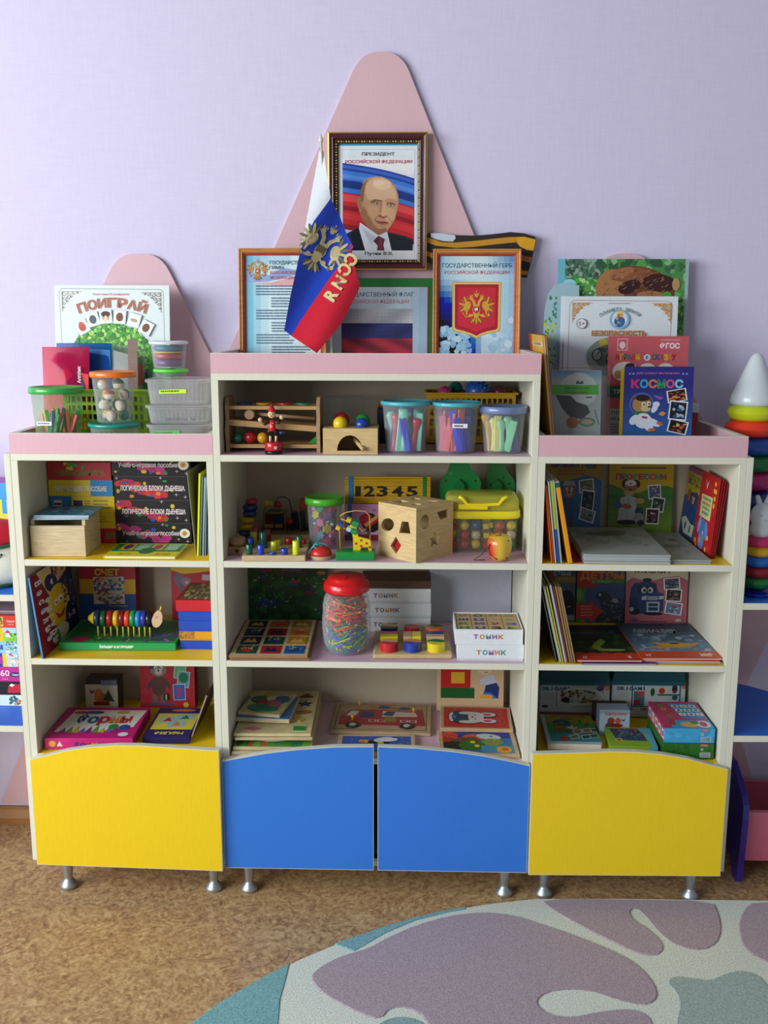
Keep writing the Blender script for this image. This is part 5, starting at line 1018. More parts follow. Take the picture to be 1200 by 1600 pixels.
t, cx, r, h = pegtub('lidded_tub', 'clear tub with cyan lid, centre of the three in the top bay', 674, 751.5, 627, .068, .79, '4fb4c4', .009, ['c8285a', '2a38d8', 'd03850', '3a4a8a', 'e05048'], ['raspberry', 'royal blue', 'red', 'slate blue', 'orange red'], 20, 5, .0165)
a = Art(0, 0, 100, 28, 'eceef0'); a.dashes(14, 9, 86, 21, 1, '333', .9, 3); a.mesh((X_*.034, Z_*.0095, -Y_, Vector((-.010, -r*.885, h*.52))), t, 'label')
t, cx, r, h = pegtub('lidded_tub', 'clear tub with grey blue lid, right of the three in the top bay', 749, 824, 633.5, .068, .79, '7484b0', .016, ['e8b83a', '8fdcae', 'e0dc78', '4a5aa8', '8fdcae'], ['amber', 'pale green', 'pale yellow', 'slate', 'pale green'], 15, 8, .016, 1, .78)
# yellow basket with spiky balls
Yk = .215; hk = A(735, 617, Yk).z-ZS; a_, b_ = Xat(667, 650, Yk), Xat(808, 650, Yk)
bk = basket('yellow plastic basket of spiky balls behind the clear tubs', 667, 806, 617, ZS+.0005, Yk, .11, hk, 'c89a1c', 4, 16, rimover=.006)
MB().box(.004, .004, .002, b_-a_-.004, .106, hk*.45, 'a8801c').build('liner', 'plastic', bk)
def spiky(label, x, y, r_, c, Y):
    mb = MB().ball((0, 0, 0), r_, c, 22); n = 90
    for i in range(n):
        z = 1-2*(i+.5)/n; rr = math.sqrt(1-z*z); an = i*2.399963; d = Vector((rr*math.cos(an), rr*math.sin(an), z)); mb.tube([d*r_*.93, d*r_*1.13], [r_*.07, r_*.03], mix(c, 'fff', .12), 5)
    P = A(x, y, Y); return one('spiky_ball', label, 'ball', mb, 'plastic', T(P.x, Y, P.z))
spiky('big blue spiky ball in the yellow basket', 746, 611, .030, '2260b8', Yk+.05); spiky('pink spiky ball in the yellow basket', 695, 614, .017, 'c23a78', Yk+.035); spiky('teal spiky ball beside the blue one in the yellow basket', 712, 607, .017, '0f7a6a', Yk+.075); spiky('dark maroon spiky ball at the right of the yellow basket', 780, 613, .017, '6a2038', Yk+.05)

# ================================================================ middle cabinet, second bay (z = Z1)
def bead(mb, x, y, z, r, c, hgt=.8): mb.lathe([(r*.35, -r*hgt), (r*.8, -r*hgt*.8), (r, -r*hgt*.25), (r, r*hgt*.25), (r*.8, r*hgt*.8), (r*.35, r*hgt)], c, 18, (x, y, z))
Ys = .075; t = thing('stacking_toy', 'wooden cube toy with round wooden cap at the left end of the second bay', 'toy', T(Xat(370, 862, Ys)+.004, Ys, Z1)); ks = (Xat(384, 862, Ys)-Xat(356, 862, Ys))/28
hcb = A(370, 855, Ys-.02).z-Z1; MB().box(-14*ks, -.02, 0, 14*ks, .02, hcb, '9c7a58', .002).cyl((0, -.0202, hcb*.55), .0045, .0006, '3a2414', 16, 'Y').build('cube_base', 'wood', t); mb = MB(); bead(mb, 0, 0, hcb+.0105, 12.8*ks, 'a8845e', .62); mb.build('round_cap', 'wood', t); MB().cyl((0, 0, hcb+.02), .003, .008, 'a8845e', 10).build('peg_tip', 'wood', t)
Ys = .19; P = A(385, 800, Ys); Ys = .19; t = thing('stacking_toy', 'tower of red blue and yellow wooden beads behind the wooden cube toy', 'toy', T(Xat(380, 860, Ys)+.010, Ys, Z1))
z = Z1; MB().box(-.012, -.022, 0, .024, .022, .012, '9c7a58', .002).build('base', 'wood', t); X0 = Xat(380, 860, Ys)
MB().tube([(0, 0, .012), (Xat(386, 785, Ys)-X0, 0, A(386, 776, Ys).z-Z1)], .003, '9c7a58', 8).build('rod', 'wood', t)
for x, y, r_, c in ((376, 833, .016, '1c3f90'), (379, 823, .018, 'b8901c'), (380, 812, .018, 'b8901c'), (384, 802, .0175, '142c70'), (384.5, 792.5, .0185, '142c70'), (386.5, 783, .015, '9c1c26')):
    mb = MB(); bead(mb, Xat(x, y, Ys)-X0, 0, A(x, y, Ys).z-Z1, r_, c, .5); mb.build('bead', 'paint', t)
# peg board
M, w_, d = lying((378, 868.3), (477, 868.3), 835, Z1+.0135, .0133)
pb = thing('peg_board', 'pale wooden peg board with coloured cylinders of stepped heights', 'toy', M); MB().box(0, 0, 0, w_, d, .0133, 'cdb58c', .001).build('board', 'wood', pb)
def pegs(row):
    for x, yb_, yt_, wpx, c, nm in row:
        P = F(x, yb_-1, Z1+.0135); Y = P.y; r_ = wpx/2*(Xat(x+1, yb_, Y)-Xat(x, yb_, Y)); L = M.inverted() @ Vector((P.x, P.y, 0)); L.y = min(max(L.y, r_+.002), d-r_); h_ = max(.004, A(x, yt_+1.5, Y).z-(Z1+.0135))
        MB().cyl((L.x, L.y, .0135), r_, h_, c, 20, b=.0008).build('cylinder_peg', 'paint', pb, )['label'] = nm+' cylinder'
pegs([(389.5, 867, 849, 10.5, '0f5a3e', 'dark green'), (407.5, 867, 850, 10.5, '1c44c4', 'blue'), (426, 867, 861, 11, '1c3fb0', 'short blue'), (444.5, 867, 855.5, 11, '1c3fb0', 'low blue'), (462.5, 867.5, 843.5, 10.5, 'd8dc2a', 'tall yellow'),
      (391.5, 857, 839, 10.5, '1c3fb8', 'blue'), (428.5, 861, 844.5, 10.5, 'c8cc26', 'yellow'), (411.5, 857, 829.5, 13, '0f4f4a', 'tall teal'), (396.5, 851, 830, 11, 'b8bc22', 'yellow green'), (434, 853, 842, 10.5, 'b8bc22', 'yellow'), (467.5, 856, 836, 10, '14603a', 'dark green'),
      (418, 846, 826, 11, '8a1420', 'dark red'), (399, 845, 822, 11, 'a01828', 'red'), (451, 851, 839, 12, 'a81c20', 'red'), (446, 858, 853, 11, 'c8c426', 'low yellow'), (474, 851, 841, 9, 'b02020', 'red')])
# dark block train / bead frame at the back
Yt = .315; X0 = Xat(435, 850, Yt); tr = thing('block_train', 'dark toy train of red blue and yellow blocks behind the peg board', 'toy', T(X0, Yt, Z1)); ex = lambda x: Xat(x, 820, Yt)-X0; ez = lambda y: A(430, y, Yt).z-Z1
for i, (xa, xb, ya, yb_, c) in enumerate(((414, 430, 818, 832, 'c4a41c'), (431, 442, 818, 832, 'b8981c'), (415, 428, 803, 822, '6a1420'), (429, 444, 800, 820, '14286a'), (456, 476, 800, 838, '12262a'), (477, 484, 820, 832, '1f6a34'), (443, 456, 820, 832, '6a1420'))):
    MB().box(ex(xa), -.01+i*.001, max(.0125, ez(yb_)+.0003), ex(xb), .018, ez(ya), c, .001).build('block', 'paint', tr)
MB().box(ex(410), -.015, 0, ex(480), .022, .012, '4a2a1c', .001).build('wheel_board', 'wood', tr)
Yt = .282; X0 = Xat(425, 850, Yt); mz = thing('bead_maze', 'wire bead maze with yellow and red beads in the back shadow', 'toy', T(X0, Yt, Z1)); P = lambda x, y, dy=0: (Xat(x, y, Yt)-X0, dy, max(.011, A(x, y, Yt).z-Z1))
MB().box(P(408, 0)[0], -.014, 0, P(478, 0)[0], .014, .01, '8a6a48', .001).build('base', 'wood', mz)
MB().tube([P(428, 838), P(428, 800), P(430, 785), P(436, 777), P(444, 776), P(452, 781), P(455, 795), P(456, 838)], .0017, '1c3a5a', 6).build('wire', 'paint', mz); MB().tube([P(412, 838), P(412, 800), P(415, 790), P(425, 789), P(437, 790), P(444, 800), P(446, 838)], .0017, '8a7a4a', 6).build('wire', 'paint', mz)
MB().tube([P(464, 780), P(467, 800), P(470, 835)], .0015, 'a08a5a', 6).build('wire', 'paint', mz)
for x, y, c in ((417, 786, 'c8b42c'), (423, 787, 'b8a428'), (435, 788, 'a82026'), (453, 815, 'a82026')): mb = MB(); bead(mb, *P(x, y, -.002), .0085, c, .9); mb.build('bead', 'paint', mz)
MB().torus(P(432, 799, 0), .024, .0025, '8a7238', 26, 6).build('ring', 'wood', mz)
MB().box(P(457, 0)[0], -.008, P(0, 793)[2], P(477, 0)[0], .008, P(0, 776)[2], '8a3c14', .001).build('picture_block', 'wood', mz); MB().box(P(459, 0)[0], -.004, .01, P(462, 0)[0], .004, P(0, 793)[2], '14282a').build('post', 'paint', mz); MB().box(P(474, 0)[0], -.004, .01, P(477, 0)[0], .004, P(0, 793)[2], '14282a').build('post', 'paint', mz)
# green lidded tub with lacing shapes
c = A(507, 776, .15); r = (Xat(537, 782, .15)-Xat(477, 782, .15))/2; h = A(507, 781, .15-r).z-Z1
t = tub('lidded_tub', 'clear tub with a grass green lid and pastel lacing shapes in the second bay', T(c.x, .15, Z1), r*.92, r*.78, h, '4cb02c', .017, rlid=r)
q = random.Random(9); PC = [('8a4a8a', 'violet'), ('d8c02a', 'yellow'), ('c82a60', 'pink'), ('2a8a6a', 'green'), ('c8789a', 'rose'), ('2a6a8a', 'blue')]
for lay in range(6):
    for j in range(5):
        i = lay*5+j; an = j*1.257+lay*.63; rr = r*.5; cc_, nm = PC[(i*5+lay) % 6]
        mb = MB().prism(starp(0, 0, .0125, .68, 6 if i % 2 else 8), -.004, .004, cc_)
        one('lacing_shape', '%s lacing flower inside the grass green lidded tub' % nm, 'lacing bead', mb, 'plastic', T(c.x+rr*math.cos(an), .15+rr*math.sin(an), Z1+.0175+lay*.0162) @ RZ(math.degrees(an)+90+q.uniform(-25, 25)) @ RX(q.uniform(-20, 20)), '%s lacing flowers in the grass green lidded tub' % nm)
# red dome toy
Yd = .035; P = F(501, 866, Z1); Xd = Xat(501.5, 865, Yd); rd = (Xat(519, 865, Yd)-Xat(483, 865, Yd))/2; dt = thing('lacing_dome', 'red wooden dome on a pale round base with a cyan lace', 'toy', T(Xd, Yd, Z1)); MB().cyl((0, 0, 0), rd, .0085, 'cbb088', 30, b=.0008).build('base', 'wood', dt)
MB().lathe([(rd*.95, .0086), (rd*.93, .014), (rd*.78, .022), (rd*.5, .0275), (.0001, .0295)], 'c82a1c', 30).build('dome', 'paint', dt)
MB().tube([(-rd*1.05, -.005, .012), (-rd*.7, -.012, .028), (-.012, -.014, .036), (.004, -.010, .033), (-.006, -.012, .025), (-.018, -.013, .030), (-.010, -.006, .038), (.010, 0, .033), (.016, 0, .027)], .0016, '4ab8cc', 6).build('lace', 'cloth', dt)
# giraffe maze
Yg = .035; X0 = Xat(556, 868, Yg); gt = thing('giraffe_maze', 'small green based bead maze with a spotted yellow giraffe', 'toy', T(X0, Yg, Z1)); kx = (Xat(586, 868, Yg)-Xat(526, 868, Yg))/60; P = lambda x, y, dy=0: ((x-556)*kx, dy, max(.0, A(556, y, Yg).z-Z1))
zt_ = A(556, 862.5, Yg-.02).z-Z1; MB().box(-30*kx, -.022, 0, 30*kx, .022, zt_, '138a3c', .0012).build('base', 'paint', gt)
gir = [(552, 861), (552, 842), (550, 828), (546, 822), (549, 819), (557, 822), (560, 838), (568, 840), (579, 843), (581, 861), (576, 861), (575, 854), (565, 854), (563, 861)]
MB().prism([(P(x, y)[0], max(zt_+.0003, P(x, y)[2])) for x, y in gir], -.005, .005, 'dcc81e').build('giraffe_body', 'paint', gt)
for x, y in ((556.5, 848.5), (564.5, 843.5), (564.5, 852.5), (573, 848), (578, 854)): MB().cyl((P(x, y)[0], -.0056, P(x, y)[2]), .0032, .0005, 'c8401c', 10, 'Y').build('spot', 'paint', gt)
MB().tube([(P(532, 860)[0], .0, zt_), P(531, 830), P(529, 822)], .0017, 'c8902a', 6).build('post', 'wood', gt)
MB().tube([(P(578, 855)[0], .008, zt_), P(578, 825, .008), P(577, 806, .008), P(570, 799, .004), P(555, 798, 0), P(540, 801, 0), P(532, 806, 0), P(533, 811, 0), P(545, 815, 0), P(556, 818, 0), P(566, 830, 0), P(572, 826, 0)], .0014, 'c8a03a', 6).build('wire', 'paint', gt)
MB().tube([P(529, 822), P(540, 826), P(552, 829)], .0015, 'd89a2a', 6).build('wire', 'paint', gt)
for x, y, c, s_ in ((529, 824, 'd8b81c', .0052), (533, 819, '1c4a9a', .0048), (546, 812, 'c8b42c', .0055), (556, 817, '148a4c', .0075), (554, 829, '148a4c', .0065), (546, 826, 'a8c8d0', .0055)): MB().box(-s_, -s_, -s_, s_, s_, s_, c, .0012).build('cube_bead', 'paint', gt).matrix_local = T(*P(x, y, -.003)) @ RY(20) @ RX(15)
mb = MB(); bead(mb, *P(574, 833, .003), .006, '2a3a20', .9); mb.build('bead', 'paint', gt)
# number board and ladybird box
M, w_, h = up(538.5, 672.8, 744.8, Z1+.093, .232, 2)
nb = thing('number_board', 'yellow slatted board with black numbers 12345 on top of the pink box', 'board', M)
ns = 16
for i in range(ns): MB().box(0, 0, h*i/ns+.0004, w_, .007, h*(i+1)/ns-.0004, 'd8b01c' if i % 2 else 'cfa41a', .0007).build('slat', 'wood', nb)
MB().box(.001, .004, .0, w_-.001, .0072, h, '8a4a1c').build('back_sheet', 'card', nb)
a = Art(905, 20, 1549, 270)
for x, ch in zip((1005, 1090, 1187, 1300, 1410), '12345'): a.text(ch, x, 153, 96, '14110c', w=76 if ch != '1' else 40, off=.03 if ch != '1' else .012)
a.mesh((X_*w_, Z_*h, -Y_, Vector((0, -.0006, 0))), nb, 'numbers'); k = w_/644
MB().box(30*k, -.0018, -.0005, 63*k, -.0006, h+.0005, '2a7ab0').build('blue_ribbon', 'cloth', nb); MB().box((1490-905)*k, -.0018, -.0005, (1515-905)*k, -.0006, h+.0005, '1a7a3a').build('green_ribbon', 'cloth', nb)
M2, w2, h2 = up(538.5, 672, 797, Z1, .225, 0); h2 = .0925
a = Art(905, 250, 1549, 545, 'c890c0'); a.rect(905, 500, 1549, 545, '8a1830'); a.rect(930, 250, 960, 545, '2a6aa0'); a.dashes(980, 470, 1540, 495, 2, 'e0c8e0'); a.ell(1100, 400, 68, 82, '141014', 24, -30); a.ell(1065, 375, 50, 50, 'b81c2a', 16); a.rot(1115, 395, 40, 130, 50, 'b81c2a'); a.rot(1108, 385, 26, 130, 50, 'd8a050')
for x, y in ((1128, 300), (1165, 360)): [a.ell(x+18*math.cos(t_)*(1-t_/10), y+18*math.sin(t_)*(1-t_/10), 2.4, 2.4, '8a1840', 6) for t_ in [j*.5 for j in range(16)]]; 
a.line([(1128, 320), (1118, 350)], 3, '8a1840')
gbox('game_box', 'pink box with a ladybird picture standing under the number board', 'box', M2, w2, .03, h2, 'b87ab0', {'front': a}, 0)
# shape sorter cube
P0 = F(649.8, 880.4, Z1); PL = F(595.6, 865.8, Z1); PR = F(707, 866, Z1); aL = PL-P0; aR = PR-P0; e = (aL.length+aR.length)/2
ang = math.degrees(math.atan2(aR.y, aR.x)); hC = A(649.8, 799, P0.y).z-Z1
cb = thing('shape_sorter_cube', 'pine shape sorter cube with cut-out holes, turned corner forward', 'toy', T(P0) @ RZ(ang)); Lr = aR.length; Ll = aL.length; th = .008; cw = 'd6ba84'
def side(outer, holes, m, nm): mb = cut(outer, holes, th, cw); mb.v = [m @ v for v in mb.v]; return mb.build(nm, 'wood', cb)
kx = Lr/275; kz = hC/395
R_ = lambda x, y: ((x-335)*kx, (768-y)*kz)
side([(0, 0), (Lr, 0), (Lr, hC), (0, hC)], [[(lambda p: p)(R_(400+38*math.cos(t_), 466+54*math.sin(t_))) for t_ in [6.28318*i/24 for i in range(24)]], [R_(488, 412), R_(572, 402), R_(575, 468), R_(512, 476)], [(R_(472, 618)[0]+x, R_(472, 618)[1]+y) for x, y in starp(0, 0, .020, .5)]], Matrix(), 'face_panel')
# left face : local frame along +y of the cube (u measured from the front corner)
kl = Ll/260; L_ = lambda x, y: ((335-x)*kl, (768-y-(335-x)*.26)*kz)
Lh = lambda pts: [L_(x, y) for x, y in pts]
mb = cut([(th, 0), (Ll, 0), (Ll, hC), (th, hC)], [Lh([(140+44*math.cos(t_), 466+50*math.sin(t_)) for t_ in [6.28318*i/24 for i in range(24)]]), Lh([(238, 445), (283, 450), (298, 542), (220, 532)]), Lh([(197, 560), (235, 630), (200, 695), (160, 632)])], th, cw); mb.v = [RZ(90) @ v + Vector((th, 0, 0)) for v in mb.v]; mb.build('face_panel', 'wood', cb)
MB().box(th, Ll-th, 0, Lr, Ll, hC, cw, .0005).build('face_panel', 'wood', cb); MB().box(Lr-th, th, 0, Lr, Ll-th, hC, cw, .0005).build('face_panel', 'wood', cb); MB().box(th, th, 0, Lr-th, Ll-th, th, cw).build('bottom_panel', 'wood', cb)
mb = cut([(0, 0), (Lr, 0), (Lr, Ll), (0, Ll)], [circ(Lr*.3, Ll*.3, .011), [(Lr*.6, Ll*.2), (Lr*.85, Ll*.25), (Lr*.72, Ll*.45)], [(Lr*.2, Ll*.6), (Lr*.42, Ll*.6), (Lr*.42, Ll*.82), (Lr*.2, Ll*.82)], circ(Lr*.7, Ll*.7, .012, 6)], .006, cw, 'XY'); mb.v = [v+Vector((0, 0, hC+.0004)) for v in mb.v]; mb.build('lid_panel', 'wood', cb)
one('shape_block', 'red block inside the pine shape sorter cube', 'block', MB().box(-.02, -.02, 0, .02, .02, .04, 'a01c1c', .001), 'paint', T(P0) @ RZ(ang) @ T(th+.022, Ll*.50, th+.0005))
# yellow case
Yc = .095; xa, xb = Xat(694, 790, Yc), Xat(816, 790, Yc); Wc = xb-xa; cxx = (xa+xb)/2; zl0 = A(755, 807.5, Yc-.0).z-Z1; zl1 = A(755, 772, Yc+.04).z-Z1; Dc = .12; yc = Yc+Dc/2
cs = thing('bead_case', 'clear case with yellow lid and handle, full of lacing beads', 'container', T(cxx, yc, Z1)); r = Wc/2
MB().lathe([(r*.86, 0), (r*.9, .004), (r*.94, zl0), (r*.93, zl0), (r*.89, .005), (.001, .003)], 'c8cfc8', 44, cap=False, sy=Dc/Wc, pw=6).build('body', 'clear', cs)
MB().lathe([(r*.97, zl0-.006), (r*1.0, zl0-.004), (r*.995, zl0+.012), (r*.96, zl0+.013), (r*.96, zl0-.004)], 'e0d21c', 44, cap=False, sy=Dc/Wc, pw=6).build('lid_rim', 'plastic', cs)
MB().lathe([(r*.96, zl0+.013), (r*.95, zl1-.012), (r*.9, zl1-.003), (r*.8, zl1), (.001, zl1)], 'e2e060', 44, cap=False, sy=Dc/Wc, pw=6).build('lid_dome', 'tinted', cs)
hy = -Dc/2-.004; P = lambda x, y: (Xat(x, y, Yc)-cxx, hy, A(x, y, Yc-.01).z-Z1)
MB().tube([P(717, 776.5), P(723, 780), P(730, 789), P(755, 790), P(779, 789), P(786, 780), P(792, 776.5)], .0042, 'e8d01c', 10).build('handle', 'plastic', cs); MB().box(P(729, 0)[0], hy-.002, P(0, 792)[2], P(780, 0)[0], hy+.003, P(0, 784)[2], 'e8d01c', .002).build('handle_grip', 'plastic', cs)
q = random.Random(11); BC = [('e0c41c', 'yellow'), ('c8323a', 'red'), ('2a5a9a', 'blue'), ('3a9a5a', 'green'), ('d8d0a8', 'cream'), ('c8502a', 'orange')]
n_ = 0
for lay in range(3):
    for i in range(6):
        for j in range(2 if lay < 2 else 2):
            cc_, nm = BC[q.choice((0, 0, 0, 1, 2, 3, 4, 5))]; x = (-.78+i*.312)*r; y = (-.62+j*.75)*Dc/2; z = .0175+lay*.0225; rr = .0112; M = T(cxx+x*.97, yc+y, Z1+z) @ RZ(q.uniform(0, 180)) @ RX(q.uniform(0, 90)); mb = MB()
            if n_ % 3: mb.lathe([(.003, -.010), (rr*.8, -.009), (rr, -.003), (rr, .003), (rr*.8, .009), (.003, .010)], cc_, 14)
            else: mb.prism(starp(0, 0, .0125, .72, 5), -.006, .006, cc_)
            one('lacing_bead', '%s lacing bead inside the clear case with yellow lid' % nm, 'lacing bead', mb, 'plastic', M, '%s lacing beads in the yellow lidded case' % nm); n_ += 1
# apple
Ya = .032; Xa = Xat(780.5, 856, Ya); ra = (Xat(800, 856, Ya)-Xat(761, 856, Ya))/2; ha = A(780, 835, Ya).z-Z1
ap = thing('lacing_apple', 'small yellow and red wooden apple with lacing holes in front of the yellow case', 'toy', T(Xa, Ya, Z1)); mb = MB(); prof = [(ra*.45, 0), (ra*.72, .002), (ra*.86, ha*.2), (ra*.97, ha*.45), (ra, ha*.68), (ra*.86, ha*.9), (ra*.55, ha), (ra*.2, ha*.95), (.0001, ha*.9)]
mb.lathe(prof, 'dcb83c', 32)
for i, f in enumerate(mb.f):
    c = sum((mb.v[k] for k in f), Vector())/len(f); k = max(0, min(1, (-(c.x)/ra-.05)*1.3))*max(0, 1-abs(c.z/ha-.4)*1.2); mb.c[i] = mix('dcb83c', 'c83a2c', min(1, k*1.5))
mb.build('apple_body', 'paint', ap); MB().tube([(0, 0, ha*.9), (.001, 0, ha*1.12)], .0022, '7a4a3a', 6).build('stem', 'wood', ap)
for x, z in ((-.5, .82), (.62, .82), (-.3, .12), (.55, .14)): MB().ball((ra*x, -ra*.78*math.sqrt(max(0, 1-x*x)), ha*z), .0026, '4a2a1c', 8, sz=.8).build('lacing_hole', 'paint', ap)
MB().tube([(-ra*.5, -ra*.68, ha*.82), (-ra*.92, -ra*.45, ha*.5), (-ra*.75, -ra*.5, ha*.25), (-ra*.3, -ra*.78, ha*.12)], .0012, '5a2a24', 6).build('lace', 'cloth', ap)
MB().tube([(-ra*.2, -ra*.2, ha), (-ra*.5, -ra*.6, ha*.85), (-ra*1.5, -ra*.6, ha*.25), (-ra*2.1, -ra*.4, .002), (-ra*1.2, -ra*.4, .0025)], .001, '4a2a24', 6).build('loose_lace', 'cloth', ap)
# green shapes behind (580,720 scale 4.8)
def gpoly(pts, Y, z): return [(A(580+x/4.8, 720+y/4.8, Y).x, A(580+x/4.8, 720+y/4.8, Y).z-z) for x, y in pts]
for lab, o_, hs, Y, c in (('larger green hill-shaped plastic plate with holes behind the yellow case', [(600, -10), (730, -10), (745, 60), (800, 110), (825, 165), (815, 235), (800, 520), (530, 520), (512, 200), (520, 140), (570, 90)], [(598, 97), (722, 106), (783, 150), (722, 195), (778, 218), (560, 150)], .262, '14803e'), ('smaller green hill-shaped plastic plate at the right behind the yellow case', [(900, -10), (1000, -10), (1015, 70), (1070, 140), (1082, 190), (1070, 240), (1060, 520), (860, 520), (858, 200), (870, 90)], [(900, 80), (993, 125), (1037, 172), (900, 180)], .29, '0f6a34')):
    g = gpoly(o_, Y, Z1); g = [(x, max(0, z)) for x, z in g]; H = [circ(*gpoly([h_], Y, Z1)[0], .0028, 10) for h_ in hs]
    mb = cut(g, H, .006, c); t = thing('plastic_plate', lab, 'toy', T(0, Y, Z1)); mb.build('plate', 'plastic', t); cx_, cz_ = gpoly([(660 if Y < .28 else 940, 200)], Y, Z1)[0]
    MB().prism([(cx_-.018, 0), (cx_+.018, 0), (cx_+.012, cz_+.01), (cx_, cz_+.022), (cx_-.012, cz_+.01)], -.012, 0, mix(c, '000', .25)).build('stand_rib', 'plastic', t)

# ================================================================ middle cabinet, third bay (z = Z2)
def memo(label, z1_, art, off=0):
    M, w_, d = lying((357.5+off, 1023.5), (481+off, 1024), 968, z1_, .0075); d = min(d, .33); t = thing('matching_board', label, 'board', M); MB().box(0, 0, 0, w_, d, .0072, '9a7650', .001).build('board', 'wood', t)
    MB().box(.002, .002, .0072, w_-.002, d-.002, .0076, 'c8b694').build('top_veneer', 'wood', t); n = 0
    for j in range(4):
        for i in range(3):
            c = [['0f4a2c', 'a01c28', '1c5a9a'], ['12204a', '0f4a2c', 'b8861c'], ['10183a', '8a1420', 'b07a28'], ['0c2a20', 'a07028', 'a06a28']][j][i]; x0 = w_*(.075+i*.305); y0 = d*(.035+j*.24); a = Art(0, 0, 180, 110, c)
            if (i+j) % 2: a.poly([(20, 90), (60, 20), (90, 60), (120, 20), (160, 90)], ['16204a', 'c8b060'][j % 2])
            else: a.ell(90, 62, 60, 30, ['b82430', 'c0402c', '2a3a7a'][(i+j) % 3], 14); a.blobs(30, 10, 150, 50, ['d8c080', 'e0a040', 'c8d0a0', '2a8a4a'], 14, 12, i+j*3)
            b = MB().box(x0, y0, .0077, x0+w_*.255, y0+d*.20, .0092, c, .001).build('picture_tile', 'wood', t); a.mesh((X_*w_*.235, Y_*d*.185, Z_, Vector((x0+w_*.01, y0+d*.008, .0092))), b, 'tile_print')
    return t
t = thing('matching_board', 'lower plywood board under the picture tile board in the third bay', 'board', lying((359.5, 1027.5), (482, 1028), 968, Z2+.0075, .0075)[0]); MB().box(0, 0, 0, .187, .29, .0072, '8a6844', .001).build('board', 'wood', t)
memo('upper picture tile board with twelve small animal pictures in the third bay', Z2+.0152, None)
M, w_, h = up(389, 512, 880, Z2, .318, 2)
a = Art(185, -30, 800, 520, '1c4a20'); a.blobs(185, -30, 800, 520, ['1f5524', '18401c', '2a6a2a', '1a4a28', '245a24'], 90, 60, 2)
a.line([(200, 110), (340, 130), (340, 225), (560, 240), (560, 130)], 22, '3a4a28'); a.rect(400, 10, 640, 90, '4a4038'); a.rect(440, 10, 600, 50, '5a5a6a')
for x, y, c, r_ in ((320, 40, '7a2a4a', 50), (300, 100, '2a4a7a', 30), (540, 150, 'a83a3a', 40), (530, 175, '2a5a9a', 34), (650, 250, '7a1c38', 40), (330, 350, '1c4a7a', 85), (610, 360, '2a6a2a', 26), (700, 190, '8a9a8a', 18), (750, 60, 'a8702a', 34), (235, 135, 'a8b0a8', 14), (480, 335, 'b0b8b0', 14)): a.ell(x, y, r_, r_*.55, c, 16)
a.blobs(240, 10, 780, 460, ['c8b84a', 'b84a5a', '4a8ac8', 'd8d0c0', '3a8a3a'], 60, 9, 6); a.blobs(200, 250, 480, 330, ['123a18', '2a7a2a'], 50, 20, 8)
gbox('play_board', 'dark green garden play board standing at the back left of the third bay', 'board', M, w_, .006, h, '163a1a', {'front': a}, 0)
# candy jar
Yj = .085; jx = Xat(541.5, 950, Yj); kz_ = lambda y: A(541, y, Yj).z-Z2; kr = lambda w: w/2*(Xat(542, 950, Yj)-Xat(541, 950, Yj)); H_ = kz_(899)
jr = thing('plastic_jar', 'clear bulging jar with a red screw lid full of coloured sticks', 'jar', T(jx, Yj, Z2))
prof = [(kr(50), 0), (kr(62), .003), (kr(73), kz_(1000)), (kr(77), kz_(980)), (kr(77), kz_(965)), (kr(74.5), kz_(955)), (kr(75), kz_(945)), (kr(70), kz_(932)), (kr(62), kz_(924))]
MB().lathe(prof+[(r_-.0012, z_) for r_, z_ in reversed(prof[1:])]+[(.001, .003)], 'dfe6ea', 44, cap=False).build('body', 'clear', jr)
zl = kz_(921); MB().lathe([(kr(66), zl-.002), (kr(71), zl), (kr(71.5), zl+.004), (kr(70), H_-.016), (kr(68), H_-.0145), (kr(60), H_-.010), (kr(58), H_-.004), (kr(54), H_), (.001, H_)], 'd4141c', 44, cap=False).build('lid', 'plastic', jr)
MB().box(-.001, -kr(54)*.9, H_, .001, 0, H_+.0012, 'b01018').build('lid_ridge', 'plastic', jr)
q = random.Random(21); mb = MB()
JC = [['1f9a3a', '2a4ad0', '1a8a3a', '2a6ad8', '3ab84a', 'd8c020'], ['e0401c', 'e86a1c', '1f9a3a', 'd82a2a', 'd8b81c', '2a4ad0', 'e03a2a'], ['d82a2a', 'e0501c', 'e8882a', '1a7a4a', 'e03030', 'e06a1c']]
for i in range(430):
    z_ = q.uniform(.006, kz_(932)); f = z_/kz_(932); R2 = kr(66)*(1 if f > .1 else .85)*(1-.12*max(0, f-.75)*4); an = q.uniform(0, 6.283); rr = R2*math.sqrt(q.uniform(.45, .93)); c = q.choice(JC[0 if f < .42 else (1 if f < .72 else 2)])
    P = Vector((rr*math.cos(an), rr*math.sin(an), z_)); Tn = Vector((-math.sin(an), math.cos(an), 0)); d = (Tn*q.choice((-1, 1))+Z_*q.uniform(-.9, .9)*(1 if f < .5 else .45)+Vector((q.uniform(-.2, .2), q.uniform(-.2, .2), 0))).normalized(); L = q.uniform(.012, .026)
    a1, b1 = P-d*L, P+d*L
    for e_ in (a1, b1):
        e2 = math.hypot(e_.x, e_.y); 
        if e2 > R2: e_.x *= R2/e2; e_.y *= R2/e2
        e_.z = max(.005, min(e_.z, kz_(926)))
    mb.tube([a1, b1], .0019, c, 4)
    if i % 3 == 0: mb.ball(tuple(b1), .0022, q.choice(['e87a2a', 'd82a3a', 'e8d03a']), 6)
o = mb.build('connector_sticks', 'plastic', jr); o['kind'] = 'stuff'
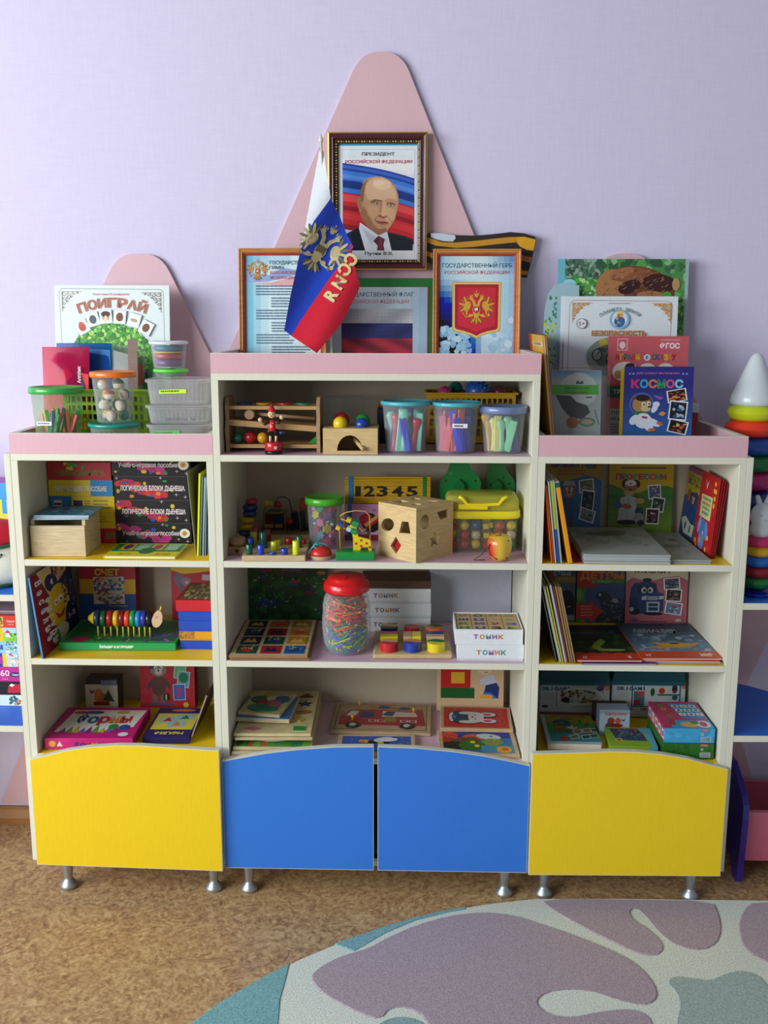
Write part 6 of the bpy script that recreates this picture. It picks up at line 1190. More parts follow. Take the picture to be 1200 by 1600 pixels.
# TOMIK boxes at the back
def tomik(M, w_, d, h, label, k=.5, open_=False, cat='box', tx=.33, tw=.36):
    a = Art(0, 0, 400, 85); cs_ = ['c87a3a', 'c8503a', '4a8a9a', '3a7a6a', '8a5a9a', 'd8a83a']
    x0 = 400*tx-400*tw/2; 
    for i, ch in enumerate('ТОМИК'): a.text(ch, x0+(i+.5)*400*tw/5, 46, 26, cs_[(i*2+len(label)) % 6], w=400*tw/5*.74, off=.045)
    for i in range(12): q_ = random.Random(i+len(label)); a.poly([(x0+q_.uniform(0, 400*tw), 34+q_.uniform(0, 20)) for _ in range(3)], cs_[i % 6]) if False else None
    t = thing('cube_box', label, cat, M)
    if open_:
        th_ = .003
        f = MB().box(0, 0, 0, w_, th_, h, 'dfe6ea', .0004).build('front_wall', 'card', t); MB().box(0, d-th_, 0, w_, d, h, 'dfe6ea', .0004).build('back_wall', 'card', t)
        for x in (0, w_-th_): MB().box(x, th_, 0, x+th_, d-th_, h, 'dfe6ea').build('side_wall', 'card', t)
        MB().box(th_, th_, 0, w_-th_, d-th_, .002, 'dfe6ea').build('bottom', 'card', t)
    else:
        f = MB().box(0, 0, h*.12, w_, d, h, 'dfe6ea', .0008).build('lid', 'card', t); MB().box(.001, .001, 0, w_-.001, d-.001, h*.12, 'cfd6da').build('box_base', 'card', t)
    a.mesh((X_*w_, Z_*h*.88, -Y_, Vector((0, 0, h*.12))), f, 'side_print'); return t
Yb2 = .226; xa, xb = Xat(563, 950, Yb2), Xat(673, 950, Yb2); zz = [A(620, y, Yb2).z for y in (920, 941.8, 964.5)]; st = zz[0]-zz[1]; nlow = int(round((zz[2]-st-Z2)/st)); st = (zz[0]-Z2)/(3+nlow); z = Z2
nm_ = ['third', 'second', 'top'] if nlow == 0 else None
tot = 3+nlow
for i in range(tot):
    lab = ['lowest', 'second from bottom', 'middle', 'upper', 'top'][i] if tot == 5 else (['lowest', 'second from bottom', 'second from top', 'top'][i] if tot == 4 else ['lowest', 'middle', 'top'][i])
    tomik(T(xa+.0012*(i % 2), Yb2+.001*(i % 2), z+.0002), xb-xa, .11, st-.0006, '%s white lettered box of the stack at the back of the third bay' % lab, tx=.36+.015*(i % 2), tw=.36); z += st
gbox('brown_box', 'flat brown wooden box lying on the white lettered boxes', 'box', T(xa+.002, Yb2+.006, z), xb-xa-.002, .1, A(620, 908.5, Yb2).z-z, '5c4030', None, 0, mat='wood')
M, w_, h = up(670.5, 799, 884, Z2, .318, 2); t = gbox('white_panel', 'plain pale blue white panel standing at the back right of the third bay', 'panel', M, w_, .006, h, 'b8bccc', None, 0)
# geometric sorting board
M, w_, d = lying((583, 1023), (707, 1023.5), 985, Z2+.011, .0107)
gb = thing('sorting_board', 'pale wooden sorting board with coloured geometric blocks in the third bay', 'toy', M); MB().box(0, 0, 0, w_, d, .0107, 'd2b988', .003).build('board', 'wood', gb)
s = w_*.115
def wv(cx_, cy_, r_, up_, c):   # half of a round or square piece with a wavy seam
    seam = [(cx_-r_+2*r_*i/10, cy_+.12*r_*math.sin(math.pi*2*i/10)) for i in range(11)]; return seam
def halfround(cx_, cy_, r_, c1, c2, h_):
    se = wv(cx_, cy_, r_, 1, 0); MB().prism([(cx_+r_*math.cos(t_), cy_+r_*math.sin(t_)) for t_ in [math.pi+math.pi*i/14 for i in range(15)]]+list(reversed(se[1:-1])), .0108, .0108+h_, c1, 'XY').build('half_block', 'paint', gb)
    MB().prism([(cx_+r_*math.cos(t_), cy_+r_*math.sin(t_)) for t_ in [math.pi*i/14 for i in range(15)]]+se[1:-1], .0108, .0108+h_, c2, 'XY').build('half_block', 'paint', gb)
def halfsq(cx_, cy_, r_, c1, c2, h_, vert=False):
    if vert: b1, b2 = (cx_-r_, cy_-r_, cx_-.0003, cy_+r_), (cx_+.0003, cy_-r_, cx_+r_, cy_+r_)
    else: b1, b2 = (cx_-r_, cy_-r_, cx_+r_, cy_-.0003), (cx_-r_, cy_+.0003, cx_+r_, cy_+r_)
    MB().box(b1[0], b1[1], .0108, b1[2], b1[3], .0108+h_, c1, .0008).build('half_block', 'paint', gb); MB().box(b2[0], b2[1], .0108, b2[2], b2[3], .0108+h_, c2, .0008).build('half_block', 'paint', gb)
WD = 'c8a47a'; hq = .021
for i, (c1, c2) in enumerate((('c01c22', WD), ('1c3a9c', 'd87a3a'), ('e0cc1c', '1a6a34'))): halfround(w_*(.2+.3*i), d*.18, s, c1, c2, hq)
halfsq(w_*.2, d*.5, s, 'e0cc1c', 'c86a2c', hq); halfsq(w_*.5, d*.5, s, WD, 'e0d43a', hq, True); halfsq(w_*.8, d*.5, s, WD, '1c3a8c', hq)
for i, (c1, c2) in enumerate((('16246a', 'd8c020'), ('a81c28', 'a02a2c'), ('d8702c', '1a6a34'))): 
    if i == 1:
        MB().prism([(w_*.5+s*math.cos(t_), d*.82+s*math.sin(t_)) for t_ in [i_*1.0472+.52 for i_ in range(6)]], .0108, .0108+hq, c1, 'XY').build('hexagon_block', 'paint', gb)
    else: halfround(w_*(.2+.3*i), d*.82, s, c1, c2, hq)
# TOMIK boxes at the right front
p0, p1 = F(714, 1032.3, Z2), F(818.5, 1032.3, Z2); Yq = p0.y; h1 = A(766, 1007.6, Yq).z-Z2; dq = .138
xr_ = min(p1.x, .3108)
tomik(T(p0.x, Yq, Z2), xr_-p0.x, dq, h1, 'lower white lettered box at the right front of the third bay', tx=.51, tw=.46)
xa = Xat(711.5, 995, Yq-.003); xb = min(Xat(817.5, 995, Yq-.003), .3108); h2 = A(766, 984, Yq).z-Z2-h1
tb_ = tomik(T(xa, Yq, Z2+h1+.0003), xb-xa, dq, h2, 'upper open white lettered box full of alphabet cubes', open_=True, tx=.49, tw=.46)
n4 = 4; cw_ = (xb-xa-.008)/4; cd_ = (dq-.008)/4; LET = ['НПЗЬС', 'КИУЕМР', 'ШПЧАДЖ', 'ООЭБЯФ']; LC = [['2a8a3a', '3a5aa8', '14120f', '2a8a3a'], ['2a8a3a', '3a5aa8', 'b02a34', '3a5ab0'], ['3a4a8a', '3a5ac0', 'c8b08a', '9a9a5a'], ['9a7a5a', '2a6a3a', '8a6a4a', 'a89060']]; q = random.Random(2)
for j in range(4):
    for i in range(4):
        M = T(xa+.004+cw_*i+.0004, Yq+.004+cd_*j+.0004, Z2+h1+.0026); o = thing('alphabet_cube', 'wooden alphabet cube, row %s from the front, %s in the open white box' % (['first', 'second', 'third', 'fourth'][j], ['leftmost', 'second from left', 'third from left', 'rightmost'][i]), 'cube', M, 'alphabet cubes in the open white box')
        hc_ = h2-.004; b = MB().box(0, 0, 0, cw_-.0008, cd_-.0008, hc_, 'c4a77c', .0012).build('cube', 'wood', o); a = Art(0, 0, 100, 100); rr_ = [0, 180, 0, 0][(i+j*2) % 4]; a.text(LET[j][i % len(LET[j])], 50, 54, 58, LC[j][i], w=56, off=.09, rot=rr_); a.mesh((X_*(cw_-.001), Y_*(cd_-.001), Z_, Vector((0, 0, hc_))), b, 'letter')

# ================================================================ middle cabinet, lower bay (z = Z3)
NAT = 'c9b892'
def board(label, l, r_, yb_, z0, th_, art=None, col=NAT, name='wooden_puzzle', pieces=(), inset=0, dmax=.30, cat='puzzle', bev=.0015):
    M, w_, d = lying(l, r_, yb_, z0+th_, th_); k_ = .004-M.translation.y
    if k_ > 0: M = T(0, k_, 0) @ M; d -= k_
    d = min(d, dmax); t = thing(name, label, cat, M); MB().box(0, 0, 0, w_, d, th_, col, min(bev, th_*.3)).build('tray', 'wood', t)
    if art: art.mesh((X_*(w_-2*inset), Y_*(d-2*inset), Z_, Vector((inset, inset, th_))), t, 'picture')
    for nm, pts, c, hz_ in pieces: MB().prism([(u*w_, v*d) for u, v in pts], th_+.0006, th_+hz_, c, 'XY').build(nm, 'paint', t)
    return t, M, w_, d
z = Z3
board('bottom plain wooden tray of the left puzzle stack in the lower bay', (361, 1177), (486, 1178), 1085, z, .009); z += .0095
a = Art(0, 0, 100, 60, '4a9a3a'); a.blobs(0, 0, 100, 60, ['2a7a2a', '6ab84a', '3a8a5a', 'c8602a'], 60, 9, 3)
board('green meadow puzzle under the oval puzzle in the lower bay', (364, 1167), (487, 1168), 1083, z, .0085, a, inset=.004); z += .0095
P = F(425, 1152, z+.010); ov = thing('wooden_puzzle', 'oval blue puzzle plate in the left stack of the lower bay', 'puzzle', T(P.x, P.y+.07, z)); MB().lathe([(.082, 0), (.085, .002), (.085, .007), (.083, .009)], 'd8d2be', 40, sy=.9).build('plate', 'wood', ov); MB().lathe([(.076, .0092), (.076, .0102)], '6a7cc0', 40, sy=.9).build('blue_inlay', 'paint', ov); MB().prism([(-.01, -.066), (.035, -.066), (.03, -.05), (-.02, -.05)], .0103, .0118, '5a2418', 'XY').build('brown_piece', 'paint', ov); z += .0125
board('plain cream board under the shape puzzle in the lower bay', (366.5, 1152.5), (488.5, 1153), 1078, z, .0075, col='c6b48c'); z += .008
M, w_, d = lying((365, 1146), (486, 1146.5), 1079, z+.0075, .0075)
sp = thing('wooden_puzzle', 'cream board with cut-out triangle star and square pieces in the lower bay', 'puzzle', M); MB().box(0, 0, 0, w_, d, .0075, 'cfc08e', .0012).build('tray', 'wood', sp)
for nm, pts, c in (('triangle_piece', [(-.02, -.012), (.02, -.012), (0, .016)], '5a1418'), ('star_piece', starp(0, 0, .02, .42), '14285a'), ('oval_piece', circ(0, 0, .02, 20, .013), 'a8702c'), ('triangle_piece', [(-.012, .010), (.012, .010), (0, -.012)], 'c8b01c'), ('square_piece', [(-.014, -.012), (.014, -.012), (.014, .012), (-.014, .012)], '2a8a30')):
    i = ['5a1418', '14285a', 'a8702c', 'c8b01c', '2a8a30'].index(c); cx_, cy_ = [(w_*.84, d*.86), (w_*.84, d*.66), (w_*.84, d*.46), (w_*.83, d*.28), (w_*.83, d*.10)][i]; MB().prism([(cx_+x*1.12, cy_+y*1.12) for x, y in pts], .0072, .0078, 'e8e2c8', 'XY').build('recess', 'wood', sp); MB().prism([(cx_+x, cy_+y) for x, y in pts], .0078, .0098, c, 'XY').build(nm, 'paint', sp)
cx_, cy_ = w_*.22, d*.09; MB().prism([(cx_-.022, cy_), (cx_, cy_+.013), (cx_+.022, cy_), (cx_, cy_-.011)], .0077, .0095, 'b86a7a', 'XY').build('diamond_piece', 'paint', sp); z += .0103
M, w_, d = lying((367.7, 1120.8), (452, 1123.8), 1088, z+.0115, .0115); d = min(d, .19)
t = thing('wooden_puzzle', 'sky blue board under the flower puzzle in the lower bay', 'puzzle', M); MB().box(0, 0, 0, w_, d, .0105, 'cdbd96', .0012).build('tray', 'wood', t); MB().box(.002, .002, .0105, w_-.001, d-.001, .0113, '3a7ab0').build('blue_top', 'paint', t); z += .0118
M, w_, d = lying((371, 1112), (437, 1117.5), 1081, z+.008, .008); d = min(d, .165)
t = thing('wooden_puzzle', 'small natural board with a flower clown puzzle on top of the left stack', 'puzzle', M); MB().box(0, 0, 0, w_, d, .008, 'cdbd96', .0012).build('tray', 'wood', t)
for x, y, rx_, ry_, c in ((.5, .22, .36, .15, '1a7a5a'), (.25, .6, .18, .14, '14604a'), (.42, .42, .16, .14, 'a01c24'), (.68, .45, .16, .15, 'b85a7a'), (.8, .66, .17, .12, '2a5a8a'), (.42, .82, .15, .1, 'b8a03a'), (.55, .65, .12, .12, 'd8d0c8')): MB().prism(circ(w_*x, d*y, w_*rx_, 18, d*ry_), .0082, .0105+.0003*x*10, c, 'XY').build('puzzle_piece', 'paint', t)
# fire engine puzzle
M, w_, d = lying((514, 1142), (673, 1146), 1099, Z3+.009, .0088)
ft = thing('wooden_puzzle', 'wooden fire engine puzzle lying in the middle of the lower bay', 'puzzle', M); MB().box(0, 0, 0, w_, d, .0088, 'b59a78', .0012).build('tray', 'wood', ft); MB().box(w_*.04, d*.08, .0088, w_*.955, d*.93, .0091, '3a2a22').build('recess', 'wood', ft); MB().box(w_*.047, d*.09, .0091, w_*.95, d*.92, .0094, 'b0967a').build('recess_floor', 'wood', ft)
def fpc(nm, pts, c, z1_=.0105): MB().prism([(w_*u, d*v) for u, v in pts], .0095, z1_, c, 'XY').build(nm, 'paint', ft)
fpc('truck_body', [(.07, .22), (.08, .5), (.17, .72), (.36, .74), (.37, .86), (.55, .84), (.9, .76), (.92, .5), (.94, .22)], '9c1420')
fpc('windscreen', [(.13, .52), (.18, .68), (.26, .68), (.23, .52)], 'd8d0c8', .0109); fpc('window', [(.27, .48), (.29, .66), (.40, .66), (.42, .52), (.38, .46)], '14286a', .0109); fpc('window', [(.50, .50), (.50, .70), (.84, .66), (.86, .52)], 'c8bca8', .0108)
fpc('fireman', [(.50, .55), (.55, .68), (.63, .66), (.6, .52)], '1c2c6a', .0115); fpc('fireman', [(.52, .34), (.54, .52), (.64, .48), (.65, .34)], '8a7a3a', .0112); fpc('ladder', [(.36, .76), (.38, .84), (.86, .76), (.85, .70)], 'a87848', .0112); fpc('blue_piece', [(.66, .74), (.68, .84), (.76, .83), (.77, .74)], '1c3a6a', .0117); fpc('blue_piece', [(.45, .78), (.46, .88), (.55, .87), (.56, .78)], '1c3a6a', .0117)
for u in (.22, .76): MB().cyl((w_*u, d*.2, .0095), w_*.075, .0022, '141214', 24).build('wheel', 'paint', ft); MB().cyl((w_*u, d*.2, .0117), w_*.035, .0008, 'b8b0a8', 16).build('hub', 'paint', ft)
for u, v in ((.21, .36), (.25, .86), (.82, .66)): MB().lathe([(.003, .011), (.002, .016), (.0045, .020), (.0035, .0235), (.0001, .0245)], 'd89a1c', 12, (w_*u, d*v, 0)).build('knob', 'paint', ft)
a = Art(0, 0, 100, 30); [a.frame(x, 5, x+14, 22, 2, 'd8c8c0') for x in (2, 18, 60, 76)]; a.mesh((X_*w_*.55, Y_*d*.14, Z_, Vector((w_*.36, d*.28, .0106))), ft, 'ladder_print')
# bee puzzle
def gridart(bgc, w0=300, h0=200): return Art(0, 0, w0, h0, bgc)
a = gridart('3c5ab0', 640, 330); q = random.Random(3)
for i in range(34): a.ell(q.uniform(10, 630), q.uniform(8, 320), 8, 8, '9ab04a', 8)
a.ell(210, 120, 55, 36, 'd8a82a', 18); a.ell(190, 130, 30, 20, 'c8782a', 12); a.ell(195, 108, 6, 7, '111', 8); a.ell(290, 128, 55, 32, '14120f', 16); a.ell(360, 140, 36, 28, 'd8c81c', 14); a.ell(410, 135, 30, 24, '14120f', 14); a.ell(380, 75, 95, 44, 'd0d4dc', 20, -22); a.ell(440, 85, 80, 36, 'dcdfe6', 18, -12)
t, M, w_, d = board('dark blue bee puzzle behind the blue doors in the lower bay', (523.5, 1184), (650, 1185), 1147.5, Z3, .0088, a, 'cdb68e', inset=.011)
# right puzzles
M, w_, h = up(682.5, 787, 1030, Z3, .292, 7)
a = Art(490, -60, 995, 420, 'c8aa86'); a.rect(520, -60, 745, 205, 'b81414'); a.rect(598, 62, 700, 165, 'd8a81c'); a.rect(520, 205, 775, 300, '14551c'); a.ell(850, 25, 60, 60, 'd8b898', 18); a.ell(840, 20, 9, 12, '222', 8); a.line([(850, 62), (875, 62)], 5, '3a2a22')
for x, y, rx_, ry_ in ((860, 140, 46, 34), (890, 115, 42, 34), (905, 150, 40, 32), (850, 155, 34, 22)): a.ell(x, y, rx_, ry_, 'b8bccc', 16)
a.poly([(860, 180), (940, 155), (962, 200), (955, 300), (915, 280), (845, 262)], '12296a'); a.poly([(845, 240), (905, 250), (950, 300), (900, 300), (840, 265)], '2a6ac0'); a.ell(865, 285, 50, 22, 'd89a1c', 16); a.rect(490, 300, 995, 420, 'c8aa86')
gbox('wooden_puzzle', 'upright wooden puzzle with red and green squares at the back right', 'puzzle', M, w_, .008, h, 'b8997a', {'front': a}, 0, mat='wood')
a = Art(0, 0, 480, 170, 'b83030'); a.blobs(0, 0, 480, 170, ['c03a34', 'a82a2c', 'c84a38'], 60, 12, 2)
for ps in ([(60, 85, 22, 40, 'c8c8c8'), (115, 85, 55, 48, '1c4a6a'), (180, 50, 70, 13, 'c8c8c8'), (180, 125, 70, 13, 'c8c8c8'), (240, 85, 60, 46, 'c8c4c8'), (330, 60, 62, 18, 'd0ccd0'), (330, 115, 62, 18, 'd0ccd0'), (325, 60, 32, 9, 'b83a6a'), (325, 115, 32, 9, 'b83a6a')],):
    for x, y, rx_, ry_, c in ps: a.ell(x, y, rx_+5, ry_+5, '1a1416', 20)
    for x, y, rx_, ry_, c in ps: a.ell(x, y, rx_, ry_, c, 20)
a.ell(215, 85, 8, 6, '111', 8); a.ell(235, 68, 5, 5, '111', 8); a.ell(235, 102, 5, 5, '111', 8); a.ell(80, 85, 12, 14, '3a8ab0', 10)
M, w_, d = lying((688, 1137.5), (802, 1141), 1104, Z3+.018, .0095)
t, M, w_, d = board('red wooden bunny puzzle at the right of the lower bay', (688, 1137.5), (802, 1140.5), 1104, Z3+.009, .009, a, 'bfa17c', inset=.0085); MB().box(.002, .021, -.009, w_-.002, d-.002, -.0003, 'a88a66').build('frame_base', 'wood', t)
a = Art(0, 0, 560, 260, '2a6ab0'); a.rect(0, 0, 560, 80, '14348a'); a.ell(60, 50, 70, 50, 'c83a1c', 18); a.ell(40, 110, 60, 50, 'b02c1c', 16); a.ell(250, 70, 90, 40, 'd0502a', 20); a.poly([(60, 110), (120, 75), (260, 60), (320, 110), (240, 130), (160, 120), (90, 150)], '5a4a2a'); a.ell(80, 170, 110, 50, '0f2a24', 18); a.ell(380, 62, 100, 36, 'b8c4cc', 20, 8); a.ell(400, 55, 16, 6, '14202a', 8); a.ell(400, 130, 90, 44, '7a8a3a', 20); a.ell(230, 170, 110, 60, '2a6a24', 20); a.rect(300, 170, 560, 260, '3a8aa8'); a.blobs(330, 100, 460, 160, ['d8a89a', 'c88a7a'], 9, 9, 5)
for x, y in ((240, 130), (270, 175)): a.ell(x, y, 22, 15, 'd8c82a', 12)
a.ell(480, 220, 62, 40, 'd8a02a', 20); a.ell(490, 215, 30, 20, 'c8602a', 12); q = random.Random(8); [a.ell(q.uniform(5, 555), q.uniform(5, 90), 2.5, 2, 'd8dce8', 6) for _ in range(30)]
t, M, w_, d = board('blue wooden animal puzzle in front of the bunny puzzle in the lower bay', (688, 1187), (815, 1187.5), 1141, Z3, .0088, a, 'c4a880', inset=.011)
# ================================================================ right tray
def yb0(x, Y, z): return pj(Vector((A(x, 700, Y).x, Y, z)))[1]
zt = ZS
# bear poster, crop 840,395 scale 5
M, w_, h = up(869, 1071, 405, zt, .315, 4)
a = Art(145, 45, 1155, (yb0(970, .315, zt)-395)*5, '4a8a4a'); a.blobs(145, 45, 1155, 640, ['3a6a44', '2f5a3c', '5a9a50', '6aa860', '84b884', '4f7f58'], 240, 60, 2); a.blobs(145, 200, 460, 330, ['5aa848', '7ac858', '3f8a3a', 'a8dc8a'], 90, 26, 3)
a.blobs(200, 50, 460, 190, ['32503c', '6a8a78', '4a6a58', '8aa898'], 70, 30, 4); a.rect(145, 45, 200, 1200, '6ab8cc'); a.ell(235, 235, 50, 36, '9ad8e4', 14); a.blobs(1030, 350, 1155, 650, ['4a8a34', '6ab04a', '2f6a2a', '86c060'], 70, 26, 5); a.rect(1128, 45, 1155, 700, '9ab4b8')
a.ell(750, 290, 300, 190, '6a3c28', 30, 6); a.ell(560, 260, 120, 140, 'a8764a', 22, 20); a.ell(720, 170, 170, 60, '8a5236', 22); a.ell(930, 230, 130, 70, '3c1c1a', 20, 8); a.ell(700, 260, 90, 50, '33191a', 18, -20); a.ell(640, 150, 100, 36, 'a06a48', 18, -16); a.ell(860, 320, 100, 30, 'a87048', 18); a.ell(1060, 240, 30, 50, 'b09060', 12); a.ell(990, 318, 40, 20, '4a9a34', 10); q = random.Random(4)
for i in range(160): x, y = q.uniform(460, 1000), q.uniform(110, 330); k = 12+q.uniform(0, 22); a.line([(x, y), (x+k*.7, y-k*.5)], 3, q.choice(['c89868', '5a3020', 'b07c50', '482418'])) if ((x-740)/270)**2+((y-290)/170)**2 < 1 else 0
book('poster', 'large glossy poster with a brown bear in greenery, tallest at the right tray', 'poster', M, w_, h, .004, a, '9ab4b0')
# curved tree card left of the poster
P = A(846, 560, .325); t = thing('tree_card', 'pale blue curved card with green leaves behind the bear poster', 'card', T(P.x, .325, zt)); ol = [(855, 620), (843, 600), (843, 545), (849, 520), (851, 485), (856, 460), (866, 445), (880, 442), (905, 446), (905, 620)]
MB().prism([(Xat(x, y, .325)-P.x, max(0, A(x, y, .325).z-zt)) for x, y in ol], .0, .002, '9fc0cc').build('card_sheet', 'card', t); a = Art(840, 440, 872, 640); a.blobs(846, 500, 872, 580, ['a8c84a', '7ab03a', 'c8d04a', '3a8a3a'], 60, 4, 3, asp=1); a.blobs(856, 462, 872, 500, ['2a7a4a', '3a8a5a'], 16, 3.4, 4); p0, p1 = A(840, 640, .325), A(872, 440, .325); a.mesh((X_*(p1.x-p0.x), Z_*(p1.z-p0.z), -Y_, Vector((p0.x-P.x, 0, p0.z-zt))), t, 'leaf_print')
# white albums
M, w_, h = up(874, 1053, 463, zt, .285, 4)
book('picture_album', 'plain white album edge showing at the left behind the safety album', 'album', M, w_, h, .003, None, 'd8e2e8')
M, w_, h = up(880, 1055.5, 463.5, zt, .275, 4)
a = Art(200, 335, 1080, (yb0(968, .275, zt)-395)*5, 'dbe5ea'); a.line([(228, 1200), (240, 400), (256, 374), (280, 364), (1000, 372), (1030, 384), (1036, 410), (1015, 1200)], 4, '9a7078')
corner(a, 262, 385, 150, 'c8883a'); corner(a, 1024, 390, 150, 'c8883a', -1); corner(a, 266, 389, 120, 'dca85a'); corner(a, 1020, 394, 120, 'dca85a', -1); a.dashes(535, 387, 745, 396, 1, '6a6a70'); a.letters('ПЛАНЕТА ЗЕМЛЯ', 470, 790, 432, 24, ['4a7a72'], .02, arc=55)
a.ell(628, 515, 78, 74, '8ab4da', 28); a.ell(628, 510, 60, 60, 'dbe5ea', 24); a.ell(628, 530, 42, 42, '2a5a9a', 22); a.blobs(600, 505, 655, 560, ['6a9a5a', '3a78b8', 'c8b070'], 16, 14, 4); a.ell(630, 470, 28, 22, 'e8d060', 14); a.ell(622, 485, 14, 16, 'c86a4a', 12); a.ell(640, 482, 14, 16, 'd89a70', 12); a.ell(334, 546, 40, 40, '4a3a4a', 24); a.ell(334, 546, 36, 36, 'dbe5ea', 24); a.text('5+', 334, 546, 30, '7a2a3a', w=50)
a.text('БЕЗОПАСНОСТЬ', 624, 621, 38, 'b0642c', w=420, off=.025, out='e0b060', ow=.03)
a.ell(580, 800, 200, 150, '8a9a90', 30); a.ell(590, 800, 150, 115, '5f6f66', 26); [a.ell(x, y, 42, 48, '1c1c22', 18) for x, y in ((460, 790), (570, 820))]; [a.ell(x, y, 33, 39, '8a9a94', 18) for x, y in ((460, 790), (570, 820))]; a.line([(460, 790), (500, 740), (560, 745), (570, 820)], 9, '5a3a2a'); a.ell(505, 690, 34, 28, 'c8b83a', 12); a.line([(480, 720), (540, 700), (580, 720)], 14, 'b8a860'); a.line([(470, 740), (520, 760)], 14, '3a3a50')
book('picture_album', 'white safety album with gold corners and a cyclist, front of the white albums', 'album', M, w_, h, .004, a, 'dfe7ec')
# yellow + red book edge-on
M, h, d = slab((866, 708), (851, 524), .05, zt+.001, .27, 0)
yb_t = None
for k, (lab, off, c, th_) in enumerate((('thin yellow book with barcode standing edge-on beside the middle cabinet', -.0052, 'd8a21c', .005), ('thin dark red book standing edge-on in the right tray', .0003, 'a01c28', .004))):
    t = thing('thin_book', lab, 'book', M @ T(off, 0, 0)); yb_t = t if k == 0 else yb_t; MB().box(0, 0, 0, .001, d, h, c).box(th_-.001, 0, 0, th_, d, h, c).box(.001, d-.001, 0, th_-.001, d, h, c).build('cover', 'print', t); MB().box(.001, .001, .001, th_-.001, d-.001, h-.001, 'd8c8a0').build('pages', 'paper', t)
a = Art(0, 0, 34, 150, 'd8a82a'); a.rect(0, 0, 8, 150, 'b0502a'); a.line([(11, 9), (30, 9)], .6, 'b04a2a'); a.rect(9, 26, 32, 40, 'e8e0c8'); [a.rect(11+i*1.6, 27, 11+i*1.6+.8, 38, '222') for i in range(12)]
a.mesh((-Y_*d, Z_*h*.35, -X_, Vector((0, d, h*.65))), yb_t, 'back_print')
# red folder "tale" crop 840,510 scale 4.615
M, w_, h = up(948.5, 1073, 525.5, zt, .215, 4)
a = Art(505, 70, 1080, (yb0(1010, .215, zt)-510)*4.615, 'c85c66'); a.frame(570, 88, 642, 172, 4, 'e8d0d0'); a.ell(606, 135, 22, 26, 'e8d0d0', 14); a.text('СООТВЕТСТВУЕТ', 950, 98, 10, 'e8c8cc', w=140); a.text('ФГОС', 946, 138, 36, 'eee4e6', w=140, off=.05)
a.letters('ИГРАЕМ В СКАЗКУ', 560, 992, 220, 40, ['a81c2a', 'd8a02a', '2a6a3a', '2a5a9a', 'c83a2a', 'd8c02a', 'd8842a'], .07, wob=8); a.ell(785, 222, 24, 24, 'd8e0e8', 16); a.text('В', 785, 222, 22, '2a5a9a', off=.05)
for x in (630, 790, 920): a.ell(x, 325, 92 if x == 630 else 70, 72 if x == 630 else 62, 'e0d8cc', 26)
a.ell(665, 282, 34, 20, '3a2418', 14); a.ell(580, 345, 26, 30, 'b0905a', 14); a.ell(700, 330, 40, 44, 'b0703a', 14); a.rect(505, 425, 1080, 512, '1c5a48'); a.text('ТРИ МЕДВЕДЯ', 700, 470, 32, 'cfe0d4', w=300); a.poly([(530, 590), (760, 600), (760, 900), (520, 900)], 'a8b0ac'); a.text('ПОЗНАЁМ', 650, 626, 24, '3a4a4a', w=215, rot=3); a.text('И РЕЧЬ', 625, 668, 24, '3a4a4a', w=165, rot=3); a.dashes(540, 700, 740, 780, 4, '6a7474')
book('picture_book', 'salmon red story book with coloured title letters behind the blue space book', 'book', M, w_, h, .005, a, 'b84a56')
# blue space book
M, w_, h = up(969, 1080, 576, zt, .165, 4); book('picture_book', 'yellow and orange book edge just behind the blue space book', 'book', M, w_*.96, h, .006, None, 'd8b82a')
M, w_, h = up(974.5, 1082, 573, zt, .135, 4); ybt = (yb0(1028, .135, zt)-510)*4.615
a = Art(618, 288, 1112, ybt); a.grad(618, 288, 1112, ybt, lambda u, v: mix('2a2a80', '2a6ab0', max(0, v*1.25-.3)), 4, 16); a.text('ДЛЯ САМЫХ МАЛЕНЬКИХ', 856, 336, 13, 'c87a9a', w=310); [a.ell(x, 340, 8, 8, '8a8ad0', 8) for x in (655, 680, 1035, 1062)]
a.letters('КОСМОС', 664, 1040, 412, 56, ['c83a70', '3aa0c8', 'd8783a', '3a9a5a', 'c8508a', '7ac8d8'], .09, 'e4e4ee', .05)
a.ell(745, 560, 88, 84, '5a6ab8', 28); a.ell(745, 560, 78, 74, '3a3a90', 28); a.ell(700, 525, 24, 24, '7a4a24', 14); a.ell(795, 528, 20, 22, '7a4a24', 14); a.ell(745, 565, 66, 58, 'b08850', 24); a.ell(752, 515, 52, 24, '2a1a14', 16); a.ell(775, 590, 36, 24, 'd8b88a', 16); a.ell(800, 578, 10, 8, '1a1210', 10); [a.ell(x, y, 15, 17, 'e8ece0', 12) for x, y in ((760, 560), (797, 556))]; [a.ell(x, y, 8, 10, '3a7a3a', 10) for x, y in ((763, 562), (799, 558))]; a.ell(745, 625, 60, 14, '2a7a4a', 14)
for x, y, rx_, ry_, r_ in ((760, 680, 62, 56, 0), (690, 670, 22, 40, 40), (840, 590, 20, 36, 30), (850, 560, 26, 20, 0), (830, 690, 60, 24, 25), (800, 720, 30, 40, -40), (685, 692, 22, 18, 0)): a.ell(x, y, rx_, ry_, 'd8e0ea', 18, r_)
a.ell(880, 700, 26, 12, 'c86a3a', 12, 20); a.ell(825, 745, 28, 12, 'c86a3a', 12); a.rot(770, 655, 40, 16, 10, 'a83a5a'); a.poly([(820, 490), (905, 510), (880, 530), (850, 515)], '8a5ab0'); a.ell(895, 628, 20, 16, 'd8963a', 14); a.line([(870, 634), (925, 622)], 4, 'c8a060')
